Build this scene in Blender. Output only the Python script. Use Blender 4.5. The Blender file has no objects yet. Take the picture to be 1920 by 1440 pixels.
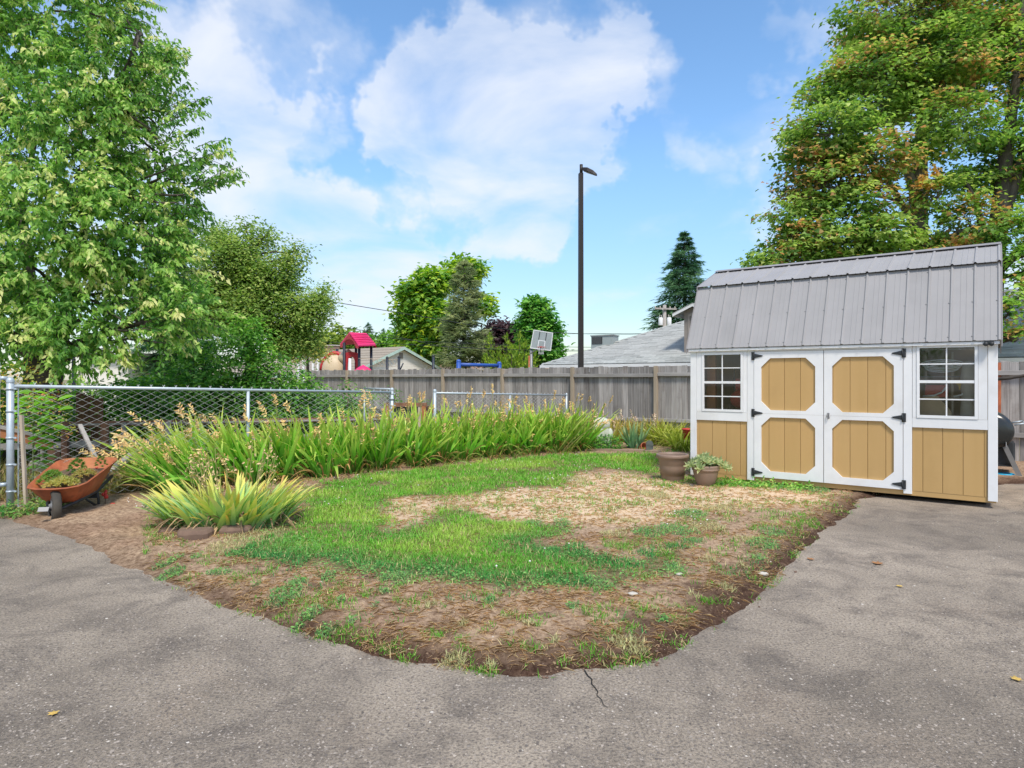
import bpy, math, random
import numpy as np
from mathutils import Vector, Matrix

random.seed(7)
RS = np.random.RandomState(11)
scene = bpy.context.scene
COL = scene.collection
F, HZ, CH = 1213.0, 709.0, 1.52      # focal length and horizon of the photograph (1920 px wide), eye height in metres

# ------------------------------------------------------------------ camera
cam_d = bpy.data.cameras.new("camera")
cam_d.sensor_width = 36.0
cam_d.lens = 36.0 * F / 1920.0
cam_d.shift_y = -(720.0 - HZ) / 1920.0
cam_d.clip_end = 900.0
cam_d.clip_start = 0.05
cam = bpy.data.objects.new("camera", cam_d)
COL.objects.link(cam)
cam.location = (0, 0, CH)
cam.rotation_euler = (math.radians(90), 0, 0)
scene.camera = cam

# ------------------------------------------------------------------ view, sun, sky
scene.view_settings.view_transform = 'Standard'
scene.view_settings.look = 'None'
scene.view_settings.gamma = 1.0
scene.view_settings.exposure = 0.74
scene.view_settings.use_curve_mapping = False
SUN_EL, SUN_AZ = math.radians(56), math.radians(168)
sun_dir = Vector((math.sin(SUN_AZ) * math.cos(SUN_EL), math.cos(SUN_AZ) * math.cos(SUN_EL), math.sin(SUN_EL)))
sl = bpy.data.lights.new("sun", 'SUN')
sl.energy = 2.3
sl.angle = math.radians(11)
sl.color = (1.0, 0.92, 0.81)
sun = bpy.data.objects.new("sun", sl)
COL.objects.link(sun)
sun.location = (0, 0, 30)
sun.rotation_euler = sun_dir.to_track_quat('Z', 'Y').to_euler()


def direction(u, v):
    d = Vector(((u - 960.0) / F, 1.0, (HZ - v) / F))
    return d.normalized()


def build_sky():
    w = bpy.data.worlds.new("World")
    scene.world = w
    w.use_nodes = True
    nt = w.node_tree
    nt.nodes.clear()
    N, Lk = nt.nodes.new, nt.links.new

    def math_(op, a, b=None, clamp=False):
        n = N('ShaderNodeMath')
        n.operation = op
        n.use_clamp = clamp
        for i, x in enumerate((a, b)):
            if x is None:
                continue
            if isinstance(x, (int, float)):
                n.inputs[i].default_value = x
            else:
                Lk(x, n.inputs[i])
        return n.outputs[0]
    out = N('ShaderNodeOutputWorld')
    bg = N('ShaderNodeBackground')
    bg.inputs['Strength'].default_value = 0.1
    sky = N('ShaderNodeTexSky')
    sky.sky_type = 'NISHITA'
    sky.sun_disc = False
    sky.sun_elevation = SUN_EL
    sky.sun_rotation = SUN_AZ
    sky.altitude = 60
    sky.air_density = 1.0
    sky.dust_density = 0.6
    sky.ozone_density = 1.6
    tc = N('ShaderNodeTexCoord')
    sep = N('ShaderNodeSeparateXYZ')
    Lk(tc.outputs['Generated'], sep.inputs[0])
    den = math_('ADD', math_('MAXIMUM', sep.outputs[2], 0.0), 0.22)
    px, py = math_('DIVIDE', sep.outputs[0], den), math_('DIVIDE', sep.outputs[1], den)
    cmb = N('ShaderNodeCombineXYZ')
    Lk(px, cmb.inputs[0])
    Lk(py, cmb.inputs[1])
    n1 = N('ShaderNodeTexNoise')
    n1.inputs['Scale'].default_value = 2.0
    n1.inputs['Detail'].default_value = 7
    n1.inputs['Roughness'].default_value = 0.52
    n1.inputs['Distortion'].default_value = 0.35
    Lk(cmb.outputs[0], n1.inputs['Vector'])
    n2 = N('ShaderNodeTexNoise')
    n2.inputs['Scale'].default_value = 0.75
    n2.inputs['Detail'].default_value = 3
    mp = N('ShaderNodeMapping')
    mp.inputs['Location'].default_value = (3.1, 7.7, 0)
    Lk(cmb.outputs[0], mp.inputs['Vector'])
    Lk(mp.outputs[0], n2.inputs['Vector'])
    # cloud banks: direction, angular radius, weight
    banks = [(780, 180, 130, .55), (900, 170, 150, .6), (1000, 220, 150, .6), (900, 330, 140, .55), (930, 400, 95, .5),
             (1090, 190, 130, .55), (1200, 200, 100, .5), (1060, 300, 100, .4), (720, 210, 70, .4), (1010, 90, 180, .35),
             (470, 190, 110, .5), (540, 270, 100, .45), (420, 120, 110, .4), (500, 60, 130, .3),
             (450, 430, 150, .6), (560, 520, 170, .6), (690, 480, 110, .5), (350, 300, 120, .4), (200, 500, 260, .5), (700, 600, 160, .45),
             (1330, 275, 75, .28), (1530, 105, 70, .32), (1420, 380, 60, .26), (820, 455, 60, .3), (1700, 300, 160, .3), (1880, 560, 160, .4),
             (100, 100, 240, .4)]
    nw = N('ShaderNodeTexNoise')
    nw.inputs['Scale'].default_value = 5.5
    nw.inputs['Detail'].default_value = 5
    nw.inputs['Roughness'].default_value = 0.6
    Lk(tc.outputs['Generated'], nw.inputs['Vector'])
    vs = N('ShaderNodeVectorMath')
    vs.operation = 'SUBTRACT'
    Lk(nw.outputs['Color'], vs.inputs[0])
    vs.inputs[1].default_value = (.5, .5, .5)
    vm = N('ShaderNodeVectorMath')
    vm.operation = 'MULTIPLY'
    Lk(vs.outputs[0], vm.inputs[0])
    vm.inputs[1].default_value = (.52, .34, .52)
    va = N('ShaderNodeVectorMath')
    va.operation = 'ADD'
    Lk(tc.outputs['Generated'], va.inputs[0])
    Lk(vm.outputs[0], va.inputs[1])
    vn = N('ShaderNodeVectorMath')
    vn.operation = 'NORMALIZE'
    Lk(va.outputs[0], vn.inputs[0])
    total = None
    for (u, v, r, a) in banks:
        d = direction(u, v)
        dp = N('ShaderNodeVectorMath')
        dp.operation = 'DOT_PRODUCT'
        Lk(vn.outputs[0], dp.inputs[0])
        dp.inputs[1].default_value = d
        ang = r * 1.25 / F / math.sqrt(1 + ((u - 960) / F) ** 2 + ((HZ - v) / F) ** 2)
        mr = N('ShaderNodeMapRange')
        mr.interpolation_type = 'SMOOTHSTEP'
        mr.inputs['From Min'].default_value = math.cos(ang)
        mr.inputs['From Max'].default_value = 1.0
        mr.inputs['To Min'].default_value = 0.0
        mr.inputs['To Max'].default_value = a
        Lk(dp.outputs['Value'], mr.inputs['Value'])
        total = mr.outputs[0] if total is None else math_('ADD', total, mr.outputs[0])
    total = math_('MINIMUM', total, 0.62)
    # denser cloud added to the unseen sky, to whiten its bluish light
    mr = N('ShaderNodeMapRange')
    mr.interpolation_type = 'SMOOTHSTEP'
    mr.inputs['From Min'].default_value = 0.36
    mr.inputs['From Max'].default_value = 0.52
    mr.inputs['To Max'].default_value = 0.62
    Lk(n2.outputs[0], mr.inputs['Value'])
    facing = N('ShaderNodeMapRange')
    facing.interpolation_type = 'SMOOTHSTEP'
    facing.inputs['From Min'].default_value = 0.75
    facing.inputs['From Max'].default_value = 0.45
    Lk(sep.outputs[1], facing.inputs['Value'])
    rest = math_('MULTIPLY', mr.outputs[0], facing.outputs[0])
    dens = math_('ADD', math_('MAXIMUM', total, rest), math_('MULTIPLY', math_('SUBTRACT', n1.outputs[0], 0.5), 2.5))
    mask = N('ShaderNodeMapRange')
    mask.interpolation_type = 'SMOOTHSTEP'
    mask.inputs['From Min'].default_value = 0.0
    mask.inputs['From Max'].default_value = 1.14
    mask.inputs['To Max'].default_value = 0.92
    Lk(dens, mask.inputs['Value'])
    # deeper blue as a summer sky seen clear of haze, cloud white with soft grey bellies
    hs = N('ShaderNodeHueSaturation')
    hs.inputs['Saturation'].default_value = SKY_SAT
    hs.inputs['Value'].default_value = SKY_VAL
    hs.inputs['Hue'].default_value = 0.497
    Lk(sky.outputs[0], hs.inputs['Color'])
    cr = N('ShaderNodeMix')
    cr.data_type = 'RGBA'
    cr.inputs['A'].default_value = (5.0, 5.35, 6.1, 1)
    cr.inputs['B'].default_value = (5.9, 6.05, 6.4, 1)
    Lk(n1.outputs[0], cr.inputs['Factor'])
    mx = N('ShaderNodeMix')
    mx.data_type = 'RGBA'
    Lk(mask.outputs[0], mx.inputs['Factor'])
    hz = N('ShaderNodeMapRange')                      # thin haze-free horizon: no white glare low down
    hz.interpolation_type = 'SMOOTHSTEP'
    hz.inputs['From Min'].default_value = 0.0
    hz.inputs['From Max'].default_value = 0.34
    hz.inputs['To Min'].default_value = 0.60
    hz.inputs['To Max'].default_value = 1.0
    Lk(sep.outputs[2], hz.inputs['Value'])
    hm = N('ShaderNodeVectorMath')
    hm.operation = 'SCALE'
    Lk(hs.outputs[0], hm.inputs[0])
    Lk(hz.outputs[0], hm.inputs['Scale'])
    Lk(hm.outputs[0], mx.inputs['A'])
    Lk(cr.outputs['Result'], mx.inputs['B'])
    Lk(mx.outputs['Result'], bg.inputs['Color'])
    Lk(bg.outputs[0], out.inputs[0])


SKY_SAT, SKY_VAL = 1.14, 1.50
build_sky()

# ------------------------------------------------------------------ helpers


def P(u, v, Y):
    """Point at depth Y that the photograph shows at pixel (u, v)."""
    return Vector(((u - 960.0) / F * Y, Y, CH - (v - HZ) / F * Y))


def G(u, v):
    """Ground point under pixel (u, v)."""
    Y = CH * F / (v - HZ)
    return Vector(((u - 960.0) / F * Y, Y, 0.0))


def setp(o, **k):
    for a, b in k.items():
        if b is not None:
            o[a] = b
    return o


def thing(name, label, cat, loc=(0, 0, 0), rotz=0.0, group=None):
    o = bpy.data.objects.new(name, None)
    o.empty_display_size = 0.2
    COL.objects.link(o)
    o.location = loc
    o.rotation_euler = (0, 0, rotz)
    return setp(o, label=label, category=cat, group=group)


def link(name, me, parent=None, loc=None, rot=None, scale=None):
    o = bpy.data.objects.new(name, me)
    COL.objects.link(o)
    if parent is not None:
        o.parent = parent
    if loc is not None:
        o.location = loc
    if rot is not None:
        o.rotation_euler = rot
    if scale is not None:
        o.scale = scale
    return o


class MB:
    """Collects shapes for one mesh."""

    def __init__(self):
        self.v, self.f, self.s = [], [], []

    def add(self, vs, fs, smooth=False):
        o = len(self.v)
        self.v += [tuple(p) for p in vs]
        self.f += [tuple(i + o for i in q) for q in fs]
        self.s += [smooth] * len(fs)
        return self

    def box(self, x0, x1, y0, y1, z0, z1, M=None):
        vs = [Vector((x, y, z)) for z in (z0, z1) for y in (y0, y1) for x in (x0, x1)]
        if M is not None:
            vs = [M @ p for p in vs]
        return self.add(vs, [(0, 2, 3, 1), (4, 5, 7, 6), (0, 1, 5, 4), (2, 6, 7, 3), (0, 4, 6, 2), (1, 3, 7, 5)])

    def bevbox(self, x0, x1, y0, y1, z0, z1, b=0.004, M=None):
        """Box with its four long (z) edges and ends chamfered."""
        ring = [(x0 + b, y0), (x1 - b, y0), (x1, y0 + b), (x1, y1 - b), (x1 - b, y1), (x0 + b, y1), (x0, y1 - b), (x0, y0 + b)]
        vs = [Vector((x, y, z)) for z in (z0, z1) for x, y in ring]
        if M is not None:
            vs = [M @ p for p in vs]
        fs = [(i, (i + 1) % 8, 8 + (i + 1) % 8, 8 + i) for i in range(8)]
        fs += [tuple(range(7, -1, -1)), tuple(range(8, 16))]
        return self.add(vs, fs)

    def tube(self, pts, rad, n=8, caps=True, smooth=True):
        pts = [Vector(p) for p in pts]
        if isinstance(rad, (int, float)):
            rad = [rad] * len(pts)
        vs, up = [], None
        for i, p in enumerate(pts):
            d = (pts[min(i + 1, len(pts) - 1)] - pts[max(i - 1, 0)])
            d = d.normalized() if d.length > 1e-9 else Vector((0, 0, 1))
            if up is None:
                up = Vector((1, 0, 0)) if abs(d.x) < 0.8 else Vector((0, 1, 0))
            a = d.cross(up)
            if a.length < 1e-6:
                a = d.orthogonal()
            a.normalize()
            up = a.cross(d)
            for k in range(n):
                t = 2 * math.pi * k / n
                vs.append(p + a * (math.cos(t) * rad[i]) + up * (math.sin(t) * rad[i]))
        fs = []
        for i in range(len(pts) - 1):
            for k in range(n):
                fs.append((i * n + k, i * n + (k + 1) % n, (i + 1) * n + (k + 1) % n, (i + 1) * n + k))
        self.add(vs, fs, smooth)
        if caps:
            o = len(self.v) - len(vs)
            self.f += [tuple(o + k for k in range(n - 1, -1, -1)), tuple(o + (len(pts) - 1) * n + k for k in range(n))]
            self.s += [False, False]
        return self

    def lathe(self, prof, n=32, c=(0, 0, 0), M=None, smooth=True):
        vs = []
        for r, z in prof:
            for k in range(n):
                t = 2 * math.pi * k / n
                p = Vector((c[0] + r * math.cos(t), c[1] + r * math.sin(t), c[2] + z))
                vs.append(M @ p if M is not None else p)
        fs = []
        for i in range(len(prof) - 1):
            for k in range(n):
                fs.append((i * n + k, i * n + (k + 1) % n, (i + 1) * n + (k + 1) % n, (i + 1) * n + k))
        return self.add(vs, fs, smooth)

    def prism(self, poly, d, M=None):
        """Polygon (list of 3-D points) pushed along d."""
        d = Vector(d)
        n = len(poly)
        vs = [Vector(p) for p in poly] + [Vector(p) + d for p in poly]
        if M is not None:
            vs = [M @ p for p in vs]
        fs = [tuple(range(n - 1, -1, -1)), tuple(range(n, 2 * n))]
        fs += [(i, (i + 1) % n, n + (i + 1) % n, n + i) for i in range(n)]
        return self.add(vs, fs)

    def ball(self, c, r, n=10, m=7, squash=(1, 1, 1), jitter=0.0):
        c = Vector(c)
        vs, fs = [], []
        for i in range(m + 1):
            ph = math.pi * i / m
            for k in range(n):
                t = 2 * math.pi * k / n
                j = 1 + random.uniform(-jitter, jitter)
                vs.append(c + Vector((math.sin(ph) * math.cos(t) * r * squash[0] * j, math.sin(ph) * math.sin(t) * r * squash[1] * j,
                                      math.cos(ph) * r * squash[2] * j)))
        for i in range(m):
            for k in range(n):
                fs.append((i * n + k, (i + 1) * n + k, (i + 1) * n + (k + 1) % n, i * n + (k + 1) % n))
        return self.add(vs, fs, True)

    def mesh(self, name, mat, loc=None):
        me = bpy.data.meshes.new(name)
        vs = self.v if loc is None else [(p[0] - loc[0], p[1] - loc[1], p[2] - loc[2]) for p in self.v]
        me.from_pydata(vs, [], self.f)
        me.polygons.foreach_set("use_smooth", self.s)
        me.materials.append(mat)
        me.update()
        return me

    def build(self, name, mat, parent=None, loc=None):
        """loc: where the parent's base stands, when the shapes were given in world coordinates."""
        return link(name, self.mesh(name, mat, loc), parent)


def np_mesh(name, V, Fc, mat, col=None, smooth=False):
    """One mesh from numpy arrays: V (n,3), Fc (m,k), col (n,3)."""
    me = bpy.data.meshes.new(name)
    V = np.ascontiguousarray(V, dtype=np.float32)
    Fc = np.ascontiguousarray(Fc, dtype=np.int32)
    m, k = Fc.shape
    me.vertices.add(len(V))
    me.vertices.foreach_set("co", V.ravel())
    me.loops.add(m * k)
    me.loops.foreach_set("vertex_index", Fc.ravel())
    me.polygons.add(m)
    me.polygons.foreach_set("loop_start", np.arange(0, m * k, k, dtype=np.int32))
    if smooth:
        me.polygons.foreach_set("use_smooth", np.ones(m, dtype=bool))
    if col is not None:
        a = me.color_attributes.new("Col", 'FLOAT_COLOR', 'POINT')
        c = np.ones((len(V), 4), dtype=np.float32)
        c[:, :3] = col
        a.data.foreach_set("color", c.ravel())
    me.materials.append(mat)
    me.update(calc_edges=True)
    return me


def unit(a):
    return a / np.maximum(np.linalg.norm(a, axis=1, keepdims=True), 1e-9)


LEAF_GAIN = np.array([2.0, 1.85, 1.6])      # lifted exposure put into the leaf colours, evenly for all
LEAF = (np.array([(0, 0, 0), (.38, .5, .10), (1, 0, -.10), (.38, -.5, .10)]), np.array([(0, 1, 2), (0, 2, 3)]))
OVAL = (np.array([(0, 0, 0), (.22, .42, .08), (.62, .42, .06), (1, 0, -.12), (.62, -.42, .06), (.22, -.42, .08)]),
        np.array([(0, 1, 2), (0, 2, 3), (0, 3, 4), (0, 4, 5)]))
MAPLE = (np.array([(0, 0, 0), (.12, .55, -.03), (.58, .26, .04), (1, 0, -.14), (.58, -.26, .04), (.12, -.55, -.03)]),
         np.array([(0, 1, 2), (0, 2, 3), (0, 3, 4), (0, 4, 5)]))
SPRIG = (np.array([(0, 0, 0), (.30, .14, .02), (1, .03, -.08), (.25, .10, .0), (.75, .42, -.05), (.40, .0, .02), (.25, -.10, .0), (.75, -.42, -.05)]),
         np.array([(0, 1, 2), (0, 2, 5), (3, 4, 5), (6, 5, 7)]))


def leaves(name, Pn, D, Nn, S, W, tmpl, col, mat, jitter=0.0):
    """Leaf-sized faces: position, axis, normal, length, width (per leaf)."""
    tv, tf = tmpl
    D = unit(D)
    Y = unit(np.cross(Nn, D))
    Z = np.cross(D, Y)
    X = D * S[:, None]
    Yw = Y * W[:, None]
    Zl = Z * S[:, None]
    V = Pn[:, None, :] + tv[None, :, 0, None] * X[:, None] + tv[None, :, 1, None] * Yw[:, None] + tv[None, :, 2, None] * Zl[:, None]
    k = len(tv)
    n = len(Pn)
    Fc = (np.arange(n)[:, None, None] * k + tf[None]).reshape(-1, 3)
    c = np.clip(np.repeat(col, k, axis=0) * LEAF_GAIN, 0, .8)
    return np_mesh(name, V.reshape(-1, 3), Fc, mat, c)


def solids(name, Pn, S, col, mat, flat=.7):
    """Small angular grains: squashed, jittered octahedra."""
    n = len(Pn)
    tv = np.array([(1, 0, 0), (0, 1, 0), (-1, 0, 0), (0, -1, 0), (0, 0, 1), (0, 0, -1)], float)
    tf = np.array([(0, 1, 4), (1, 2, 4), (2, 3, 4), (3, 0, 4)])      # the buried underside is left off
    a = RS.uniform(0, 2 * np.pi, n)
    V = tv[None] * RS.uniform(.6, 1.25, (n, 6, 1)) + RS.normal(0, .15, (n, 6, 3))
    ca, sa = np.cos(a)[:, None], np.sin(a)[:, None]
    x, y = V[:, :, 0] * ca - V[:, :, 1] * sa, V[:, :, 0] * sa + V[:, :, 1] * ca
    V = np.stack([x, y, V[:, :, 2] * flat], -1) * S[:, None, None] + Pn[:, None]
    Fc = (np.arange(n)[:, None, None] * 6 + tf[None]).reshape(-1, 3)
    return np_mesh(name, V.reshape(-1, 3), Fc, mat, np.repeat(col, 6, axis=0))


def ribbons(name, B, D0, Lg, Wd, droop, side, cols, mat, nseg=6, fold=0.0, twist=0.0):
    """Strap leaves. B base, D0 first direction, droop: fall (fraction of length), side: width direction, cols (n,3,3) base/middle/tip colours."""
    t = np.linspace(0, 1, nseg + 1)
    n = len(B)
    prof = np.interp(t, [0, .12, .45, .8, 1], [.55, .8, 1, .62, .04])
    cen = B[:, None] + D0[:, None] * (Lg[:, None] * t[None])[:, :, None]
    cen[:, :, 2] -= (droop * Lg)[:, None] * (t ** 2.2)[None]
    hor = D0.copy()
    hor[:, 2] = 0
    hor = unit(hor + 1e-6)
    cen += hor[:, None] * ((droop * Lg * .35)[:, None] * (t ** 2)[None])[:, :, None]
    ang = twist * t[None] * RS.uniform(-1, 1, (n, 1))
    up = np.cross(D0, side)
    sd = side[:, None] * np.cos(ang)[:, :, None] + up[:, None] * np.sin(ang)[:, :, None]
    off = sd * (Wd[:, None] * prof[None] * .5)[:, :, None]
    V = np.stack([cen - off, cen + off], axis=2)           # n, seg+1, 2, 3
    cc = np.empty((n, nseg + 1, 3))
    for i, tt in enumerate(t):
        a = np.interp(tt, [0, .5, 1], [0, 1, 2])
        lo = min(int(a), 1)
        cc[:, i] = cols[:, lo] * (1 - (a - lo)) + cols[:, lo + 1] * (a - lo)
    cc = np.repeat(cc[:, :, None], 2, axis=2)
    k = (nseg + 1) * 2
    q = np.array([(2 * i, 2 * i + 1, 2 * i + 3, 2 * i + 2) for i in range(nseg)])
    Fc = (np.arange(n)[:, None, None] * k + q[None]).reshape(-1, 4)
    return np_mesh(name, V.reshape(-1, 3), Fc, mat, cc.reshape(-1, 3), smooth=True)


def vnoise(x, y, seed=0):
    xi, yi = np.floor(x).astype(np.int64), np.floor(y).astype(np.int64)
    fx, fy = x - xi, y - yi
    fx, fy = fx * fx * (3 - 2 * fx), fy * fy * (3 - 2 * fy)

    def h(a, b):
        n = (a * 374761393 + b * 668265263 + seed * 974634541) & 0xFFFFFFFF
        n = ((n ^ (n >> 13)) * 1274126177) & 0xFFFFFFFF
        n = n ^ (n >> 16)
        return (n & 0xFFFF) / 65535.0
    return (h(xi, yi) * (1 - fx) + h(xi + 1, yi) * fx) * (1 - fy) + (h(xi, yi + 1) * (1 - fx) + h(xi + 1, yi + 1) * fx) * fy


def fbm(x, y, seed=0, o=4):
    s, a, t = 0, .5, 0
    for i in range(o):
        s = s + a * vnoise(x * 2 ** i, y * 2 ** i, seed + i * 17)
        t += a
        a *= .5
    return s / t


def sdist(x, y, poly):
    """Signed distance to a polygon, positive inside."""
    poly = np.asarray(poly, dtype=float)
    a, b = poly, np.roll(poly, -1, axis=0)
    best = np.full(x.shape, 1e9)
    inside = np.zeros(x.shape, dtype=bool)
    for (ax, ay), (bx, by) in zip(a, b):
        ex, ey = bx - ax, by - ay
        t = np.clip(((x - ax) * ex + (y - ay) * ey) / (ex * ex + ey * ey + 1e-12), 0, 1)
        best = np.minimum(best, (x - ax - t * ex) ** 2 + (y - ay - t * ey) ** 2)
        c = ((ay > y) != (by > y)) & (x < (bx - ax) * (y - ay) / (by - ay + 1e-12) + ax)
        inside ^= c
    d = np.sqrt(best)
    return np.where(inside, d, -d)


# ------------------------------------------------------------------ materials


def new_mat(name):
    m = bpy.data.materials.new(name)
    m.use_nodes = True
    nt = m.node_tree
    return m, nt, nt.nodes['Principled BSDF']


def mixc(nt, fac, a, b, mode='MIX'):
    n = nt.nodes.new('ShaderNodeMix')
    n.data_type = 'RGBA'
    n.blend_type = mode
    n.clamp_factor = True
    for key, x in (('Factor', fac), ('A', a), ('B', b)):
        if isinstance(x, (int, float)):
            n.inputs[key].default_value = x
        elif isinstance(x, tuple):
            n.inputs[key].default_value = x if len(x) == 4 else x + (1,)
        else:
            nt.links.new(x, n.inputs[key])
    return n.outputs['Result']


def noise(nt, scale, detail=4, stretch=(1, 1, 1), rough=.55, coord='Object', rnd=False, dist=0.0):
    tc = nt.nodes.new('ShaderNodeTexCoord')
    mp = nt.nodes.new('ShaderNodeMapping')
    mp.inputs['Scale'].default_value = stretch
    nt.links.new(tc.outputs[coord], mp.inputs['Vector'])
    if rnd:                                       # every board gets its own stretch of grain
        oi = nt.nodes.new('ShaderNodeObjectInfo')
        ml = nt.nodes.new('ShaderNodeMath')
        ml.operation = 'MULTIPLY'
        ml.inputs[1].default_value = 37.0
        nt.links.new(oi.outputs['Random'], ml.inputs[0])
        cb = nt.nodes.new('ShaderNodeCombineXYZ')
        for i in range(3):
            nt.links.new(ml.outputs[0], cb.inputs[i])
        nt.links.new(cb.outputs[0], mp.inputs['Location'])
    n = nt.nodes.new('ShaderNodeTexNoise')
    n.inputs['Scale'].default_value = scale
    n.inputs['Detail'].default_value = detail
    n.inputs['Roughness'].default_value = rough
    n.inputs['Distortion'].default_value = dist
    nt.links.new(mp.outputs[0], n.inputs['Vector'])
    return n.outputs['Fac']


def ramp(nt, fac, lo, hi, a=0.0, b=1.0):
    n = nt.nodes.new('ShaderNodeMapRange')
    n.inputs['From Min'].default_value = lo
    n.inputs['From Max'].default_value = hi
    n.inputs['To Min'].default_value = a
    n.inputs['To Max'].default_value = b
    nt.links.new(fac, n.inputs['Value'])
    return n.outputs[0]


def bump(nt, bsdf, h, strength, dist=0.01):
    n = nt.nodes.new('ShaderNodeBump')
    n.inputs['Strength'].default_value = strength
    n.inputs['Distance'].default_value = dist
    nt.links.new(h, n.inputs['Height'])
    nt.links.new(n.outputs[0], bsdf.inputs['Normal'])


def pm(name, c1, c2=None, scale=6.0, rough=.6, bmp=0.0, stretch=(1, 1, 1), metal=0.0, rnd=0.0, grime=0.0, grime_c=(.12, .10, .08), spec=.4, grain=None):
    """Painted, wooden or metal surface: two tones mixed by noise, per-piece tone shift, dirt patches, relief."""
    m, nt, b = new_mat(name)
    c2 = c2 or tuple(x * .82 for x in c1)
    nz = noise(nt, scale, 5, stretch, rnd=rnd > 0)
    c = mixc(nt, ramp(nt, nz, .3, .7), c1, c2)
    if grain:
        g = noise(nt, grain[0], 3, grain[1], rnd=rnd > 0)
        c = mixc(nt, ramp(nt, g, .52, .75, 0, grain[2]), c, grain[3])
    if grime:
        g = noise(nt, 1.7, 6, (1, 1, 1), .65, rnd=rnd > 0)
        c = mixc(nt, ramp(nt, g, .52, .8, 0, grime), c, grime_c)
    if rnd:
        oi = nt.nodes.new('ShaderNodeObjectInfo')
        hs = nt.nodes.new('ShaderNodeHueSaturation')
        nt.links.new(ramp(nt, oi.outputs['Random'], 0, 1, 1 - rnd, 1 + rnd), hs.inputs['Value'])
        nt.links.new(c, hs.inputs['Color'])
        c = hs.outputs[0]
    nt.links.new(c, b.inputs['Base Color'])
    b.inputs['Roughness'].default_value = rough
    b.inputs['Metallic'].default_value = metal
    b.inputs['Specular IOR Level'].default_value = spec
    if bmp:
        bump(nt, b, nz, bmp, .004)
    return m


def leaf_mat(name, trans=.35, rough=.5, spec=.35):
    m, nt, b = new_mat(name)
    at = nt.nodes.new('ShaderNodeAttribute')
    at.attribute_name = 'Col'
    nt.links.new(at.outputs['Color'], b.inputs['Base Color'])
    b.inputs['Roughness'].default_value = rough
    b.inputs['Specular IOR Level'].default_value = spec
    tr = nt.nodes.new('ShaderNodeBsdfTranslucent')
    hs = nt.nodes.new('ShaderNodeHueSaturation')
    hs.inputs['Saturation'].default_value = 1.1
    hs.inputs['Value'].default_value = 1.3
    nt.links.new(at.outputs['Color'], hs.inputs['Color'])
    nt.links.new(hs.outputs[0], tr.inputs['Color'])
    mx = nt.nodes.new('ShaderNodeMixShader')
    mx.inputs[0].default_value = trans
    nt.links.new(b.outputs[0], mx.inputs[1])
    nt.links.new(tr.outputs[0], mx.inputs[2])
    nt.links.new(mx.outputs[0], nt.nodes['Material Output'].inputs[0])
    return m


M = {}
M['leaf'] = leaf_mat('leaf_green', .48)
M['strap'] = leaf_mat('strap_leaf', .25, .45, .4)
M['grass'] = leaf_mat('grass_blade', .3, .6, .2)
M['grit'] = leaf_mat('grit', .0, .9, .15)
M['dry'] = leaf_mat('dry_plant', .12, .8, .1)
M['bark'] = pm('bark', (.10, .085, .07), (.045, .038, .032), 9, .9, .8, (1, 1, .25))
M['bark_pale'] = pm('bark_pale', (.30, .27, .23), (.15, .13, .11), 7, .9, .8, (1, 1, .3))
M['white_paint'] = pm('white_paint', (.80, .805, .81), (.73, .74, .75), 3, .45, .1, rnd=.03, grime=.45, grime_c=(.56, .53, .48))
M['tan_paint'] = pm('tan_paint', (.53, .34, .14), (.49, .31, .12), 5, .6, .35, (1, 1, .12), rnd=.02, grime=.2, grime_c=(.30, .19, .08))
M['roof_metal'] = pm('roof_metal', (.345, .338, .342), (.305, .30, .303), 2, .5, .05, rnd=.03, grime=.2, grime_c=(.25, .245, .24), spec=.25)
M['trim_metal'] = pm('trim_metal', (.30, .29, .30), None, 3, .55, .05, spec=.25)
M['black_iron'] = pm('black_iron', (.035, .04, .045), (.025, .028, .03), 12, .5, .1, spec=.4)
M['black_shiny'] = pm('black_enamel', (.012, .016, .017), (.02, .022, .022), 8, .22, 0, spec=.6)
M['fence_wood'] = pm('fence_wood', (.38, .36, .345), (.20, .185, .175), 2.6, .85, .6, (9, 9, .45), rnd=.30, grime=.7, grime_c=(.11, .085, .07),
                     grain=(5, (14, 14, .35), .8, (.50, .475, .455)))
M['fence_post'] = pm('fence_post_wood', (.40, .335, .25), (.29, .235, .175), 3, .85, .4, (6, 6, .5), rnd=.15)
M['rail_wood'] = pm('rail_wood', (.40, .385, .37), (.27, .255, .24), 3, .85, .4, (.6, 6, 6), rnd=.12)
M['grey_wood'] = pm('grey_wood', (.40, .375, .35), (.26, .24, .22), 4, .9, .4, (2, 2, 2), rnd=.1)
M['brown_wood'] = pm('brown_wood', (.25, .125, .075), (.15, .08, .05), 4, .85, .4, (2, 2, .6), rnd=.15)
M['pale_wood'] = pm('pale_wood', (.52, .44, .34), (.40, .33, .25), 5, .8, .3, (6, 6, .6))
M['orange_wood'] = pm('orange_wood', (.42, .17, .07), (.30, .12, .05), 5, .8, .3, (3, 3, .6))
M['galv'] = pm('galvanised_steel', (.48, .55, .60), (.40, .46, .51), 12, .45, .05, metal=.3, grime=.2, grime_c=(.25, .25, .24))
M['wire'] = pm('galvanised_wire', (.70, .72, .72), (.60, .62, .62), 20, .5, 0, metal=.1)
M['rust'] = pm('rusty_red_paint', (.46, .135, .055), (.25, .065, .03), 6, .65, .5, grime=.8, grime_c=(.50, .25, .11), grain=(14, (1, 1, .25), .6, (.16, .06, .035)))
M['rubber'] = pm('old_rubber', (.045, .042, .038), (.09, .08, .065), 6, .9, .3)
M['soil_pot'] = pm('potting_soil', (.16, .11, .075), (.09, .06, .04), 18, .95, .9)
M['pot'] = pm('taupe_plastic', (.25, .175, .13), (.21, .145, .11), 3, .5, .08, grime=.35, grime_c=(.27, .20, .15))
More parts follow.
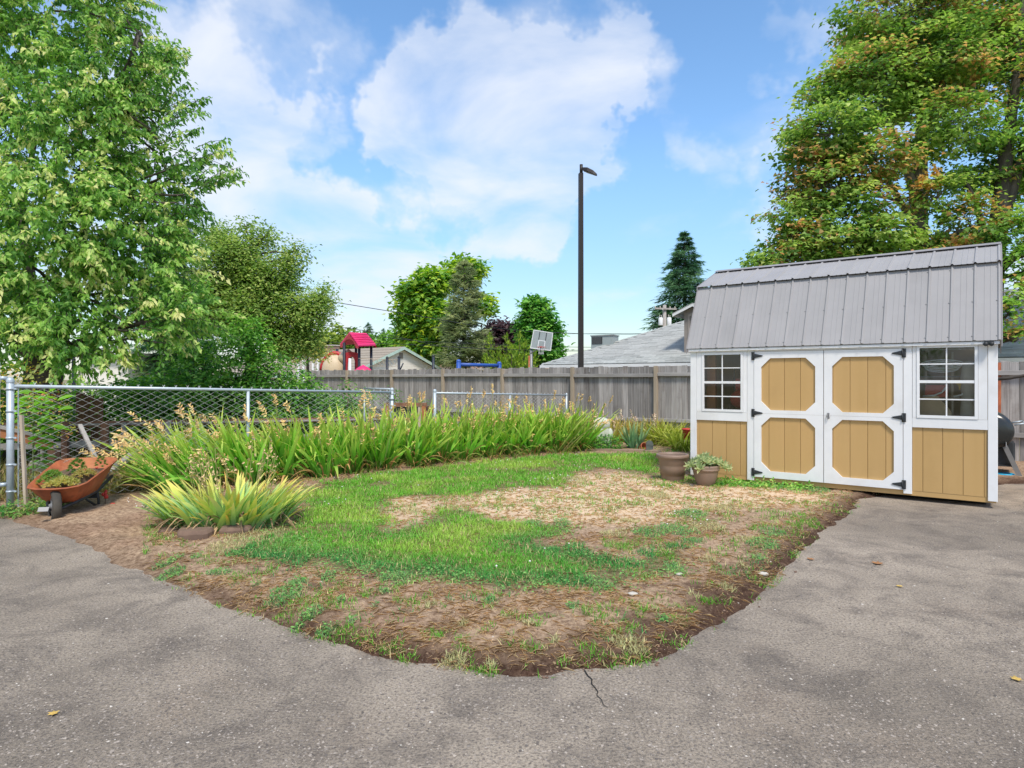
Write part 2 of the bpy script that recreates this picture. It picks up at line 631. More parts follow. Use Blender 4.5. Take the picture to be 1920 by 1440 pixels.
M['terracotta'] = pm('terracotta', (.42, .13, .065), (.34, .10, .05), 6, .75, .1)
M['stone'] = pm('brown_stone', (.22, .145, .105), (.13, .085, .065), 5, .9, .7, grime=.3)
M['pale_stone'] = pm('pale_stone', (.55, .52, .46), (.40, .37, .33), 9, .9, .5)
M['edging'] = pm('edging_wood', (.36, .27, .20), (.25, .18, .13), 5, .9, .4)
M['mossy_white'] = pm('mossy_white_plaster', (.62, .64, .58), (.42, .47, .36), 9, .85, .5, grime=.4, grime_c=(.16, .22, .11))
M['pole_bronze'] = pm('bronze_steel', (.026, .021, .020), (.02, .017, .016), 3, .5, 0, spec=.4)
M['pink_plastic'] = pm('pink_plastic', (.78, .035, .17), (.70, .03, .15), 3, .45, 0)
M['red_plastic'] = pm('red_plastic', (.50, .03, .04), (.40, .025, .03), 3, .45, 0)
M['cream_plastic'] = pm('cream_plastic', (.62, .50, .34), (.56, .45, .30), 3, .5, 0)
M['navy_steel'] = pm('navy_steel', (.02, .028, .045), None, 5, .45, 0)
M['blue_steel'] = pm('blue_steel', (.03, .10, .42), (.025, .085, .36), 4, .4, 0)
M['grey_board'] = pm('grey_acrylic', (.34, .38, .38), (.30, .34, .34), 3, .35, 0)
M['grey_steel'] = pm('grey_steel', (.28, .28, .28), (.22, .22, .22), 6, .5, 0, metal=.4)
M['red_paint'] = pm('red_paint', (.50, .05, .035), (.42, .04, .03), 6, .5, 0)
M['siding_white'] = pm('white_siding', (.84, .81, .75), (.80, .77, .72), 4, .6, 0)
M['mint_trim'] = pm('mint_trim', (.50, .66, .60), None, 4, .5, 0)
M['beige_roof'] = pm('beige_shingle', (.36, .31, .25), (.28, .24, .19), 7, .9, .2, rnd=.08)
M['tan_roof'] = pm('tan_shingle', (.52, .33, .21), (.44, .28, .18), 7, .9, .2, rnd=.08)
M['grey_shingle'] = pm('grey_shingle', (.38, .395, .38), (.27, .285, .275), 5, .9, .3, (1, 1, 1), rnd=.22)
M['taupe_siding'] = pm('taupe_siding', (.30, .26, .235), (.26, .23, .205), 5, .7, 0)
M['taupe_dark'] = pm('taupe_louvre', (.20, .17, .15), None, 5, .7, 0)
M['brick'] = pm('chimney_brick', (.40, .26, .20), (.30, .19, .15), 9, .9, .2, rnd=.15)
M['cardboard'] = pm('cardboard', (.60, .44, .28), None, 4, .85, 0)
M['plywood'] = pm('plywood', (.56, .39, .25), (.42, .28, .17), 4, .8, .1, (1, 1, .3))
M['beige_cloth'] = pm('beige_cloth', (.50, .46, .40), None, 7, .9, .2)
M['blue_plastic'] = pm('cyan_plastic', (.02, .38, .62), (.02, .33, .55), 4, .4, 0)
M['yellow_plastic'] = pm('yellow_plastic', (.65, .42, .04), None, 4, .5, 0)
M['slate'] = pm('slate_green', (.11, .13, .12), (.07, .085, .08), 6, .7, .2)
M['dark_void'] = pm('dark_crawlspace', (.02, .018, .016), None, 4, .95, 0)
m, nt, b = new_mat('window_glass')        # thin pane: clear through, mirror by Fresnel
nt.nodes.remove(b)
_t, _g, _f, _x = (nt.nodes.new(k) for k in ('ShaderNodeBsdfTransparent', 'ShaderNodeBsdfGlossy', 'ShaderNodeFresnel', 'ShaderNodeMixShader'))
_t.inputs['Color'].default_value = (.92, .94, .93, 1)
_g.inputs['Roughness'].default_value = .03
_f.inputs['IOR'].default_value = 1.55
nt.links.new(_f.outputs[0], _x.inputs[0])
nt.links.new(_t.outputs[0], _x.inputs[1])
nt.links.new(_g.outputs[0], _x.inputs[2])
nt.links.new(_x.outputs[0], nt.nodes['Material Output'].inputs[0])
M['glass'] = m

# ------------------------------------------------------------------ ground, driveway, garden soil
m, nt, b = new_mat('asphalt')
n_big = noise(nt, .55, 5, rough=.6, dist=.4)
n_mid = noise(nt, 2.3, 8, rough=.72, dist=.5)
n_fine = noise(nt, 70, 4, rough=.75)
c = mixc(nt, ramp(nt, n_big, .36, .64), (.285, .240, .190), (.49, .412, .325))
c = mixc(nt, ramp(nt, n_mid, .46, .66, 0, .75), c, (.135, .115, .098))
c = mixc(nt, ramp(nt, noise(nt, 1.1, 5, rough=.6, dist=.6), .56, .72, 0, .45), c, (.38, .30, .225))
c = mixc(nt, ramp(nt, n_fine, .44, .64, 0, .72), c, (.075, .065, .058))
vo = nt.nodes.new('ShaderNodeTexVoronoi')
vo.inputs['Scale'].default_value = 62
vo.inputs['Randomness'].default_value = 1
_tc = nt.nodes.new('ShaderNodeTexCoord')
nt.links.new(_tc.outputs['Object'], vo.inputs['Vector'])
stone = ramp(nt, vo.outputs['Distance'], .36, .22, 0, 1)
sepc = nt.nodes.new('ShaderNodeSeparateColor')
nt.links.new(vo.outputs['Color'], sepc.inputs[0])
pick = ramp(nt, sepc.outputs[0], .55, .75, 0, .75)
ml = nt.nodes.new('ShaderNodeMath')
ml.operation = 'MULTIPLY'
nt.links.new(stone, ml.inputs[0])
nt.links.new(pick, ml.inputs[1])
chip = mixc(nt, sepc.outputs[1], (.07, .063, .058), (.42, .37, .32))
c = mixc(nt, ml.outputs[0], c, chip)
nt.links.new(c, b.inputs['Base Color'])
b.inputs['Roughness'].default_value = .88
b.inputs['Specular IOR Level'].default_value = .25
hh = mixc(nt, .5, n_fine, noise(nt, 28, 5, rough=.7))
bump(nt, b, hh, 1.0, .022)
M['asphalt'] = m

m, nt, b = new_mat('garden_soil')
at = nt.nodes.new('ShaderNodeAttribute')
at.attribute_name = 'Col'
nf = noise(nt, 22, 9, rough=.80)


def masked(fac):
    mm = nt.nodes.new('ShaderNodeMath')
    mm.operation = 'MULTIPLY'
    nt.links.new(fac, mm.inputs[0])
    nt.links.new(at.outputs['Alpha'], mm.inputs[1])       # bare earth 1, matted dry grass 0.2
    return mm.outputs[0]


c = mixc(nt, masked(ramp(nt, nf, .56, .40)), at.outputs['Color'], mixc(nt, 1.0, at.outputs['Color'], (.42, .37, .34), 'MULTIPLY'))
c = mixc(nt, ramp(nt, noise(nt, 60, 4, (1, .35, 1), .7), .58, .70, 0, .22), c, (.62, .48, .32))
c = mixc(nt, masked(ramp(nt, noise(nt, 13, 9, rough=.78, dist=.6), .52, .64, 0, .75)), c, (.14, .088, .058))
nt.links.new(c, b.inputs['Base Color'])
b.inputs['Roughness'].default_value = .95
b.inputs['Specular IOR Level'].default_value = .1
bump(nt, b, nf, .7, .02)
M['garden_soil'] = m

m, nt, b = new_mat('dry_ground')
c = mixc(nt, ramp(nt, noise(nt, .8, 6, rough=.65), .35, .65), (.30, .22, .12), (.16, .17, .06))
c = mixc(nt, ramp(nt, noise(nt, 9, 6, rough=.65), .5, .7, 0, .7), c, (.14, .10, .06))
nt.links.new(c, b.inputs['Base Color'])
b.inputs['Roughness'].default_value = .95
M['dry_ground'] = m


def sheet(name, x0, x1, y0, y1, z, mat, n=2):
    xs, ys = np.linspace(x0, x1, n), np.linspace(y0, y1, n)
    X, Y = np.meshgrid(xs, ys)
    V = np.stack([X.ravel(), Y.ravel(), np.full(X.size, z)], 1)
    q = [(j * n + i, j * n + i + 1, (j + 1) * n + i + 1, (j + 1) * n + i) for j in range(n - 1) for i in range(n - 1)]
    o = link(name, np_mesh(name, V, np.array(q), mat))
    return setp(o, kind='structure')


sheet('ground', -400, 400, -60, 700, -.045, M['dry_ground'], 12)
sheet('driveway', -14, 16, -12, 11.5, 0.0, M['asphalt'], 30)

EDGE = [(-260, 935), (-60, 958), (20, 977), (62, 985), (95, 996), (130, 1012), (165, 1028), (200, 1046), (240, 1064), (285, 1083), (330, 1104), (375, 1124), (420, 1139), (470, 1155),
        (515, 1172), (560, 1188), (600, 1202), (650, 1216), (700, 1229), (770, 1243), (830, 1255), (900, 1263), (960, 1268), (1010, 1270), (1080, 1262), (1150, 1253),
        (1205, 1246), (1245, 1232), (1280, 1212), (1330, 1184), (1370, 1158), (1400, 1136), (1432, 1110), (1466, 1085), (1478, 1062), (1495, 1040), (1520, 1018), (1550, 994),
        (1585, 972), (1608, 950), (1612, 938), (1680, 925), (1760, 918), (1850, 912), (1930, 906), (2100, 898), (2400, 890)]
SOIL = [tuple(G(u, v).xy) for u, v in EDGE] + [(14, 15.4), (-14, 15.4), (-14, 7)]


def soil_z(x, y):
    d = sdist(x, y, SOIL)
    nz = fbm(x * 3.1, y * 3.1, 3, 5) - .5
    n2 = fbm(x * 14, y * 14, 9, 3) - .5
    rise = np.clip(d * .22, -.05, .045)
    return rise + nz * .055 * np.clip(d * 3 + .7, .3, 1) + n2 * .022 * np.clip(d * 3 + .5, .3, 1) - .004


def pxpoly(p):
    return [tuple(G(u, v).xy) for u, v in p]


LAWN = pxpoly([(430, 1042), (500, 1010), (548, 985), (575, 935), (600, 912), (700, 893), (850, 878), (1000, 861), (1100, 853), (1238, 856), (1238, 900), (1190, 893), (1130, 884),
               (1085, 893), (1060, 918), (960, 922), (880, 936), (800, 934), (735, 944), (718, 975), (745, 1000), (790, 990), (820, 962), (880, 962), (935, 985), (1000, 985),
               (1060, 990), (1070, 1006), (1010, 1020), (1075, 1040), (1130, 1052), (1195, 1062), (1230, 1044), (1275, 1040), (1286, 1075), (1250, 1092), (1190, 1094), (1180, 1112),
               (1090, 1113), (1010, 1112), (940, 1118), (860, 1104), (800, 1094), (745, 1100), (680, 1085), (640, 1090), (600, 1070), (560, 1078), (500, 1060), (450, 1052)])
STRAW = pxpoly([(700, 960), (760, 935), (880, 935), (960, 925), (1065, 918), (1090, 893), (1180, 896), (1240, 905), (1340, 918), (1430, 918), (1560, 930), (1600, 945), (1500, 955),
                (1330, 965), (1200, 990), (1080, 990), (940, 980), (850, 960), (780, 985), (720, 1000)])
# small green tufts: centre px, half sizes px, kind (0 grass, 1 clover/grey-green weed, 2 yellowed)
TUFTS = [(535, 1128, 34, 20, 1), (560, 1105, 20, 10, 1), (320, 1082, 26, 10, 1), (300, 1070, 18, 6, 1), (262, 1050, 16, 8, 0), (268, 1028, 10, 6, 2), (330, 1060, 9, 10, 1), (370, 1055, 9, 6, 1),
         (410, 1083, 24, 6, 1), (585, 1165, 22, 9, 1), (612, 1190, 20, 8, 1), (560, 1180, 10, 8, 1), (617, 1092, 14, 12, 1), (728, 1095, 22, 10, 1), (755, 1097, 20, 12, 1), (690, 1083, 20, 8, 1),
         (920, 1138, 12, 10, 1), (722, 1122, 12, 6, 1), (806, 1145, 14, 8, 2), (704, 1155, 9, 5, 1), (1165, 1034, 40, 10, 0), (1152, 1008, 30, 8, 2), (1000, 990, 20, 9, 1), (1055, 990, 18, 9, 1),
         (1245, 1050, 22, 12, 0), (1262, 1075, 20, 14, 1), (1215, 1010, 34, 9, 1), (1270, 1004, 44, 10, 1), (1330, 996, 40, 9, 2), (1295, 972, 36, 8, 1), (1345, 958, 40, 7, 2), (1300, 1024, 26, 6, 1),
         (1430, 1030, 36, 12, 1), (1450, 1008, 22, 9, 1), (1400, 1020, 22, 9, 2), (1510, 985, 26, 11, 0), (1488, 992, 14, 8, 0), (1365, 1115, 18, 8, 2), (1185, 1222, 32, 14, 2), (1160, 1218, 18, 10, 2),
         (850, 1245, 26, 12, 2), (920, 1252, 10, 6, 2), (1330, 1060, 16, 6, 2), (1075, 1148, 14, 6, 1), (1245, 1175, 14, 6, 1), (1390, 1070, 14, 7, 2), (1130, 1110, 30, 8, 1), (1100, 1100, 25, 9, 1),
         (1350, 912, 40, 9, 0), (1420, 915, 30, 7, 0), (1470, 921, 26, 6, 1), (1530, 925, 26, 6, 1), (1280, 905, 40, 10, 0), (1250, 915, 20, 6, 0), (1230, 934, 34, 10, 2), (1080, 905, 30, 8, 2),
         (480, 1020, 60, 22, 2), (560, 1035, 60, 20, 1), (420, 1035, 40, 12, 2), (270, 955, 40, 12, 1), (230, 945, 36, 10, 1), (1250, 1000, 20, 6, 1), (1180, 985, 24, 6, 2), (770, 965, 20, 6, 2),
         (640, 1140, 8, 4, 1), (660, 1180, 9, 4, 1), (870, 1180, 9, 4, 2), (990, 1185, 12, 4, 2), (1040, 1215, 10, 4, 2), (1300, 1130, 12, 5, 2), (1420, 1055, 18, 6, 1), (480, 1110, 8, 4, 1)]


def in_tuft(x, y):
    """Largest tuft weight at each point, and the kind of that tuft."""
    w, kd = np.zeros(x.shape), np.zeros(x.shape, dtype=int)
    for (u, v, a, bb, k) in TUFTS:
        c = G(u, v)
        rx = a / F * c.y
        ry = max(bb * c.y * c.y / (CH * F), .05)
        q = 1 - ((x - c.x) / rx) ** 2 - ((y - c.y) / ry) ** 2
        up = q > w
        w = np.where(up, q, w)
        kd = np.where(up, k, kd)
    return np.clip(w, 0, 1), kd


def make_soil():
    st = .040
    xs, ys = np.arange(-8.6, 9.2, st), np.arange(2.55, 15.6, st)
    X, Y = np.meshgrid(xs, ys)
    x, y = X.ravel(), Y.ravel()
    z = soil_z(x, y)
    d = sdist(x, y, SOIL)
    lawn = sdist(x, y, LAWN)
    straw = sdist(x, y, STRAW)
    n1 = fbm(x * 1.3, y * 1.3, 21, 5)
    n2 = fbm(x * 5, y * 5, 33, 4)
    base = np.array([.46, .33, .22])
    red = np.array([.38, .255, .17])
    dark = np.array([.085, .050, .034])
    stw = np.array([.68, .525, .36])
    col = base[None] + (red - base)[None] * np.clip((n1 - .45) * 5, 0, 1)[:, None]
    k = np.clip((straw + .38 + (n1 - .5) * 1.4) * 1.35, 0, 1)[:, None] * np.clip(.5 + n2, 0, 1)[:, None]
    col = col * (1 - k) + stw * k
    # dug-over darker earth along the asphalt edge, widest at the tip and the right-hand side
    wide = .20 + .30 * np.clip((x + .9) / 2.2, 0, 1) * np.clip((6.2 - y) / 2.5, .25, 1)
    k = np.clip(1.25 - d / np.maximum(wide * (.35 + 1.3 * n2), .02), 0, 1)[:, None]
    k *= np.clip((x + 2.6) / 1.4, .40, 1)[:, None]
    col = col * (1 - k) + dark * k
    k = np.clip((fbm(x * 13, y * 13, 401, 4) * .6 + n2 * .4 - .56) * 9, 0, .6)[:, None] * np.clip((7.0 - y) / 2, .1, 1)[:, None] * np.clip(.4 - straw * 4, 0, 1)[:, None]
    col = col * (1 - k) + dark * 1.4 * k
    k = np.clip(lawn * 6 + .3, 0, .75)[:, None]
    col = col * (1 - k) + np.array([.17, .17, .065]) * k
    nx, ny = len(xs), len(ys)
    keep = (d > -.35).reshape(ny, nx)
    idx = np.arange(nx * ny).reshape(ny, nx)
    q = np.stack([idx[:-1, :-1], idx[:-1, 1:], idx[1:, 1:], idx[1:, :-1]], -1)
    ok = keep[:-1, :-1] & keep[1:, 1:] & keep[:-1, 1:] & keep[1:, :-1]
    q = q[ok]
    used = np.unique(q)
    remap = np.full(nx * ny, -1)
    remap[used] = np.arange(len(used))
    V = np.stack([x, y, z], 1)[used]
    me = np_mesh('garden_soil', V, remap[q], M['garden_soil'], col[used], True)
    ca = np.ones((len(used), 4), dtype=np.float32)
    ca[:, :3] = col[used]
    ca[:, 3] = np.clip(1 - .8 * np.clip((straw + .15) * 4, 0, 1), .2, 1)[used]
    me.color_attributes['Col'].data.foreach_set('color', ca.ravel())
    setp(link('garden_soil', me), kind='structure')


make_soil()

# narrow crack in the asphalt running away from the tip of the soil
cp = [(1096, 1258), (1102, 1268), (1110, 1275), (1109, 1283), (1116, 1291), (1121, 1298), (1119, 1305), (1128, 1313), (1131, 1322), (1140, 1329)]
cb = MB()
for i in range(len(cp) - 1):
    a, c2 = G(*cp[i]), G(*cp[i + 1])
    s = (c2 - a).normalized().cross(Vector((0, 0, 1)))
    w0, w1 = .0042 * (1 - .08 * i), .0042 * (1 - .08 * (i + 1))
    z = Vector((0, 0, .004))
    cb.add([a - s * w0 + z, a + s * w0 + z, c2 + s * w1 + z, c2 - s * w1 + z], [(0, 1, 2, 3)])
setp(cb.build('pavement_crack', M['dark_void']), kind='structure')


# ------------------------------------------------------------------ grass, straw, clover, pebbles (nobody could count them)
def grass():
    n = 460000
    u = RS.uniform(0, 1, n)
    y = 3.2 + (13.6 - 3.2) * u ** 1.25
    x = RS.uniform(-1, 1, n) * (y * .62) + .05 * y
    d = sdist(x, y, LAWN)
    n1, n2 = fbm(x * 1.6, y * 1.6, 51, 4), fbm(x * 7, y * 7, 61, 3)
    tw, tk = in_tuft(x, y)
    soil_d = sdist(x, y, SOIL)
    dn = np.clip((d + (n2 - .5) * .55 + (n1 - .5) * .35) * 5 + .1, 0, 1) * np.clip(.6 + n1 * 1.0, 0, 1)
    hole = np.clip((fbm(x * 2.2, y * 2.2, 71, 4) - .60) * 9, 0, .85)
    dn = dn * (1 - hole)
    dt = np.clip(tw * 2.2 + (n2 - .5) * 2.2, 0, 1) * .85
    sparse = np.where((soil_d > .1) & (y < 9), np.clip((fbm(x * 3, y * 3, 91, 4) - .62) * 2.2, 0, .12), 0)
    dens = np.maximum(np.maximum(dn, dt), sparse)
    keep = (RS.uniform(0, 1, n) < dens) & (soil_d > -.03)
    isl = (dn >= dt)[keep]
    x, y, d, n1, n2, tk, tw = (a[keep] for a in (x, y, d, n1, n2, tk, tw))
    n = len(x)
    B = np.stack([x, y, soil_z(x, y) - .004], 1)
    az = RS.uniform(0, 2 * np.pi, n)
    lean = RS.uniform(.15, 1.0, n)
    D = np.stack([np.cos(az) * lean, np.sin(az) * lean, np.ones(n)], 1)
    D = unit(D)
    L = RS.uniform(.028, .075, n) * np.where(isl, 1.05 + .5 * (n1 - .5), .85) * (1 + .012 * np.clip(y - 5, 0, 8) * 4)
    W = RS.uniform(.0035, .0065, n) * (1 + .10 * np.clip(y - 5, 0, 9))
    side = unit(np.stack([-np.sin(az), np.cos(az), np.zeros(n)], 1))
    bright, yel = np.array([.17, .46, .045]), np.array([.38, .58, .09])
    deep, grey, tan = np.array([.06, .29, .07]), np.array([.26, .38, .18]), np.array([.62, .52, .26])
    k = np.clip((n1 - .44) * 3.2, 0, 1)[:, None]
    col = bright * (1 - k) + yel * k
    fringe = np.clip(1.25 - d / .50, 0, 1) * np.clip((6.4 - y) / .8, 0, 1)
    col = col * (1 - fringe[:, None]) + deep * fringe[:, None]
    tcol = np.where((tk == 1)[:, None], deep * .45 + grey * .6, np.where((tk == 2)[:, None], tan * .55 + grey * .5, bright * .8))
    col = np.where(isl[:, None], col, tcol)
    dry = RS.uniform(0, 1, n) < np.where(isl, .10, .18)
    col = np.where(dry[:, None], tan, col)
    col = col * RS.uniform(.65, 1.25, (n, 1))
    t = np.array([(0, -.5, 0), (0, .5, 0), (.55, .36, .0), (.55, -.36, .0), (1, 0, 0)])
    V = B[:, None] + side[:, None] * (t[None, :, 1, None] * W[:, None, None]) + D[:, None] * (t[None, :, 0, None] * L[:, None, None])
    fall = (t[None, :, 0] ** 2) * (L * RS.uniform(.05, .5, n))[:, None]
    V[:, :, 2] -= fall
    V[:, :, 0] += np.cos(az)[:, None] * fall * .7
    V[:, :, 1] += np.sin(az)[:, None] * fall * .7
    tf = np.array([(0, 1, 2), (0, 2, 3), (3, 2, 4)])
    Fc = (np.arange(n)[:, None, None] * 5 + tf[None]).reshape(-1, 3)
    cc = np.repeat(col, 5, axis=0)
    o = link('lawn_grass', np_mesh('lawn_grass', V.reshape(-1, 3), Fc, M['grass'], cc))
    setp(o, kind='stuff', label='patchy green and yellowing lawn growing on the dry soil', category='grass')
    print('grass blades', n)


grass()


def rough_grass():
    # yellowing unmown grass beyond the chain-link fence
    n = 26000
    y = RS.uniform(7.6, 12.5, n)
    x = (RS.uniform(-60, 520, n) - 960) / F * y
    s_ = (x + 5.63) * .815 - (y - 7.26) * .578          # signed distance from the fence line, positive on the lawn side
    keep = (s_ < -.12) & (RS.uniform(0, 1, n) < np.clip(fbm(x * 1.5, y * 1.5, 13, 3) * 1.6 - .2, 0, 1))
    x, y = x[keep], y[keep]
    n = len(x)
    c = np.array([.42, .44, .13])[None] * RS.uniform(.5, 1.2, (n, 1))
    c = np.where((RS.uniform(0, 1, n) < .4)[:, None], np.array([.56, .45, .22])[None] * RS.uniform(.6, 1.1, (n, 1)), c)
    D = np.stack([RS.normal(0, .5, n), RS.normal(0, .5, n), np.ones(n)], 1)
    me = leaves('rough_grass', np.stack([x, y, soil_z(x, y) - .01], 1), D, RS.normal(0, 1, (n, 3)), RS.uniform(.08, .24, n), RS.uniform(.008, .015, n), LEAF, c / LEAF_GAIN, M['grass'])
    setp(link('rough_grass', me), kind='stuff', label='yellowing rough grass beyond the chain-link fence', category='grass')


rough_grass()


def straw():
    n = 190000
    y = 2.9 + (12 - 2.9) * RS.uniform(0, 1, n) ** 1.3
    x = RS.uniform(-1, 1, n) * y * .62 + .06 * y
    sd, st, lw = sdist(x, y, SOIL), sdist(x, y, STRAW), sdist(x, y, LAWN)
    nn = fbm(x * 4, y * 4, 77, 4)
    dens = np.where(sd > .03, np.clip((nn - .34) * 2.2, .05, 1) * .55, 0)
    dens = np.where(st > -.1, .32, dens) * np.where(lw > .05, .25, 1)
    keep = RS.uniform(0, 1, n) < dens
    x, y, nn = x[keep], y[keep], nn[keep]
    n = len(x)
    az = RS.uniform(0, 2 * np.pi, n)
    D = np.stack([np.cos(az), np.sin(az), RS.uniform(-.02, .14, n)], 1)
    Bp = np.stack([x, y, soil_z(x, y) + .006], 1)
    c = np.array([.40, .325, .23])[None] * RS.uniform(.55, 1.15, (n, 1)) * np.array([1, 1, 1])
    me = leaves('straw', Bp, D, np.tile([0, -.35, 1.0], (n, 1)) + RS.normal(0, .08, (n, 3)), RS.uniform(.025, .10, n), RS.uniform(.0012, .0024, n) * (1 + .10 * np.clip(y - 4, 0, 9)), LEAF, c, M['dry'])
    setp(link('dry_straw', me), kind='stuff', label='scattered bits of dry straw and grass clippings on the bare soil', category='straw')


straw()


def scatter_bits():
    # white clover heads and daisies
    spots = [(1130, 890, 60, 14, 18), (1000, 935, 70, 10, 16), (1050, 905, 60, 8, 18), (960, 880, 80, 10, 10), (1250, 925, 30, 6, 8), (250, 955, 40, 8, 14), (1300, 985, 50, 16, 12), (700, 910, 90, 16, 12),
             (1100, 860, 60, 4, 8), (620, 950, 30, 10, 6), (960, 1060, 160, 30, 4)]
    mb = MB()
    for u, v, a, bb, n in spots:
        for _ in range(n):
            p = G(u + random.uniform(-a, a), v + random.uniform(-bb, bb))
            z = float(soil_z(np.array([p.x]), np.array([p.y]))[0])
            mb.ball((p.x, p.y, z + random.uniform(.03, .06)), random.uniform(.005, .010), 6, 4, (1, 1, .8), .15)
    o = mb.build('clover_flowers', M['pale_stone'])
    o.data.materials[0] = pm('white_petal', (.82, .81, .76), None, 20, .8)
    setp(o, kind='stuff', label='small white clover heads dotted over the lawn', category='clover')
    mb = MB()
    for _ in range(80):
        k = random.random()
        i = random.randrange(9, len(EDGE) - 12)
        u, v = EDGE[i]
        p = G(u + random.uniform(-30, 30), v + random.uniform(-26, 4)) if k < .65 else G(random.uniform(500, 1450), random.uniform(1080, 1240))
        if sdist(np.array([p.x]), np.array([p.y]), SOIL)[0] < -.12:
            continue
        z = max(float(soil_z(np.array([p.x]), np.array([p.y]))[0]), 0)
        mb.ball((p.x, p.y, z + .004), random.uniform(.004, .012), 6, 4, (1, random.uniform(.5, 1), .6), .4)
    setp(mb.build('pebbles', M['stone']), kind='stuff', label='small clods and pebbles along the dark soil edge', category='pebbles')
    mb = MB()
    for _ in range(420):
        p = G(random.uniform(-40, 1980), 1000 + 430 * random.random() ** .8)
        if sdist(np.array([p.x]), np.array([p.y]), SOIL)[0] > -.03:
            continue
        mb.ball((p.x, p.y, .001), random.uniform(.0015, .004), 5, 4, (1, random.uniform(.6, 1), .6), .3)
    setp(mb.build('gravel', M['pale_stone']), kind='stuff', label='loose pale stone chips lying on the driveway', category='gravel')


scatter_bits()


def clover():
    # flat broad-leaved weeds and clover where the lawn thins out
    n = 150000
    y = 3.2 + 9 * RS.uniform(0, 1, n) ** 1.3
    x = RS.uniform(-1, 1, n) * y * .6 + .05 * y
    d = sdist(x, y, LAWN)
    tw, tk = in_tuft(x, y)
    n2 = fbm(x * 6, y * 6, 131, 3)
    edge = np.clip(1 - np.abs(d - .08) / .28, 0, 1) * np.clip((n2 - .35) * 3, 0, 1) * np.clip((8.5 - y) / 2, .15, 1)
    dens = np.maximum(edge * .75, np.where(tk == 1, np.clip(tw * 2 + (n2 - .5) * 2, 0, 1), 0))
    keep = (RS.uniform(0, 1, n) < dens) & (sdist(x, y, SOIL) > 0)
    x, y, tk, n2 = x[keep], y[keep], tk[keep], n2[keep]
    n = len(x)
    Pn = np.stack([x, y, soil_z(x, y) + RS.uniform(.004, .04, n)], 1)
    c = np.array([.05, .20, .05])[None] * (1 - n2[:, None]) + np.array([.16, .30, .10])[None] * n2[:, None]
    c = c * RS.uniform(.6, 1.3, (n, 1))
    L_ = RS.uniform(.010, .022, n) * (1 + .06 * np.clip(y - 5, 0, 6))
    me = leaves('clover_leaves', Pn, RS.normal(0, 1, (n, 3)) * [1, 1, .25], np.tile([0, -.25, 1.0], (n, 1)) + RS.normal(0, .3, (n, 3)), L_, L_ * .75, OVAL, c, M['leaf'])
    setp(link('clover_leaves', me), kind='stuff', label='low dark clover and weeds along the ragged lawn edge', category='clover')


clover()


def clods():
    n = 60000
    y = 2.8 + 7.5 * RS.uniform(0, 1, n) ** 1.5
    x = RS.uniform(-1, 1, n) * y * .64 + .05 * y
    sd, lw = sdist(x, y, SOIL), sdist(x, y, LAWN)
    nn = fbm(x * 3.3, y * 3.3, 211, 4)
    dens = np.where(sdist(x, y, STRAW) > -.1, .12, 1) * np.clip(1.1 - sd / .5, .22, 1) * np.clip((nn - .3) * 2.4, 0, 1) * np.where(lw > 0, .1, 1)
    keep = (sd > -.015) & (RS.uniform(0, 1, n) < dens)
    x, y, nn, sd = x[keep], y[keep], nn[keep], sd[keep]
    n = len(x)
    S = .0022 + .0075 * RS.uniform(0, 1, n) ** 4
    z = np.maximum(soil_z(x, y), 0)
    k = np.clip(1 - sd / .35, 0, 1)[:, None] * .8
    c = (np.array([.44, .30, .19])[None] * (1 - k) + np.array([.13, .08, .055])[None] * k) * RS.uniform(.55, 1.25, (n, 1))
    pale = RS.uniform(0, 1, n) < .04
    c[pale] = np.array([.55, .50, .44])
    setp(link('soil_clods', solids('soil_clods', np.stack([x, y, z], 1), S, c, M['grit'])), kind='stuff', label='crumbs and clods of dry soil', category='soil')


clods()


def aggregate():
    # worn stone chips standing a little proud of the asphalt
    n = 90000
    y = 1.9 + 7 * RS.uniform(0, 1, n) ** 1.6
    x = RS.uniform(-1, 1, n) * (y * .86)
    keep = (sdist(x, y, SOIL) < .01) & (RS.uniform(0, 1, n) < np.clip(fbm(x * 1.3, y * 1.3, 311, 4) * 1.7 - .2, .1, 1))
    x, y = x[keep], y[keep]
    n = len(x)
    S = .0022 + .0075 * RS.uniform(0, 1, n) ** 3
    t_ = RS.uniform(0, 1, (n, 1))
    c = np.array([.11, .098, .088])[None] * (1 - t_) + np.array([.40, .35, .30])[None] * t_
    hi = RS.uniform(0, 1, n) < .013
    c[hi] = np.array([.58, .54, .48])
    setp(link('asphalt_chips', solids('asphalt_chips', np.stack([x, y, np.zeros(n) + .0004], 1), S, c, M['grit'], .45)), kind='stuff', label='worn stone chips in the driveway surface', category='gravel')


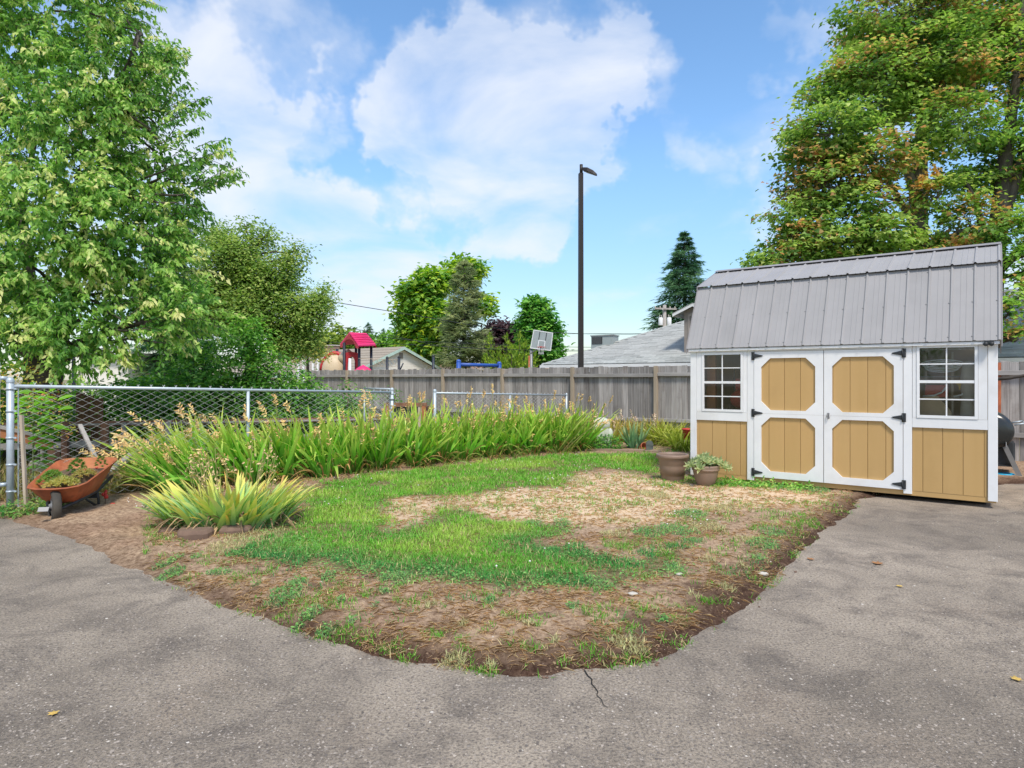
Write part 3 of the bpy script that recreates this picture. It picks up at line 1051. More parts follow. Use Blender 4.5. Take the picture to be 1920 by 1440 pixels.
aggregate()
M['dead_leaf'] = pm('dead_leaf', (.36, .18, .07), (.26, .12, .05), 30, .8)
M['yellow_leaf'] = pm('yellow_leaf', (.55, .38, .10), (.45, .30, .08), 30, .8)
for (u, v, L_, mt, lab) in [(1645, 1058, .10, 'dead_leaf', 'brown curled maple leaf alone on the driveway in front of the double doors'),
                            (1520, 1050, .07, 'dead_leaf', 'small tan dead leaf on the driveway just beyond the dark soil edge'),
                            (1686, 1101, .05, 'yellow_leaf', 'tiny yellow leaf on the driveway nearer than the brown curled leaf'),
                            (1906, 1276, .06, 'yellow_leaf', 'yellow leaf on the driveway far out by the right border of the picture'),
                            (100, 1341, .05, 'yellow_leaf', 'thin yellow leaf on the driveway at the bottom left of the picture'),
                            (1232, 1205, .06, 'dead_leaf', 'orange dead leaf on the dark soil next to a yellowed weed')]:
    p = G(u, v)
    z = max(float(soil_z(np.array([p.x]), np.array([p.y]))[0]) if sdist(np.array([p.x]), np.array([p.y]), SOIL)[0] > 0 else 0, 0)
    mb = MB()
    pts = [(-.5, 0), (-.2, .22), (-.28, .48), (.02, .30), (.22, .45), (.22, .18), (.55, 0), (.22, -.2), (.2, -.42), (0, -.28), (-.3, -.42), (-.2, -.2)]
    vs = [(0, 0, .012)] + [(a * L_, bq * L_, .006 + .10 * L_ * (a * a + bq * bq) * 2) for a, bq in pts]
    mb.add(vs, [(0, i + 1, (i + 1) % 12 + 1) for i in range(12)])
    o = mb.build('fallen_leaf', M[mt], None)
    o.location = (p.x, p.y, z + .003)
    o.rotation_euler = (0, 0, random.uniform(0, 6))
    setp(o, label=lab, category='leaf', group='fallen leaves on the ground')
for (u, v, r, lab) in [(1186, 1129, .030, 'white flat stone lying on the brown soil near the front of the lawn'),
                       (1431, 1083, .034, 'pale whitish lump of plaster on the dark soil by the driveway edge'),
                       (1274, 1089, .025, 'grey stone at the edge of the green tuft on the near side of the lawn')]:
    p = G(u, v)
    z = float(soil_z(np.array([p.x]), np.array([p.y]))[0])
    mb = MB().ball((0, 0, r * .25), r, 9, 6, (1.2, .8, .45), .22)
    o = mb.build('stone', M['pale_stone'])
    o.location = (p.x, p.y, z)
    setp(o, label=lab, category='stone', group='loose stones in the yard')

# ------------------------------------------------------------------ shed
SH = thing('garden_shed', 'tan and white wooden shed with grey metal barn roof and double doors', 'shed', (2.70, 9.71, 0), math.atan2(-.5987, .801))
SW, SD = 3.66, 2.44
GROOVE = [.0, .113, .316, .519, .722, .914, 1.117, 1.322, 1.528, 1.731, 1.822, 1.93, 2.133, 2.336, 2.539, 2.742, 2.935, 3.138, 3.341, 3.544, 3.66]


def board_mesh(w, z0, z1, name='siding_board'):
    g = .0022
    return MB().bevbox(g, w - g, 0, .012, z0, z1, .002).mesh(name, M['tan_paint'])


# sheathing behind everything (butted pieces leave the window openings clear)
wl, wr = (.174, .757, 1.043, 1.884), (2.879, 3.477, 1.043, 1.912)   # window openings x0,x1,z0,z1
mb = MB()
mb.box(0.02, 3.64, .004, .03, .065, 1.043)
mb.box(0.02, wl[0], .004, .03, 1.043, 1.95)
mb.box(wl[1], wr[0], .004, .03, 1.043, 1.95)
mb.box(wr[1], 3.64, .004, .03, 1.043, 1.95)
mb.box(wl[0], wl[1], .004, .03, 1.884, 1.95)
mb.box(wr[0], wr[1], .004, .03, 1.912, 1.95)
mb.build('front_wall', M['tan_paint'], SH)
# gable end walls, back wall, floor, inside faces
GAM = [(0.03, .1), (SD, .1), (SD, 1.95), (SD - .42, 2.83), (SD / 2, 3.17), (.42, 2.83), (.03, 1.95)]
for s0 in (0.0, SW - .03):
    MB().prism([(s0, y, z) for y, z in GAM], (.03, 0, 0)).build('end_wall', M['tan_paint'], SH)
MB().box(.03, SW - .03, SD - .03, SD, .1, 1.95).build('back_wall', M['plywood'], SH)
MB().box(.03, SW - .03, .03, SD - .03, .10, .13).build('shed_floor', M['plywood'], SH)
MB().box(0.004, SW - .004, -.008, .028, .066, .127).build('rim_joist', M['tan_paint'], SH)
for y in (.25, 1.2, 2.2):
    MB().box(.1, SW - .1, y, y + .1, .0, .064).build('skid', M['dark_void'], SH)
# lower panels: boards with open grooves between
for lo, hi, z1 in ((.082, .822, .902), (2.824, 3.578, .915)):
    cuts = [lo] + [g for g in GROOVE if lo + .02 < g < hi - .02] + [hi]
    for a, c2 in zip(cuts, cuts[1:]):
        link('siding_board', board_mesh(c2 - a, .128, z1), SH, (a, -.0115, 0))
# white trim boards (each piece butts the next)
T = M['white_paint']
trims = [('corner_board', -.012, .082, .078, 1.955), ('corner_board', 3.578, 3.672, .088, 1.955), ('door_casing', .822, .917, .078, 1.893), ('door_casing', 2.730, 2.824, .088, 1.893),
         ('header_board', .082, .822, 1.895, 1.955), ('header_board', .822, 2.824, 1.895, 1.955), ('header_board', 2.824, 3.578, 1.914, 1.955),
         ('window_apron', .082, .822, .902, 1.030), ('window_apron', 2.824, 3.578, .915, 1.030),
         ('window_casing', .082, .165, 1.032, 1.893), ('window_casing', .766, .820, 1.032, 1.893), ('window_casing', 2.826, 2.870, 1.032, 1.912), ('window_casing', 3.486, 3.576, 1.032, 1.912)]
for nm, a, c2, z0, z1 in trims:
    MB().bevbox(a + .001, c2 - .001, -.032, .003, z0, z1, .003).build(nm, T, SH)
for s0 in (-.012, 3.662):
    MB().box(s0, s0 + .01, -.02, .07, .09, 1.95).build('corner_return', T, SH)


def octring(mb, x0, x1, z0, z1, o, y0, y1):
    """Flat frame from rectangle to octagon, thickness y0..y1; o = 8 octagon points lt,tl,tr,rt,rb,br,bl,lb."""
    R = [(x0, z1), (x1, z1), (x1, z0), (x0, z0)]
    vs = [(x, y0, z) for x, z in R] + [(x, y0, z) for x, z in o] + [(x, y1, z) for x, z in R] + [(x, y1, z) for x, z in o]
    lt, tl, tr, rt, rb, br, bl, lb = range(4, 12)
    fs = [(0, 1, tr, tl), (1, 2, rb, rt), (2, 3, bl, br), (3, 0, lt, lb), (0, tl, lt), (1, rt, tr), (2, br, rb), (3, lb, bl)]
    fs += [tuple(i + 12 for i in reversed(q)) for q in fs]
    ring = [lt, tl, tr, rt, rb, br, bl, lb]
    fs += [(ring[i], ring[(i + 1) % 8], ring[(i + 1) % 8] + 12, ring[i] + 12) for i in range(8)]
    fs += [(i, i + 12, (i + 1) % 4 + 12, (i + 1) % 4) for i in range(4)]
    mb.add(vs, fs)


def hinge(parent, x, z, sgn):
    """Strap hinge: butt plate on the casing, tapering strap towards sgn, four bolt heads."""
    mb = MB()
    mb.bevbox(x - .022, x + .022, -.046, -.038, z - .055, z + .055, .003)
    xs = x + sgn * .022
    mb.prism([(xs, -.041, z + .030), (xs + sgn * .10, -.041, z + .009), (xs + sgn * .112, -.041, z), (xs + sgn * .10, -.041, z - .009), (xs, -.041, z - .030)], (0, -.006, 0))
    mb.tube([(x + sgn * .016, -.052, z - .05), (x + sgn * .016, -.052, z + .05)], .007, 8)
    for dz in (-.038, .038):
        mb.ball((x - sgn * .008, -.047, z + dz), .006, 6, 4)
    for dx in (.03, .08):
        mb.ball((xs + sgn * dx, -.048, z), .005, 6, 4)
    return mb.build('hinge', M['black_iron'], parent)


for k, (x0, x1) in enumerate(((.921, 1.818), (1.826, 2.726))):
    dr = bpy.data.objects.new('door', None)
    COL.objects.link(dr)
    dr.parent = SH
    q = 0 if k == 0 else .904
    cuts = [x0 + .04, 1.117, 1.322, 1.528, 1.731, x1 - .03] if k == 0 else [x0 + .03, 1.93, 2.133, 2.336, 2.539, x1 - .04]
    for a, c2 in zip(cuts, cuts[1:]):
        link('siding_board', board_mesh(c2 - a, .16, 1.86), dr, (a, -.0135, 0))
    fb = MB()
    cx0, cx1 = (1.018, 1.719) if k == 0 else (1.924, 2.630)
    c = .122
    for z0, z1, oz0, oz1 in ((1.026, 1.890, 1.075, 1.797), (.132, 1.024, .224, .975)):
        o8 = [(cx0, oz1 - c), (cx0 + c, oz1), (cx1 - c, oz1), (cx1, oz1 - c), (cx1, oz0 + c), (cx1 - c, oz0), (cx0 + c, oz0), (cx0, oz0 + c)]
        octring(fb, x0, x1, z0, z1, o8, -.038, -.015)
    fb.build('door_frame', T, dr)
    hx = .908 if k == 0 else 2.739
    for z in (1.832, 1.030, .197):
        hinge(dr, hx, z, 1 if k == 0 else -1)
    if k == 1:
        hb = MB()
        hb.bevbox(1.866, 1.894, -.042, -.0385, .985, 1.060, .003)
        hb.tube([(1.870, -.046, 1.05), (1.868, -.062, 1.01), (1.880, -.066, .982), (1.892, -.062, 1.01), (1.890, -.046, 1.05)], .006, 6)
        hb.build('latch_handle', M['grey_steel'], dr)
for k, (x0, x1, z0, z1) in enumerate((wl, wr)):
    w = bpy.data.objects.new('window', None)
    COL.objects.link(w)
    w.parent = SH
    mb = MB()
    e, zm = .024, (z0 + z1) / 2 + (.0 if k else -.005)
    for a, b_, c2, d in ((x0 - .008, x0 + e, z0 - .01, z1 + .008), (x1 - e, x1 + .008, z0 - .01, z1 + .008), (x0 + e, x1 - e, z0 - .01, z0 + e), (x0 + e, x1 - e, z1 - e, z1 + .008)):
        mb.bevbox(a, b_, -.040, .02, c2, d, .002)
    mb.bevbox(x0 + e, x1 - e, -.034, .012, zm - .017, zm + .017, .002)
    mb.build('window_frame', T, w)
    xm = (x0 + x1) / 2
    mt = MB()
    rows = []
    for za, zb in ((z0 + e, zm - .017), (zm + .017, z1 - e)):
        zc = (za + zb) / 2
        rows += [(za, zc - .007), (zc + .007, zb)]
        mt.box(x0 + e, xm - .007, -.026, -.006, zc - .007, zc + .007)
        mt.box(xm + .007, x1 - e, -.026, -.006, zc - .007, zc + .007)
        mt.box(xm - .007, xm + .007, -.027, -.005, za, zb)
    mt.build('muntin', T, w)
    for za, zb in rows:
        for xa, xb in ((x0 + e, xm - .007), (xm + .007, x1 - e)):
            MB().box(xa, xb, -.018, -.014, za, zb).build('pane', M['glass'], w)

# roof: one formed metal panel per rib bay, four slopes
RX0, RX1, NB = -.045, 3.705, 16
bw = (RX1 - RX0) / NB
slopes = [((-.085, 1.958), (.385, 2.918)), ((.345, 2.928), (1.205, 3.268)), ((SD + .085, 1.958), (SD - .385, 2.918)), ((SD - .345, 2.928), (SD - 1.205, 3.268))]
for k, (p0, p1) in enumerate(slopes):
    Ln = math.hypot(p1[0] - p0[0], p1[1] - p0[1])
    d = Vector((0, (p1[0] - p0[0]) / Ln, (p1[1] - p0[1]) / Ln))
    nrm = Vector((0, -d.z, d.y)) if k < 2 else Vector((0, d.z, -d.y))
    if nrm.z < 0:
        nrm = -nrm
    prof = [(0, 0), (bw * .30, 0), (bw * .31, .003), (bw * .35, .003), (bw * .36, 0), (bw * .55, 0), (bw * .56, .003), (bw * .60, .003), (bw * .61, 0), (bw - .038, 0), (bw - .026, .017), (bw - .012, .017), (bw, 0)]
    low = [(x, h_ - .005) for x, h_ in prof]
    ring = prof + low[::-1]
    vs, fs, n = [], [], len(ring)
    for t in (0, Ln):
        vs += [Vector((x, 0, 0)) + d * t + nrm * h_ for x, h_ in ring]
    fs = [(i, (i + 1) % n, n + (i + 1) % n, n + i) for i in range(n)] + [tuple(range(n - 1, -1, -1)), tuple(range(n, 2 * n))]
    bb = MB().add(vs, fs)
    for t in (.06, Ln * .5, Ln - .06) if Ln > 1 else (.06, Ln - .06):
        q = Vector((bw * .82, 0, 0)) + d * t + nrm * .002
        bb.ball(q, .008, 6, 4)
    me = bb.mesh('roof_panel', M['roof_metal'])
    for i in range(NB):
        link('roof_panel', me, SH, (RX0 + i * bw, p0[0], p0[1]))
rc = MB()
for sg in (-1, 1):
    rc.prism([(RX0 - .004, SD / 2, 3.305), (RX0 - .004, SD / 2 + sg * .10, 3.268), (RX0 - .004, SD / 2 + sg * .10, 3.262), (RX0 - .004, SD / 2, 3.297)], (RX1 - RX0 + .008, 0, 0))
rc.build('ridge_cap', M['trim_metal'], SH)
for s0 in (RX0 - .012, RX1 + .0):
    g = MB()
    for a, c2 in (((-.09, 1.945), (.378, 2.905)), ((.345, 2.915), (1.22, 3.262)), ((SD + .09, 1.945), (SD - .378, 2.905)), ((SD - .345, 2.915), (SD - 1.22, 3.262))):
        g.prism([(s0, a[0], a[1] - .06), (s0, c2[0], c2[1] - .06), (s0, c2[0], c2[1] + .018), (s0, a[0], a[1] + .018)], (.012, 0, 0))
    g.build('rake_trim', M['trim_metal'], SH)
MB().bevbox(-.03, 3.69, -.070, -.034, 1.915, 1.946, .003).build('eave_board', T, SH)
MB().box(-.03, 3.69, -.033, .03, 1.956, 1.975).build('soffit', T, SH)
# small black floodlight under the eave
fl = MB().bevbox(3.545, 3.635, -.115, -.072, 1.905, 1.955, .006)
fl.ball((3.56, -.118, 1.915), .026, 8, 6)
fl.ball((3.615, -.118, 1.915), .026, 8, 6)
fl.build('floodlight', M['black_iron'], SH)


def shed_pt(x, y, z):
    return SH.matrix_basis @ Vector((x, y, z))


bpy.context.view_layer.update()
SROT = SH.rotation_euler.z


def inside(name, label, cat, x, y, z=.13):
    return thing(name, label, cat, shed_pt(x, y, z), SROT)


# things seen through the panes
st = inside('wall_stud', 'bare orange-brown stud standing inside the shed behind its smaller window', 'stud', .25, .16)
MB().box(-.07, .06, -.03, .05, 0, 1.8).build('stud_post', M['orange_wood'], st)
mw = inside('push_mower', 'red push mower stored upright behind the smaller shed window', 'mower', .66, .34)
mb = MB()
mb.ball((0, 0, 1.08), .24, 14, 9, (.85, .5, .62), .03)
mb.ball((-.02, -.05, 1.17), .10, 10, 7, (1, .8, .5))
mb.build('deck', M['red_paint'], mw)
mb = MB().box(-.11, .11, -.02, .14, 1.22, 1.38)
mb.build('engine_cover', M['red_paint'], mw)
mb = MB()
for dx in (-.16, .16):
    mb.tube([(dx, .08, 0), (dx, .08, .95), (dx * .9, .02, 1.52)], .014, 6)
mb.tube([(-.144, .02, 1.52), (.144, .02, 1.52)], .014, 6)
mb.build('handle', M['black_iron'], mw)
mb = MB()
for dx in (-.2, .2):
    mb.tube([(dx - .02, .02, .92), (dx + .02, .02, .92)], .09, 12)
mb.build('wheel', M['rubber'], mw)
sf = inside('shelf_unit', 'wire shelf unit inside the shed behind its larger window', 'shelf', 3.16, .36)
for dx in (-.22, .06, .3):
    MB().box(dx - .011, dx + .011, -.01, .012, 0, 1.72).build('upright', M['pale_wood'], sf)
for z in (1.01, 1.27, 1.53):
    MB().box(-.27, .34, -.02, .38, z - .13, z - .115).build('shelf', M['grey_wood'], sf)
cb_ = inside('cardboard_carton', 'brown cardboard carton with slanting flaps low behind the larger shed window', 'carton', 3.02, .2)
mb = MB().prism([(-.17, -.04, .75), (.20, -.04, .75), (.20, -.04, .97), (.06, -.04, 1.17), (-.17, -.04, 1.14)], (0, .14, 0))
mb.build('carton_body', M['cardboard'], cb_)
rt = inside('red_toolbox', 'red toolbox with white straps on the middle shelf behind the larger window', 'toolbox', 3.04, .28, 1.285)
MB().bevbox(-.10, .14, -.08, .15, .0, .15, .012).build('toolbox_body', M['red_paint'], rt)
mb = MB()
mb.tube([(-.12, -.09, .01), (0, -.10, .02), (.08, -.10, .06), (.13, -.10, .13)], .011, 6)
mb.tube([(.20, -.09, .01), (.28, -.10, .03), (.33, -.09, .10)], .011, 6)
mb.build('strap', M['white_paint'], rt)
rp = inside('rope_coil', 'white rope coil hanging above the shelves behind the larger window', 'rope', 3.12, .20, 1.64)
mb = MB()
for j in range(4):
    pts = [(.17 * math.cos(t * .35 + j) * (1 + .1 * j), .02 * math.sin(t + j), .045 * math.sin(t * .35 + j) + .02 * j) for t in range(19)]
    mb.tube(pts, .007, 5, False)
mb.build('rope', M['white_paint'], rp)
bc = inside('cloth_bundle', 'beige cloth bundle standing upright behind the larger shed window', 'cloth', 3.40, .22)
mb = MB().lathe([(.001, .7), (.09, .7), (.10, .95), (.085, 1.2), (.095, 1.4), (.07, 1.58), (.001, 1.6)], 12)
mb.build('bundle', M['beige_cloth'], bc)
yb = inside('yellow_funnel', 'small yellow plastic funnel on the shelf behind the larger window', 'funnel', 3.30, .22, 1.43)
MB().lathe([(.055, .06), (.055, .04), (.012, -.01), (.010, -.05)], 10).build('cone', M['yellow_plastic'], yb)

# ------------------------------------------------------------------ pots by the shed
pp = G(1265, 908)
t = thing('plant_pot', 'empty tall taupe plastic pot with a thick rim at the shed corner', 'pot', (pp.x, pp.y + .12, .025), 0, 'taupe pots by the shed')
MB().lathe([(.001, 0), (.150, 0), (.158, .012), (.205, .34), (.209, .345)], 36).build('body', M['pot'], t)
MB().lathe([(.207, .338), (.226, .345), (.232, .36), (.232, .385), (.222, .398), (.205, .396), (.198, .37), (.188, .2), (.17, .09), (.001, .09)], 36).build('rim', M['pot'], t)
pp = G(1327, 916)
t = thing('plant_pot', 'rounded taupe plastic pot holding a variegated pale green plant', 'pot', (pp.x, pp.y + .1, .025), 0, 'taupe pots by the shed')
MB().lathe([(.001, 0), (.105, 0), (.115, .008), (.150, .10), (.168, .18), (.172, .21), (.180, .215)], 36).build('body', M['pot'], t)
MB().lathe([(.176, .212), (.188, .22), (.188, .236), (.182, .242), (.186, .252), (.190, .278), (.182, .288), (.168, .286), (.160, .25), (.001, .25)], 36).build('rim', M['pot'], t)
MB().lathe([(.165, .245), (.1, .262), (.001, .27)], 18).build('soil', M['soil_pot'], t)
pl = thing('potted_plant', 'variegated grey-green leafy plant spilling over the rounded taupe pot', 'plant', (pp.x, pp.y + .1, .28))


def rosettes(name, parent, centres, nl, L_, Wd, ca, cbq, tmpl=OVAL, flat=.35):
    Pn, D, Nn, S, W, C = [], [], [], [], [], []
    for (cx, cy, cz, sc, axis) in centres:
        ax = Vector(axis).normalized()
        a = ax.orthogonal().normalized()
        b_ = ax.cross(a)
        for i in range(nl):
            t_ = i * 2.4
            ring = i / nl
            e = (1 - ring) * flat + .12
            d = a * math.cos(t_) + b_ * math.sin(t_)
            d = (d * (1 - .6 * (1 - ring)) + ax * (1.3 - ring * 1.1)).normalized()
            Pn.append((cx, cy, cz))
            D.append(d)
            Nn.append(ax + d * .2)
            s = L_ * sc * random.uniform(.75, 1.15)
            S.append(s)
            W.append(Wd * sc * random.uniform(.8, 1.2))
            k = random.random()
            C.append([ca[j] * (1 - k) + cbq[j] * k for j in range(3)])
    me = leaves(name, np.array(Pn, float), np.array(D, float), np.array(Nn, float), np.array(S), np.array(W), tmpl, np.array(C), M['leaf'])
    o = link(name, me, parent)
    return o


cs = []
for i in range(22):
    a, r = i * 2.4, .17 * math.sqrt(i / 22)
    cs.append((math.cos(a) * r, math.sin(a) * r, .02 + .10 * (1 - r / .17) + random.uniform(0, .03), 1, (math.cos(a) * r * 5, math.sin(a) * r * 5, 1)))
for dx, dy, dz in ((.22, -.05, .03), (.27, -.09, -.01), (.21, -.12, .0), (-.20, -.06, .02), (-.23, -.02, .0), (-.13, -.16, -.01), (.17, -.02, .06)):
    cs.append((dx, dy, dz, 1.1, (dx * 2, dy * 2 - .3, .5)))
setp(rosettes('leaves', pl, cs, 11, .095, .032, (.13, .20, .11), (.33, .38, .24)), kind='stuff')
mb = MB()
for c_ in cs:
    mb.tube([(c_[0] * .3, c_[1] * .3, -.02), (c_[0] * .8, c_[1] * .8, c_[2] * .6), c_[:3]], .004, 5)
mb.build('stems', pm('green_stem', (.16, .25, .08), None, 8, .6), pl)

# ------------------------------------------------------------------ wooden board fence
FO, FD = Vector((-4.045, 22.0, 0)), Vector((.7791, -.6267, 0)).normalized()
FN = Vector((-FD.y, FD.x, 0)) * -1                       # towards the yard
if FN.y > 0:
    FN = -FN
FROT = math.atan2(FD.y, FD.x)
wf = thing('board_fence', 'tall weathered grey cedar board fence across the back of the yard', 'fence', FO, FROT)
# local frame: x along the fence, -y towards the yard
variants = []
for i in range(10):
    w = random.uniform(.1400, .1436)
    mb = MB()
    z1 = 1.815 + random.uniform(-.012, .014)
    b = .006
    sk = random.uniform(-.004, .004)
    ring = [(.002 + b, -.006), (w - b, -.006), (w, 0), (w, .012), (.002, .012), (.002, 0)]
    nseg = 3
    vs, fs = [], []
    for j in range(nseg + 1):
        z = .05 + (z1 - .05) * j / nseg
        dx, dy = sk * j / nseg + random.uniform(-.0012, .0012), random.uniform(-.005, .005)
        vs += [(x + dx, y + dy, z + (random.uniform(-.004, .004) if j == nseg else 0)) for x, y in ring]
    n = len(ring)
    for j in range(nseg):
        fs += [(j * n + k, j * n + (k + 1) % n, (j + 1) * n + (k + 1) % n, (j + 1) * n + k) for k in range(n)]
    fs += [tuple(range(nseg * n, nseg * n + n))]
    mb.add(vs, fs)
    variants.append(mb.mesh('board', M['fence_wood']))
s = -5.2
while s < 19.6:
    link('board', random.choice(variants), wf, (s, random.uniform(-.004, .004), random.uniform(-.02, .012)), (0, random.uniform(-.004, .004), 0))
    s += .1445
for n in range(-2, 9):
    x = 2.44 * n
    MB().bevbox(x - .045, x + .045, -.105, -.018, 0, 1.80 + random.uniform(-.01, .02), .006).build('fence_post', M['fence_post'], wf)
    for z0 in (1.56, .46):
        dz = random.uniform(-.015, .015)
        mb = MB()
        mb.bevbox(0, .085, -.022, .022, 0, 2.34, .004, Matrix.Translation((x + .05, -.058, z0 + .085 + dz)) @ Matrix.Rotation(math.radians(90), 4, 'Y'))
        mb.build('rail', M['rail_wood'], wf)
kn = MB()
for dx, dz in ((3.95, 1.765), (4.07, 1.76)):
    kn.lathe([(.016, 0), (.034, 0), (.036, .004), (.016, .004)], 12, M=Matrix.Translation((dx, -.0125, dz)) @ Matrix.Rotation(math.radians(90), 4, 'X'))
kn.build('knot', M['pale_wood'], wf)

# ------------------------------------------------------------------ chain-link fence
C0, CD = Vector((-5.63, 7.26, 0)), Vector((3.395, 4.79, 0))
CL = CD.length
CD = CD.normalized()


def cpt(s):
    return C0 + CD * s


def railz(s):
    return 1.43 - .0297 * s


def chain_mesh(mb, p0, p1, zb0, zt0, zb1, zt1, barbs=True, r=.0026):
    """Woven zigzag wires between two uprights."""
    L_ = (p1 - p0).length
    d = (p1 - p0).normalized()
    nrm = Vector((-d.y, d.x, 0))
    pitch = .0405                                       # half a diamond
    nw = int(L_ / (2 * pitch))
    step = L_ / (nw * 2)
    for i in range(nw):
        s0 = (2 * i + 1) * step
        f_ = s0 / L_
        zb, zt = zb0 + (zb1 - zb0) * f_, zt0 + (zt1 - zt0) * f_
        nz = int((zt - zb) / .0405)
        pts = []
        for j in range(nz + 1):
            side = 1 if (i + j) % 2 else -1
            pts.append(p0 + d * (s0 + side * step) + nrm * (.003 * (1 if j % 2 else -1)) + Vector((0, 0, zt - j * .0405)))
        mb.tube(pts, r, 6, False, True)
        if barbs:
            a = pts[0]
            for sg in (-1, 1):
                mb.tube([a, a + d * (.004 * sg) + Vector((0, 0, .02)), a + d * (.014 * sg) + Vector((0, 0, .036))], r, 4, False, False)


def pipe_post(parent, base, p, z1, r, cap=True):
    mb = MB().tube([(p.x, p.y, -.05), (p.x, p.y, z1)], r, 14)
    mb.build('post', M['galv'], parent, base)
    if cap:
        mb = MB().lathe([(r + .004, -.03), (r + .005, .0), (r * .85, .018), (r * .4, .028), (.001, .03)], 14, (p.x, p.y, z1))
        mb.build('post_cap', M['galv'], parent, base)


def band(mb, p, z, r):
    mb.lathe([(r + .002, -.011), (r + .006, -.011), (r + .006, .011), (r + .002, .011)], 14, (p.x, p.y, z))
    mb.box(p.x + r, p.x + r + .035, p.y - .006, p.y + .006, z - .009, z + .009)


S2 = CL
S1 = CL * .4988
cl = thing('chain_link_fence', 'galvanised chain-link fence with a top rail, running back from the driveway behind the wheelbarrow', 'fence', C0, 0, 'chain-link fences')
base = tuple(C0)
pipe_post(cl, base, C0, 1.50, .036)
pipe_post(cl, base, cpt(S1), railz(S1) - .02, .024, False)
pipe_post(cl, base, cpt(S2), railz(S2) + .06, .030)
a, c2 = cpt(.03), cpt(S2 - .03)
MB().tube([(a.x, a.y, railz(.03)), (c2.x, c2.y, railz(S2))], .021, 10).build('top_rail', M['galv'], cl, base)
mb = MB()
chain_mesh(mb, cpt(.07), cpt(S2 - .05), .05, railz(.07) + .012, .02, railz(S2) + .012)
setp(mb.build('wire_mesh', M['wire'], cl, base), kind='stuff')
mb = MB()
for z in (.25, .55, .85, 1.15, 1.40):
    band(mb, C0, z, .036)
    band(mb, cpt(S2), z * .88, .030)
mb.build('tension_band', M['galv'], cl, base)
q = cpt(.075)
MB().box(q.x - .006, q.x + .006, q.y - .004, q.y + .004, .06, 1.42).build('tension_bar', M['galv'], cl, base)

# second run beyond the opening, ends at the wooden fence
S3, S4 = 7.05, 12.25
b3 = tuple(cpt(S3))
c3 = thing('chain_link_fence', 'far chain-link run from the gate opening to the wooden fence, behind the tall iris leaves', 'fence', b3, 0, 'chain-link fences')
pipe_post(c3, b3, cpt(S3), railz(S3) + .05, .032)
pipe_post(c3, b3, cpt((S3 + S4) / 2), railz((S3 + S4) / 2) - .02, .022, False)
pipe_post(c3, b3, cpt(S4), railz(S4) + .03, .028)
a, c2 = cpt(S3), cpt(S4)
MB().tube([(a.x, a.y, railz(S3)), (c2.x, c2.y, railz(S4))], .020, 8).build('top_rail', M['galv'], c3, b3)
mb = MB()
chain_mesh(mb, cpt(S3 + .05), cpt(S4 - .04), .02, railz(S3) + .01, .0, railz(S4) + .01)
setp(mb.build('wire_mesh', M['wire'], c3, b3), kind='stuff')

# small gate hanging open from the post at S2


def gate(name, label, hinge_p, end_p, z0, z1, group=None):
    bs = tuple(hinge_p)
    g = thing(name, label, 'gate', bs, 0, group)
    mb = MB()
    d = (end_p - hinge_p).normalized()
    h_, e_ = hinge_p + d * .05, end_p
    r = .018
    ring = [(h_.x, h_.y, z0), (h_.x, h_.y, z1), (e_.x, e_.y, z1), (e_.x, e_.y, z0)]
    for i in range(4):
        mb.tube([ring[i], ring[(i + 1) % 4]], r, 10)
    mb.build('gate_frame', M['galv'], g, bs)
    mb = MB()
    chain_mesh(mb, h_ + d * .02, e_ - d * .02, z0 + .01, z1 - .012, z0 + .01, z1 - .012, False)
    setp(mb.build('wire_mesh', M['wire'], g, bs), kind='stuff')
    mb = MB()
    for z in (z0 + .25, z1 - .18):
        mb.lathe([(.030, -.02), (.040, -.02), (.040, .02), (.030, .02)], 12, (hinge_p.x, hinge_p.y, z))
        mb.tube([(hinge_p.x, hinge_p.y, z), (h_.x, h_.y, z)], .012, 8)
    mb.build('gate_hinge', M['galv'], g, bs)
    return g


gp = cpt(S2)
q = P(683, 729, gp.y + .75)
gate('wire_gate', 'small chain-link gate standing open at the gap between the two fence runs', gp, Vector((q.x, q.y, 0)), .10, 1.315, 'chain-link gates')
gd = Vector((-.93, -.18, 0)).normalized()
gate('wire_gate', 'tall chain-link gate whose hinge pipe stands at the left border beside the driveway', C0 + gd * .07, C0 + gd * 1.5, .08, 1.70, 'chain-link gates')

# ------------------------------------------------------------------ rustic rails, boards and stakes beyond the chain-link fence
a, c2 = Vector((-8.2, 10.0, 0)), Vector((-2.6, 13.4, 0))
rf = thing('rustic_fence', 'low weathered two-rail wooden fence beyond the chain-link fence', 'fence', a)
d = (c2 - a)
for z0, th, hgt in ((.76, .05, .035), (.735, .02, .10), (.40, .04, .11)):
    p0, p1 = Vector((0, 0, z0)), Vector((d.x, d.y, z0 - .10))
    s_ = Vector((-d.y, d.x, 0)).normalized() * th
    mb = MB().prism([p0 - s_, p0 + s_, p0 + s_ + Vector((0, 0, hgt * .9)), p0 - s_ + Vector((0, 0, hgt * .9))], p1 - p0)
    mb.build('rail', M['grey_wood'] if hgt != .10 else M['brown_wood'], rf)
for u, w, mt in ((203, .055, 'brown_wood'), (238, .025, 'grey_wood'), (409, .05, 'brown_wood'), (560, .05, 'brown_wood'), (130, .05, 'brown_wood'), (320, .03, 'grey_wood')):
    k = (u - 960) / F
    t_ = (k * a.y - a.x) / (d.x - k * d.y)
    p = d * t_
    MB().bevbox(p.x - w, p.x + w, p.y - .13, p.y - .06, 0, .80 - .1 * t_, .004).build('fence_post', M[mt], rf)
p0, p1 = P(-40, 794, 7.9), P(100, 826, 8.25)
hr = thing('wooden_handrail', 'sloping grey-topped wooden handrail on a brown post behind the wheelbarrow', 'handrail', (p1.x, p1.y, 0))
dv = p0 - p1
s_ = Vector((-dv.y, dv.x, 0)).normalized() * .045
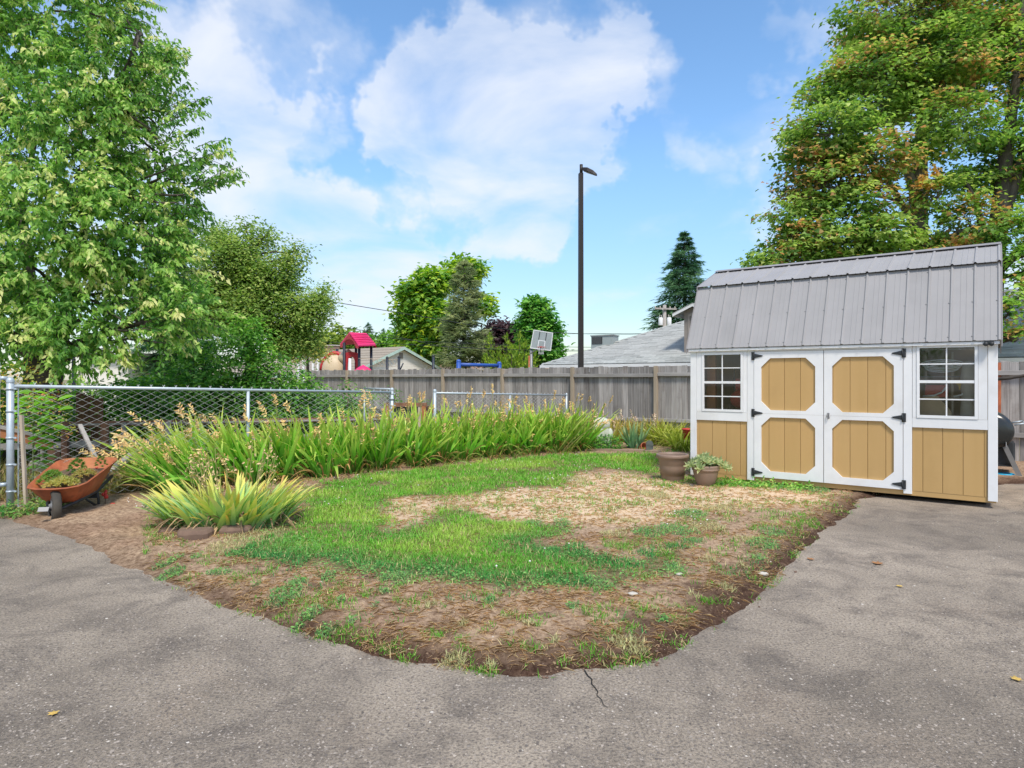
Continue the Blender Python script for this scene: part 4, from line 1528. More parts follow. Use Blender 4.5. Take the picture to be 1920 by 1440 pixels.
o_ = Vector((0, 0, p1.z))
MB().prism([o_ - s_, o_ + s_, o_ + s_ + Vector((0, 0, .035)), o_ - s_ + Vector((0, 0, .035))], dv).build('cap_board', M['grey_wood'], hr)
s2 = s_ * .5
o2 = o_ - Vector((0, 0, .11))
MB().prism([o2 - s2, o2 + s2, o2 + s2 + Vector((0, 0, .108)), o2 - s2 + Vector((0, 0, .108))], dv).build('rail', M['orange_wood'], hr)
MB().bevbox(-.055, .05, -.04, .05, 0, p1.z - .115, .005).build('post', M['brown_wood'], hr)
MB().bevbox(-.125, -.10, -.06, -.03, 0, p1.z - .02, .003).build('baluster', M['pale_wood'], hr)


def stick(name, label, cat, a, b_, w, mat, group=None):
    bs = (a.x, a.y, a.z)
    t = thing(name, label, cat, bs, 0, group)
    d_ = (b_ - a)
    q_ = d_.to_track_quat('Z', 'Y').to_matrix().to_4x4()
    MB().bevbox(-w / 2, w / 2, -w / 2.6, w / 2.6, 0, d_.length, w * .12, q_).build('stick', M[mat], t)
    return t


gq = P(49, 950, 7.28)
stick('wooden_stake', 'pale upright wooden stake against the chain-link fence beside the tall steel post', 'stake', gq, P(40, 778, 7.28), .042, 'pale_wood', 'sticks and boards by the wheelbarrow')
stick('leaning_pole', 'pale pole leaning behind the wheelbarrow tray against the wire mesh', 'pole', P(192, 885, 8.3), P(150, 797, 8.7), .05, 'grey_wood', 'sticks and boards by the wheelbarrow')
stick('leaning_board', 'grey board leaning low to the ground between the wheelbarrow and the tall iris leaves', 'board', P(196, 893, 7.9), P(247, 853, 8.6), .09, 'grey_wood', 'sticks and boards by the wheelbarrow')
stick('short_board', 'pale short board lying behind the wheelbarrow on the fence side', 'board', P(60, 868, 8.0), P(96, 885, 8.0), .10, 'pale_wood', 'sticks and boards by the wheelbarrow')
sc = P(170, 760, 11.6)
ps = thing('plank_screen', 'rusty brown plank screen among the dark shrubs behind the wire mesh', 'screen', (sc.x, sc.y, 0))
for i in range(3):
    MB().bevbox(-.26 + i * .165, -.105 + i * .165, -.01, .012, 0, 1.26 - .05 * (i % 3), .003).build('plank', M['brown_wood'], ps)
cf = P(765, 800, 14.0)
fr = thing('wooden_bin', 'orange-brown wooden bin frame with a dark opening behind the gate gap', 'bin', (cf.x, cf.y, 0))
for x in (-.48, .30):
    MB().bevbox(x, x + .09, -.045, .045, 0, .92, .004).build('frame_post', M['orange_wood'], fr)
MB().bevbox(-.50, .41, -.05, .05, .922, .985, .004).build('frame_rail', M['brown_wood'], fr)
MB().bevbox(.215, .298, -.03, .03, 0, .90, .004).build('inner_board', M['pale_wood'], fr)
MB().box(-.39, .21, .05, .07, 0, .9).build('mesh_panel', M['slate'], fr)
MB().box(-.48, .39, .08, .6, .0, .9).build('bin_body', M['brown_wood'], fr)

# ------------------------------------------------------------------ wheelbarrow planter
wb = thing('wheelbarrow', 'rusty red wheelbarrow with a half-sunk old wheel, filled with soil as a planter', 'wheelbarrow', (-4.88, 6.92, 0), math.radians(13))
wb.scale = (.9, .98, .98)
# local: y runs from the wheel (0) to the handles, x across
rim = [(-.295, .04, .385), (-.26, -.05, .372), (-.15, -.105, .362), (.0, -.125, .360), (.15, -.105, .362), (.26, -.05, .374), (.305, .06, .39), (.335, .45, .475), (.345, .80, .545),
       (.315, .90, .562), (.24, .935, .566), (0, .945, .566), (-.24, .935, .566), (-.315, .90, .562), (-.345, .80, .545), (-.33, .45, .475)]
bot = [(-.16, .16, .18), (-.14, .12, .175), (-.08, .09, .17), (0, .08, .168), (.08, .09, .17), (.14, .12, .175), (.16, .16, .18), (.19, .40, .19), (.21, .60, .215),
       (.19, .66, .225), (.14, .68, .228), (0, .685, .228), (-.14, .68, .228), (-.19, .66, .225), (-.21, .60, .215), (-.19, .40, .19)]
mid = [tuple(r_[i] * .62 + b_[i] * .38 + (0, 0, -.012)[i] for i in range(3)) for r_, b_ in zip(rim, bot)]
nn = len(rim)


def shrink(ring, k, dz):
    cx, cy = 0, sum(p[1] for p in ring) / nn
    return [(cx + (p[0] - cx) * k, cy + (p[1] - cy) * k, p[2] + dz) for p in ring]


rings = [shrink(bot, .0, .004), bot, mid, rim, shrink(rim, 1.035, .004), shrink(rim, 1.04, -.008), shrink(rim, .985, .008), shrink(mid, .965, .012), shrink(bot, .95, .014), shrink(bot, 0, .018)]
vs = [p for r_ in rings for p in r_]
fs = []
for i in range(len(rings) - 1):
    fs += [(i * nn + k, i * nn + (k + 1) % nn, (i + 1) * nn + (k + 1) % nn, (i + 1) * nn + k) for k in range(nn)]
MB().add(vs, fs, True).build('tray', M['rust'], wb)
sr = shrink([tuple(r_[i] * .66 + b_[i] * .34 for i in range(3)) for r_, b_ in zip(rim, bot)], .955, .0)
sr2 = [(p[0] * .55, .42 + (p[1] - .42) * .55, p[2] + .02) for p in sr]
vs = sr + sr2 + [(0, .42, .435)]
fs = [(k, (k + 1) % nn, nn + (k + 1) % nn, nn + k) for k in range(nn)] + [(nn + k, nn + (k + 1) % nn, 2 * nn) for k in range(nn)]
MB().add(vs, fs, True).build('soil', M['soil_pot'], wb)
ty = MB()
Rw = .185
prof = [(Rw - .062, -.036), (Rw - .05, -.045), (Rw - .02, -.045), (Rw - .004, -.03), (Rw, 0), (Rw - .004, .03), (Rw - .02, .045), (Rw - .05, .045), (Rw - .062, .036)]
TW = Matrix.Translation((-.0, -.03, Rw - .02)) @ Matrix.Rotation(math.radians(34), 4, 'Z') @ Matrix.Rotation(math.radians(90), 4, 'Y')
ty.lathe(prof, 28, M=TW)
wh = ty.build('wheel', M['rubber'], wb)
hb = MB().lathe([(.001, -.055), (.022, -.055), (.03, -.03), (Rw - .06, -.022), (Rw - .058, 0), (Rw - .06, .022), (.03, .03), (.022, .055), (.001, .055)], 20, M=TW)
hb.build('wheel_hub', M['grey_steel'], wh)
lb = MB()
for sx in (-.17, .17):
    lb.tube([(sx * 1.2, .60, .22), (sx * 1.25, .63, .10), (sx * 1.25, .62, -.01)], .017, 8)
    lb.build('leg', M['black_iron'], wb)
    lb = MB()
    lb.tube([(sx, .30, .19), (sx * 1.2, .62, .02)], .013, 8)
    lb.build('brace', M['black_iron'], wb)
    lb = MB()
    lb.tube([(sx * .25, -.05, .12), (sx * .9, .15, .165), (sx * 1.2, .62, .21), (sx * 1.4, .98, .33)], .02, 8)
    lb.build('handle', M['black_iron'], wb)
    lb = MB()
MB().bevbox(-.215, .215, .585, .625, .13, .20, .004).build('crossbar', M['black_iron'], wb)
MB().bevbox(-.055, .055, -.24, -.235, .0, .05, .002, Matrix.Translation((-.02, -.06, 0.01)) @ Matrix.Rotation(math.radians(-35), 4, 'X')).build('nose_plate', M['grey_steel'], wb)
W0 = wb.matrix_basis if False else Matrix.Translation(wb.location) @ Matrix.Rotation(math.radians(13), 4, 'Z')


def wbp(x, y, z):
    return W0 @ Vector((x, y, z))


def succulent(label, pos, r, ca, cbq, n=14, dome=.5):
    n, dome = int(n * 1.6), dome * 1.3
    ca, cbq = [tuple(c * .62 for c in q) for q in (ca, cbq)]
    t = thing('succulent', label, 'plant', pos, 0, 'succulents in the wheelbarrow')
    cs_ = []
    r *= 1.25
    pos = Vector(pos) + Vector((0, 0, .03))
    t.location = pos
    for i in range(n):
        a_, rr = i * 2.4, r * math.sqrt(i / n)
        cs_.append((math.cos(a_) * rr, math.sin(a_) * rr, dome * r * (1 - (rr / r) ** 2) + .005, 1, (math.cos(a_) * rr * 6, math.sin(a_) * rr * 6, 1)))
    setp(rosettes('leaves', t, cs_, 12, r * .42, r * .17, ca, cbq, OVAL, .8), kind='stuff')
    return t


succulent('green mound of succulent near the front of the wheelbarrow tray', wbp(-.10, .16, .335), .095, (.10, .24, .05), (.24, .36, .10), 18, .8)
succulent('yellow-green low succulent mat along the near edge of the wheelbarrow soil', wbp(.04, .08, .325), .11, (.48, .45, .16), (.30, .36, .12), 18, .35)
succulent('bushy dark green succulent in the middle of the wheelbarrow tray', wbp(.02, .48, .40), .075, (.06, .17, .04), (.16, .28, .07), 16, 1.2)
succulent('small dark green sprig at the far corner of the wheelbarrow tray', wbp(.20, .66, .44), .05, (.06, .18, .04), (.13, .26, .06), 12, 1.4)
succulent('pale succulent with reddish tips on the right side of the wheelbarrow soil', wbp(.14, .36, .375), .085, (.34, .40, .14), (.40, .30, .14), 16, .5)
succulent('cream rosettes by the wheel end of the wheelbarrow tray', wbp(-.06, .02, .315), .06, (.58, .50, .22), (.42, .42, .18), 10, .4)
for dx, dy, lab in ((.17, .33, 'red flower head on the pale succulent in the wheelbarrow'), (.245, .47, 'pinkish red flower head behind the pale succulent in the wheelbarrow')):
    p = wbp(dx * .9, dy, .43)
    t = thing('red_flower', lab, 'flower', p, 0, 'red flowers in the wheelbarrow')
    MB().tube([(0, 0, 0), (0, 0, .055)], .003, 5).build('stem', M['soil_pot'], t)
    mb = MB()
    for i in range(9):
        a_ = i * 2.4
        mb.ball((math.cos(a_) * .010, math.sin(a_) * .010, .055 + .004 * (i % 3)), .0085, 6, 4, (1, 1, .6))
    mb.build('petals', M['red_paint'], t)
for (u, v, r, lab) in ((197, 925, .035, 'upright red flower spike on the ground behind the wheelbarrow leg'), (212, 938, .03, 'fallen red blossom on the soil right of the wheelbarrow')):
    p = P(u, v, 7.6) if v < 930 else Vector((*P(u, v, 7.6).xy, .02))
    t = thing('red_flower', lab, 'flower', (p.x, p.y, 0), 0, 'red flowers beside the wheelbarrow')
    MB().tube([(0, 0, 0), (.01, 0, max(p.z, .03))], .004, 5).build('stem', M['soil_pot'], t)
    mb = MB()
    for i in range(8):
        mb.ball((random.uniform(-.02, .02), random.uniform(-.02, .02), max(p.z, .03) + random.uniform(-.05, .05) * (1 if v < 930 else .2)), r * .55, 6, 4, (1, .8, 1.2), .2)
    mb.build('petals', M['red_paint'], t)

# ------------------------------------------------------------------ right-hand bed: ornament, bowl, edging, bits
p = G(1097, 846)
t = thing('terracotta_bowl', 'small terracotta bowl planter at the end of the iris row', 'pot', (p.x, p.y, .02))
MB().lathe([(.001, 0), (.09, 0), (.10, .01), (.145, .13), (.150, .135)], 24).build('body', M['terracotta'], t)
MB().lathe([(.148, .132), (.162, .135), (.166, .165), (.156, .172), (.145, .165), (.135, .12), (.001, .12)], 24).build('rim', M['terracotta'], t)
p = P(1126, 815, 13.75)
t = thing('garden_ornament', 'mossy white rounded plaster animal ornament standing in the bed by the fence', 'ornament', (p.x, p.y, 0))
mb = MB()
mb.ball((0, 0, .30), .19, 16, 10, (1.0, .7, 1.0), .05)
mb.ball((.02, -.02, .44), .155, 14, 9, (1.05, .75, .8), .06)
mb.ball((-.10, -.05, .36), .10, 12, 8, (.7, .8, 1.25), .05)
mb.ball((.17, -.02, .27), .085, 12, 8, (.8, .8, 1.3), .06)
mb.ball((-.07, -.12, .24), .05, 10, 7, (.8, .7, 1.3), .06)
mb.build('body', M['mossy_white'], t)
mb = MB()
for dx in (-.10, -.01, .09, .16):
    mb.tube([(dx, -.04, .2), (dx, -.05, .10), (dx * 1.05, -.06, 0)], [.045, .035, .04], 9)
mb.build('legs', M['mossy_white'], t)
t.scale = (1.12, 1.12, 1.22)
p0, p1 = G(1085, 849), G(1240, 851)
ed = thing('bed_edging', 'low brown timber edging along the lawn side of the fence bed', 'edging', (p0.x, p0.y, 0))
d_ = p1 - p0
k_ = 5
for i in range(k_):
    a_, b_ = d_ * (i / k_), d_ * ((i + .97) / k_)
    s_ = Vector((-d_.y, d_.x, 0)).normalized() * .05
    MB().prism([a_ - s_, b_ - s_, b_ + s_, a_ + s_], (0, 0, .075 + random.uniform(-.01, .015))).build('edging_board', M['edging'], ed)
p = G(1206, 846)
t = thing('terracotta_pot', 'terracotta pot lying on its side among the fence bed plants', 'pot', (p.x, p.y + .1, .07))
R_ = Matrix.Rotation(math.radians(70), 4, 'X') @ Matrix.Rotation(math.radians(25), 4, 'Y')
MB().lathe([(.001, -.08), (.05, -.08), (.075, .05)], 18, M=R_).build('body', M['terracotta'], t)
MB().lathe([(.075, .048), (.086, .05), (.088, .085), (.075, .085), (.07, .05), (.04, -.06)], 18, M=R_).build('rim', M['terracotta'], t)
p = G(1221, 849)
t = thing('slate_marker', 'dark slate plaque with a rounded top leaning in the bed beside the fallen pot', 'plaque', (p.x, p.y + .12, .0))
ar = [(-.07, 0, 0), (.07, 0, 0), (.075, 0, .17), (.05, 0, .225), (0, 0, .245), (-.05, 0, .225), (-.075, 0, .17)]
MB().prism(ar, (0, .025, 0), Matrix.Rotation(math.radians(-8), 4, 'X')).build('plate', M['slate'], t)
p = P(1291, 812, 13.6)
t = thing('red_pot', 'red flower pot half hidden behind the daylilies at the shed corner', 'pot', (p.x, p.y, 0))
MB().lathe([(.001, .22), (.10, .22), (.13, .42), (.135, .43)], 20).build('body', M['red_paint'], t)
MB().lathe([(.133, .425), (.148, .43), (.148, .46), (.135, .46), (.12, .40), (.001, .40)], 20).build('rim', M['red_paint'], t)
MB().box(-.12, .12, -.12, .12, 0, .22).build('stand', M['grey_wood'], t)

# ------------------------------------------------------------------ grill, blue lid, branch, red post beside the shed
gp_ = P(1857, 805, 10.3)
gr = thing('charcoal_grill', 'black barrel charcoal grill on grey legs partly hidden by the shed corner', 'grill', (gp_.x, gp_.y, 0), math.radians(-35))
zc = gp_.z
mb = MB()
A90 = Matrix.Translation((0, 0, zc)) @ Matrix.Rotation(math.radians(90), 4, 'X')
mb.lathe([(.001, -.42), (.20, -.42), (.27, -.39), (.29, -.34), (.29, .34), (.27, .39), (.20, .42), (.001, .42)], 30, M=A90)
mb.build('barrel', M['black_shiny'], gr)
mb = MB()
for y in (-.32, .32):
    for sx in (-1, 1):
        mb = MB().prism([(sx * .16 - .035, y - .015, zc - .2), (sx * .16 + .035, y - .015, zc - .2), (sx * .36 + .035, y - .015, .0), (sx * .36 - .035, y - .015, .0)], (0, .03, 0))
        mb.build('leg', M['grey_steel'], gr)
MB().bevbox(-.30, .30, -.30, .30, .16, .185, .004).build('lower_tray', M['black_iron'], gr)
MB().bevbox(-.24, .30, -.26, .26, .19, .52, .03).build('charcoal_bag', M['black_iron'], gr)
mb = MB().tube([(.285, -.30, zc + .10), (.42, -.30, zc + .13)], .013, 8)
mb.tube([(.285, .30, zc + .10), (.42, .30, zc + .13)], .013, 8)
mb.tube([(.42, -.31, zc + .13), (.42, .31, zc + .13)], .014, 8)
mb.build('lid_handle', M['galv'], gr)
MB().tube([(.05, -.1, zc + .26), (.05, -.1, zc + .40)], .035, 12).build('chimney', M['grey_steel'], gr)
MB().bevbox(.20, .205, -.36, -.24, zc - .23, zc - .16, .001, Matrix.Translation((-.02, -.07, 0))).build('label_plate', M['white_paint'], gr)
p = G(1883, 893)
t = thing('blue_disc', 'cyan blue plastic disc lying on the ground below the grill', 'lid', (p.x, p.y, .03))
MB().lathe([(.001, .012), (.09, .012), (.12, .02), (.135, .008), (.138, 0), (.001, 0)], 28).build('disc', M['blue_plastic'], t)
a_, b_ = P(1852, 712, 11.3), P(1990, 697, 10.7)
t = thing('dead_branch', 'bare dark branch stretched across the fence boards above the grill', 'branch', a_)
MB().tube([(0, 0, 0), (b_ - a_) * .3 + Vector((0, 0, -.012)), (b_ - a_) * .6 + Vector((0, 0, .012)), b_ - a_], [.032, .028, .024, .016], 8).build('limb', M['bark'], t)
p = P(1872, 720, 11.66)
t = thing('red_post', 'narrow rust-red post standing against the board fence beside the grill', 'post', (p.x, p.y, 0))
MB().bevbox(-.028, .028, -.03, .02, 0, 1.80, .003).build('shaft', M['rust'], t)

# ------------------------------------------------------------------ iris rows and bed plants


def strap_clump(name, label, group, x, y, n, Lr, Wr, spread, lean, cols, droop=(.1, .5), heads=0, head_c=(.42, .30, .15), dry=.12, stalks=None, cat='plant', tilt=(.05, .5), z=None):
    """A clump of sword leaves (mesh 'leaves') with its seed heads."""
    zz = float(soil_z(np.array([x]), np.array([y]))[0]) - .01 if z is None else z
    t = thing(name, label, cat, (x, y, zz), 0, group)
    az = RS.uniform(0, 2 * np.pi, n)
    rr = spread * np.sqrt(RS.uniform(0, 1, n))
    B = np.stack([np.cos(az) * rr, np.sin(az) * rr, np.full(n, -.01)], 1)
    az2 = az + RS.normal(0, .7, n)
    tl = RS.uniform(tilt[0], tilt[1], n)
    D = unit(np.stack([np.cos(az2) * tl + lean[0], np.sin(az2) * tl + lean[1], np.ones(n)], 1))
    Lg = RS.uniform(Lr[0], Lr[1], n)
    Wd = RS.uniform(Wr[0], Wr[1], n)
    dr = RS.uniform(droop[0], droop[1], n) * np.where(RS.uniform(0, 1, n) < .2, 1.6, .7)
    sa = RS.uniform(0, 2 * np.pi, n)
    sd = np.stack([np.cos(sa), np.sin(sa), np.zeros(n)], 1)
    sd = unit(sd - D * np.sum(sd * D, axis=1, keepdims=True))
    cb, cm, ct = (np.array(c) for c in cols)
    k = RS.uniform(.6, 1.3, (n, 1))
    C = np.stack([cb * k, cm * k * RS.uniform(.8, 1.25, (n, 1)), (cm * (1 - .7) + ct * .7) * RS.uniform(.7, 1.2, (n, 1))], 1)
    isdry = RS.uniform(0, 1, n) < dry
    dc = np.array([.50, .30, .12])[None] * RS.uniform(.5, 1.2, (n, 1))
    C[isdry] = np.stack([dc * .8, dc, dc * 1.1], 1)[isdry]
    dr = np.where(isdry, dr + .35, dr)
    Lg = np.where(isdry, Lg * .75, Lg)
    Wd = np.where(isdry, Wd * .6, Wd)
    setp(link('leaves', ribbons('strap_leaves', B, D, Lg, Wd, dr, sd, C, M['strap'], 6, twist=.7), t), kind='stuff')
    if heads:
        Pn, Dn, S, W, Cc = [], [], [], [], []
        sm = MB()
        for i in range(heads):
            a = random.uniform(0, 6.28)
            r0 = spread * random.random() ** .5
            tl_ = random.uniform(tilt[0], tilt[1]) * .55
            d = Vector((math.cos(a) * tl_ + lean[0] * 1.1, math.sin(a) * tl_ + lean[1] * 1.1, 1)).normalized()
            L_ = random.uniform(Lr[0] * .85, Lr[1] * 1.12)
            b0 = Vector((math.cos(a) * r0, math.sin(a) * r0, 0))
            fall = random.uniform(.03, .22)
            def pt(q, b0=b0, d=d, L_=L_, fall=fall):
                p = b0 + d * (L_ * q)
                h_ = Vector((d.x, d.y, 0))
                return p + Vector((h_.x * fall * .5 * q * q, h_.y * fall * .5 * q * q, -fall * L_ * q ** 3))
            sm.tube([pt(q) for q in (0, .3, .55, .75, .9, 1)], [.005, .005, .0045, .004, .003, .0015], 4, False)
            nb = random.randint(9, 16)
            hl = random.uniform(.16, .26)
            for j in range(nb):
                q = 1 - hl * j / nb / L_ * 1.0
                p = pt(q)
                dd = (pt(min(q + .02, 1.02)) - pt(q)).normalized()
                sgn = 1 if j % 2 else -1
                o = dd.orthogonal().normalized() * sgn
                Pn.append(p)
                Dn.append(dd * random.uniform(.3, 1.0) + o * random.uniform(.3, .9) + Vector((random.uniform(-.3, .3), random.uniform(-.3, .3), random.uniform(-.4, .2))))
                S.append(random.uniform(.035, .07))
                W.append(random.uniform(.016, .030))
                kk = random.uniform(.6, 1.25)
                Cc.append([c * kk for c in head_c])
        sm.build('stalks', M['stalk'], t)
        me = leaves('seed_heads', np.array([tuple(p) for p in Pn]), np.array([tuple(p) for p in Dn]), np.tile([0.3, -.6, .7], (len(Pn), 1)) + RS.normal(0, .4, (len(Pn), 3)),
                    np.array(S), np.array(W), OVAL, np.array(Cc), M['dry'])
        setp(link('seed_heads', me, t), kind='stuff')
    return t


M['stalk'] = pm('dry_stalk', (.34, .30, .12), (.22, .26, .07), 9, .8)
ROW = [(-4.5, 8.9), (-4.1, 9.1), (-3.7, 9.35), (-3.3, 9.65), (-2.9, 10.0), (-2.5, 10.4), (-2.1, 10.85), (-1.7, 11.3), (-1.3, 11.7), (-.9, 12.1), (-.5, 12.45), (-.1, 12.75), (.3, 13.0), (.7, 13.2), (1.1, 13.4), (1.45, 13.55)]
GC = ((.06, .20, .025), (.20, .52, .05), (.78, .74, .16))
lab_row = 'tall green sword-leaved iris clump with tan seed heads, in the row along the chain-link fence'
for i, (x, y) in enumerate(ROW):
    f_ = i / (len(ROW) - 1)
    ln = (-.42 + .5 * min(f_ * 2.2, 1) - .03, -.12 + .10 * f_)
    if i > 12:
        ln = (.02, -.06)
    for j, (dx, dy) in enumerate(((0, -.28), (-.18, .12), (.10, .42))):
        strap_clump('iris_clump', lab_row, 'tall iris clumps along the chain-link fence', x + dx + random.uniform(-.08, .08), y + dy + random.uniform(-.06, .06), 62,
                    (.74, 1.26) if j else (.52, 1.0), (.034, .064), .20, (ln[0] + random.uniform(-.06, .10), ln[1] - (.10 if j == 0 else 0)), GC, (.05, .5), random.randint(3, 7) if j else 2, tilt=(.03, .62),
                    dry=.14 if j else .26)
# clumps that splay flat over the ground at the wheelbarrow end, and one long pair at the bowl end
strap_clump('iris_clump', 'sprawling iris clump bent low over the soil right behind the wheelbarrow', 'tall iris clumps along the chain-link fence', -4.35, 8.35, 75, (.6, 1.05), (.020, .034), .22, (-.95, -.20), GC, (.05, .35), 14, dry=.15)
strap_clump('iris_clump', 'leaning iris clump whose long leaves reach towards the wheelbarrow above the sprawling one', 'tall iris clumps along the chain-link fence', -4.25, 8.75, 60, (.75, 1.15), (.020, .034), .2, (-.62, -.15), GC, (.05, .3), 16, dry=.1)
strap_clump('iris_clump', 'fallen pale iris leaves leaning out to the right over the terracotta bowl', 'tall iris clumps along the chain-link fence', .95, 12.75, 13, (.95, 1.35), (.024, .036), .15,
            (.75, .05), ((.22, .28, .06), (.34, .42, .08), (.55, .42, .16)), (.0, .25), 4, dry=.2)
# low dry skirt along the front of the row
for i in range(16):
    f_ = i / 15
    u, v = 400 + 690 * f_, 925 - 72 * f_ ** .8
    p = G(u, v)
    strap_clump('iris_clump', 'low drooping half-dry iris leaves at the lawn edge of the long iris row', 'low dry iris clumps at the lawn edge', p.x + random.uniform(-.1, .1), p.y + .18, 34,
                (.32, .62), (.015, .028), .22, (random.uniform(-.2, .2), -.25), ((.08, .16, .03), (.20, .30, .05), (.50, .34, .13)), (.3, .9), 0, dry=.42, tilt=(.1, .8))

# bearded iris clump in front: broad leaves, each one its own piece
IC = G(432, 990)
ir = thing('bearded_iris', 'broad-leaved yellow-green iris clump in a stone-edged bed on the near left of the lawn', 'plant', (IC.x, IC.y, .03))
leaf_meshes = []
for i in range(9):
    c0, c1, c2_ = random.choice([((.20, .42, .20), (.40, .62, .18), (.74, .66, .20)), ((.26, .46, .18), (.52, .70, .14), (.84, .68, .18)), ((.17, .40, .20), (.28, .54, .22), (.58, .66, .24)),
                                 ((.28, .46, .16), (.62, .72, .14), (.78, .40, .10))])
    one = lambda a: np.array([a], dtype=float)
    leaf_meshes.append(ribbons('iris_leaf', np.zeros((1, 3)), one((.0, 0, 1.0)), one(.46), one(random.uniform(.034, .046)), one(random.choice([.02, .05, .1, .18, .3])), one((0, 1, 0)),
                               np.array([[c0, c1, c2_]]), M['strap'], 7, twist=.5))
for me in leaf_meshes:      # bend each leaf along +x
    co = np.empty(len(me.vertices) * 3, dtype=np.float32)
    me.vertices.foreach_get('co', co)
    co = co.reshape(-1, 3)
    bend = random.uniform(.02, .24)
    co[:, 0] += bend * (co[:, 2] / .46) ** 2.2
    me.vertices.foreach_set('co', co.ravel())
    me.update()
for i in range(330):
    a, rr = random.uniform(0, 6.28), math.sqrt(random.random())
    px, py = math.cos(a) * rr * .60, math.sin(a) * rr * .36
    out = rr * .85 + random.uniform(-.1, .2)
    face = math.atan2(py, px) + random.uniform(-.5, .5)
    link('leaf', random.choice(leaf_meshes), ir, (px, py, 0), (random.uniform(-.25, .25), max(out * .52 + random.uniform(-.06, .10), .0), face), (1, random.uniform(1.0, 1.5), random.uniform(.70, 1.36)))
n = 110
az = RS.uniform(0, 2 * np.pi, n)
B = np.stack([np.cos(az) * .56 * np.sqrt(RS.uniform(.5, 1, n)), np.sin(az) * .36 * np.sqrt(RS.uniform(.5, 1, n)), RS.uniform(.02, .16, n)], 1)
az = az + RS.normal(0, .6, n)
D = unit(np.stack([np.cos(az), np.sin(az), RS.uniform(.2, 1.6, n)], 1))
sd = unit(np.stack([-np.sin(az), np.cos(az), np.zeros(n)], 1))
dc = np.array([.46, .32, .18])[None] * RS.uniform(.35, 1.3, (n, 1))
setp(link('dead_leaves', ribbons('dead_leaves', B, D, RS.uniform(.14, .36, n), RS.uniform(.010, .024, n), RS.uniform(.5, 1.6, n), sd, np.stack([dc * .8, dc, dc * 1.1], 1), M['dry'], 6, twist=2), ir), kind='stuff')
sm, pods = MB(), []
for i in range(34):
    a, rr = random.uniform(0, 6.28), math.sqrt(random.random())
    b0 = Vector((math.cos(a) * rr * .45, .10 + math.sin(a) * rr * .28, .1))
    tp = b0 + Vector((math.cos(a) * .12, math.sin(a) * .1, random.uniform(.40, .72)))
    sm.tube([b0, (b0 + tp) / 2 + Vector((random.uniform(-.02, .02), 0, 0)), tp], .0035, 4, False)
    for j in range(random.randint(4, 8)):
        pods.append(tp + Vector((random.gauss(0, .022), random.gauss(0, .022), random.uniform(-.16, .02))))
sm.build('dry_stalks', M['stalk'], ir)
pa = np.array([tuple(p) for p in pods])
setp(link('seed_pods', leaves('seed_pods', pa, RS.normal(0, 1, pa.shape) + [0, 0, .4], RS.normal(0, 1, pa.shape), RS.uniform(.022, .045, len(pa)), RS.uniform(.014, .024, len(pa)), OVAL,
                              np.array([.36, .28, .185])[None] * RS.uniform(.6, 1.15, (len(pa), 1)), M['dry']), ir), kind='stuff')
for (u, v, a, b_, hgt, rz, lab) in [(366, 1016, .15, .11, .12, .05, 'flat brown edging stone at the near foot of the front iris clump, nearest the driveway'),
                                    (443, 1008, .14, .10, .11, .2, 'brown edging stone at the near foot of the front iris clump, on its lawn side'),
                                    (318, 1002, .09, .08, .06, .3, 'small dark edging stone at the outer corner of the front iris clump')]:
    p = G(u, v)
    mb = MB()
    ring = []
    for i in range(14):
        t_ = 2 * math.pi * i / 14
        k = 1 + random.uniform(-.08, .08)
        ring.append((a * k * abs(math.cos(t_)) ** .7 * math.copysign(1, math.cos(t_)), b_ * k * abs(math.sin(t_)) ** .7 * math.copysign(1, math.sin(t_))))
    vs = [(x, y, -.02) for x, y in ring] + [(x * 1.02, y * 1.02, hgt * .75 + random.uniform(-.006, .006)) for x, y in ring] + [(x * .9, y * .9, hgt + random.uniform(-.006, .006)) for x, y in ring]
    fs = [(r * 14 + i, r * 14 + (i + 1) % 14, (r + 1) * 14 + (i + 1) % 14, (r + 1) * 14 + i) for r in range(2) for i in range(14)] + [tuple(range(28, 42))]
    o = mb.add(vs, fs).build('edging_stone', M['stone'])
    o.location = (p.x, p.y, 0.0)
    o.rotation_euler = (0, 0, rz)
    setp(o, label=lab, category='stone', group='edging stones around the front iris clump')

# fence bed on the right
DL = ((.14, .24, .03), (.34, .44, .05), (.58, .50, .12))
for (u, v, n, lab) in [(1265, 842, 90, 'yellow-green daylily clump arching beside the shed corner, behind the tall empty pot'), (1240, 838, 90, 'yellow-green daylily clump standing just behind the slate plaque'),
                       (1285, 850, 70, 'low daylily clump squeezed between the tall empty pot and the shed corner'), (1275, 830, 80, 'daylily clump against the fence next to the red pot')]:
    p = G(u, v)
    strap_clump('daylily', lab, 'daylilies in the fence bed', p.x, p.y + .15, n + 110, (.55, .95), (.016, .028), .24, (0, -.08), DL, (.25, .8), 0, dry=.12, tilt=(.1, .75))
p = G(1190, 844)
strap_clump('iris_clump', 'blue-green iris fan in the middle of the fence bed', 'irises in the fence bed', p.x, p.y + .1, 60, (.42, .72), (.032, .048), .15, (.0, -.05), ((.14, .30, .17), (.22, .42, .20), (.48, .46, .18)), (.02, .3), 0, dry=.10, tilt=(.05, .6))
for (u, v, n, lab) in [(1165, 832, 70, 'yellowing iris clump with dry pinkish flower stalks in front of the fence rail'), (1215, 830, 70, 'yellow-green iris clump with tall dry stalks left of the fence post'),
                       (1140, 838, 50, 'small golden iris clump right of the mossy ornament')]:
    p = G(u, v)
    strap_clump('iris_clump', lab, 'irises in the fence bed', p.x, p.y + .1, n + 40, (.48, .80), (.024, .038), .26, (.0, -.05), ((.20, .26, .06), (.44, .44, .08), (.62, .42, .16)), (.03, .3), 13,
                head_c=(.44, .34, .29), dry=.2, tilt=(.05, .55))


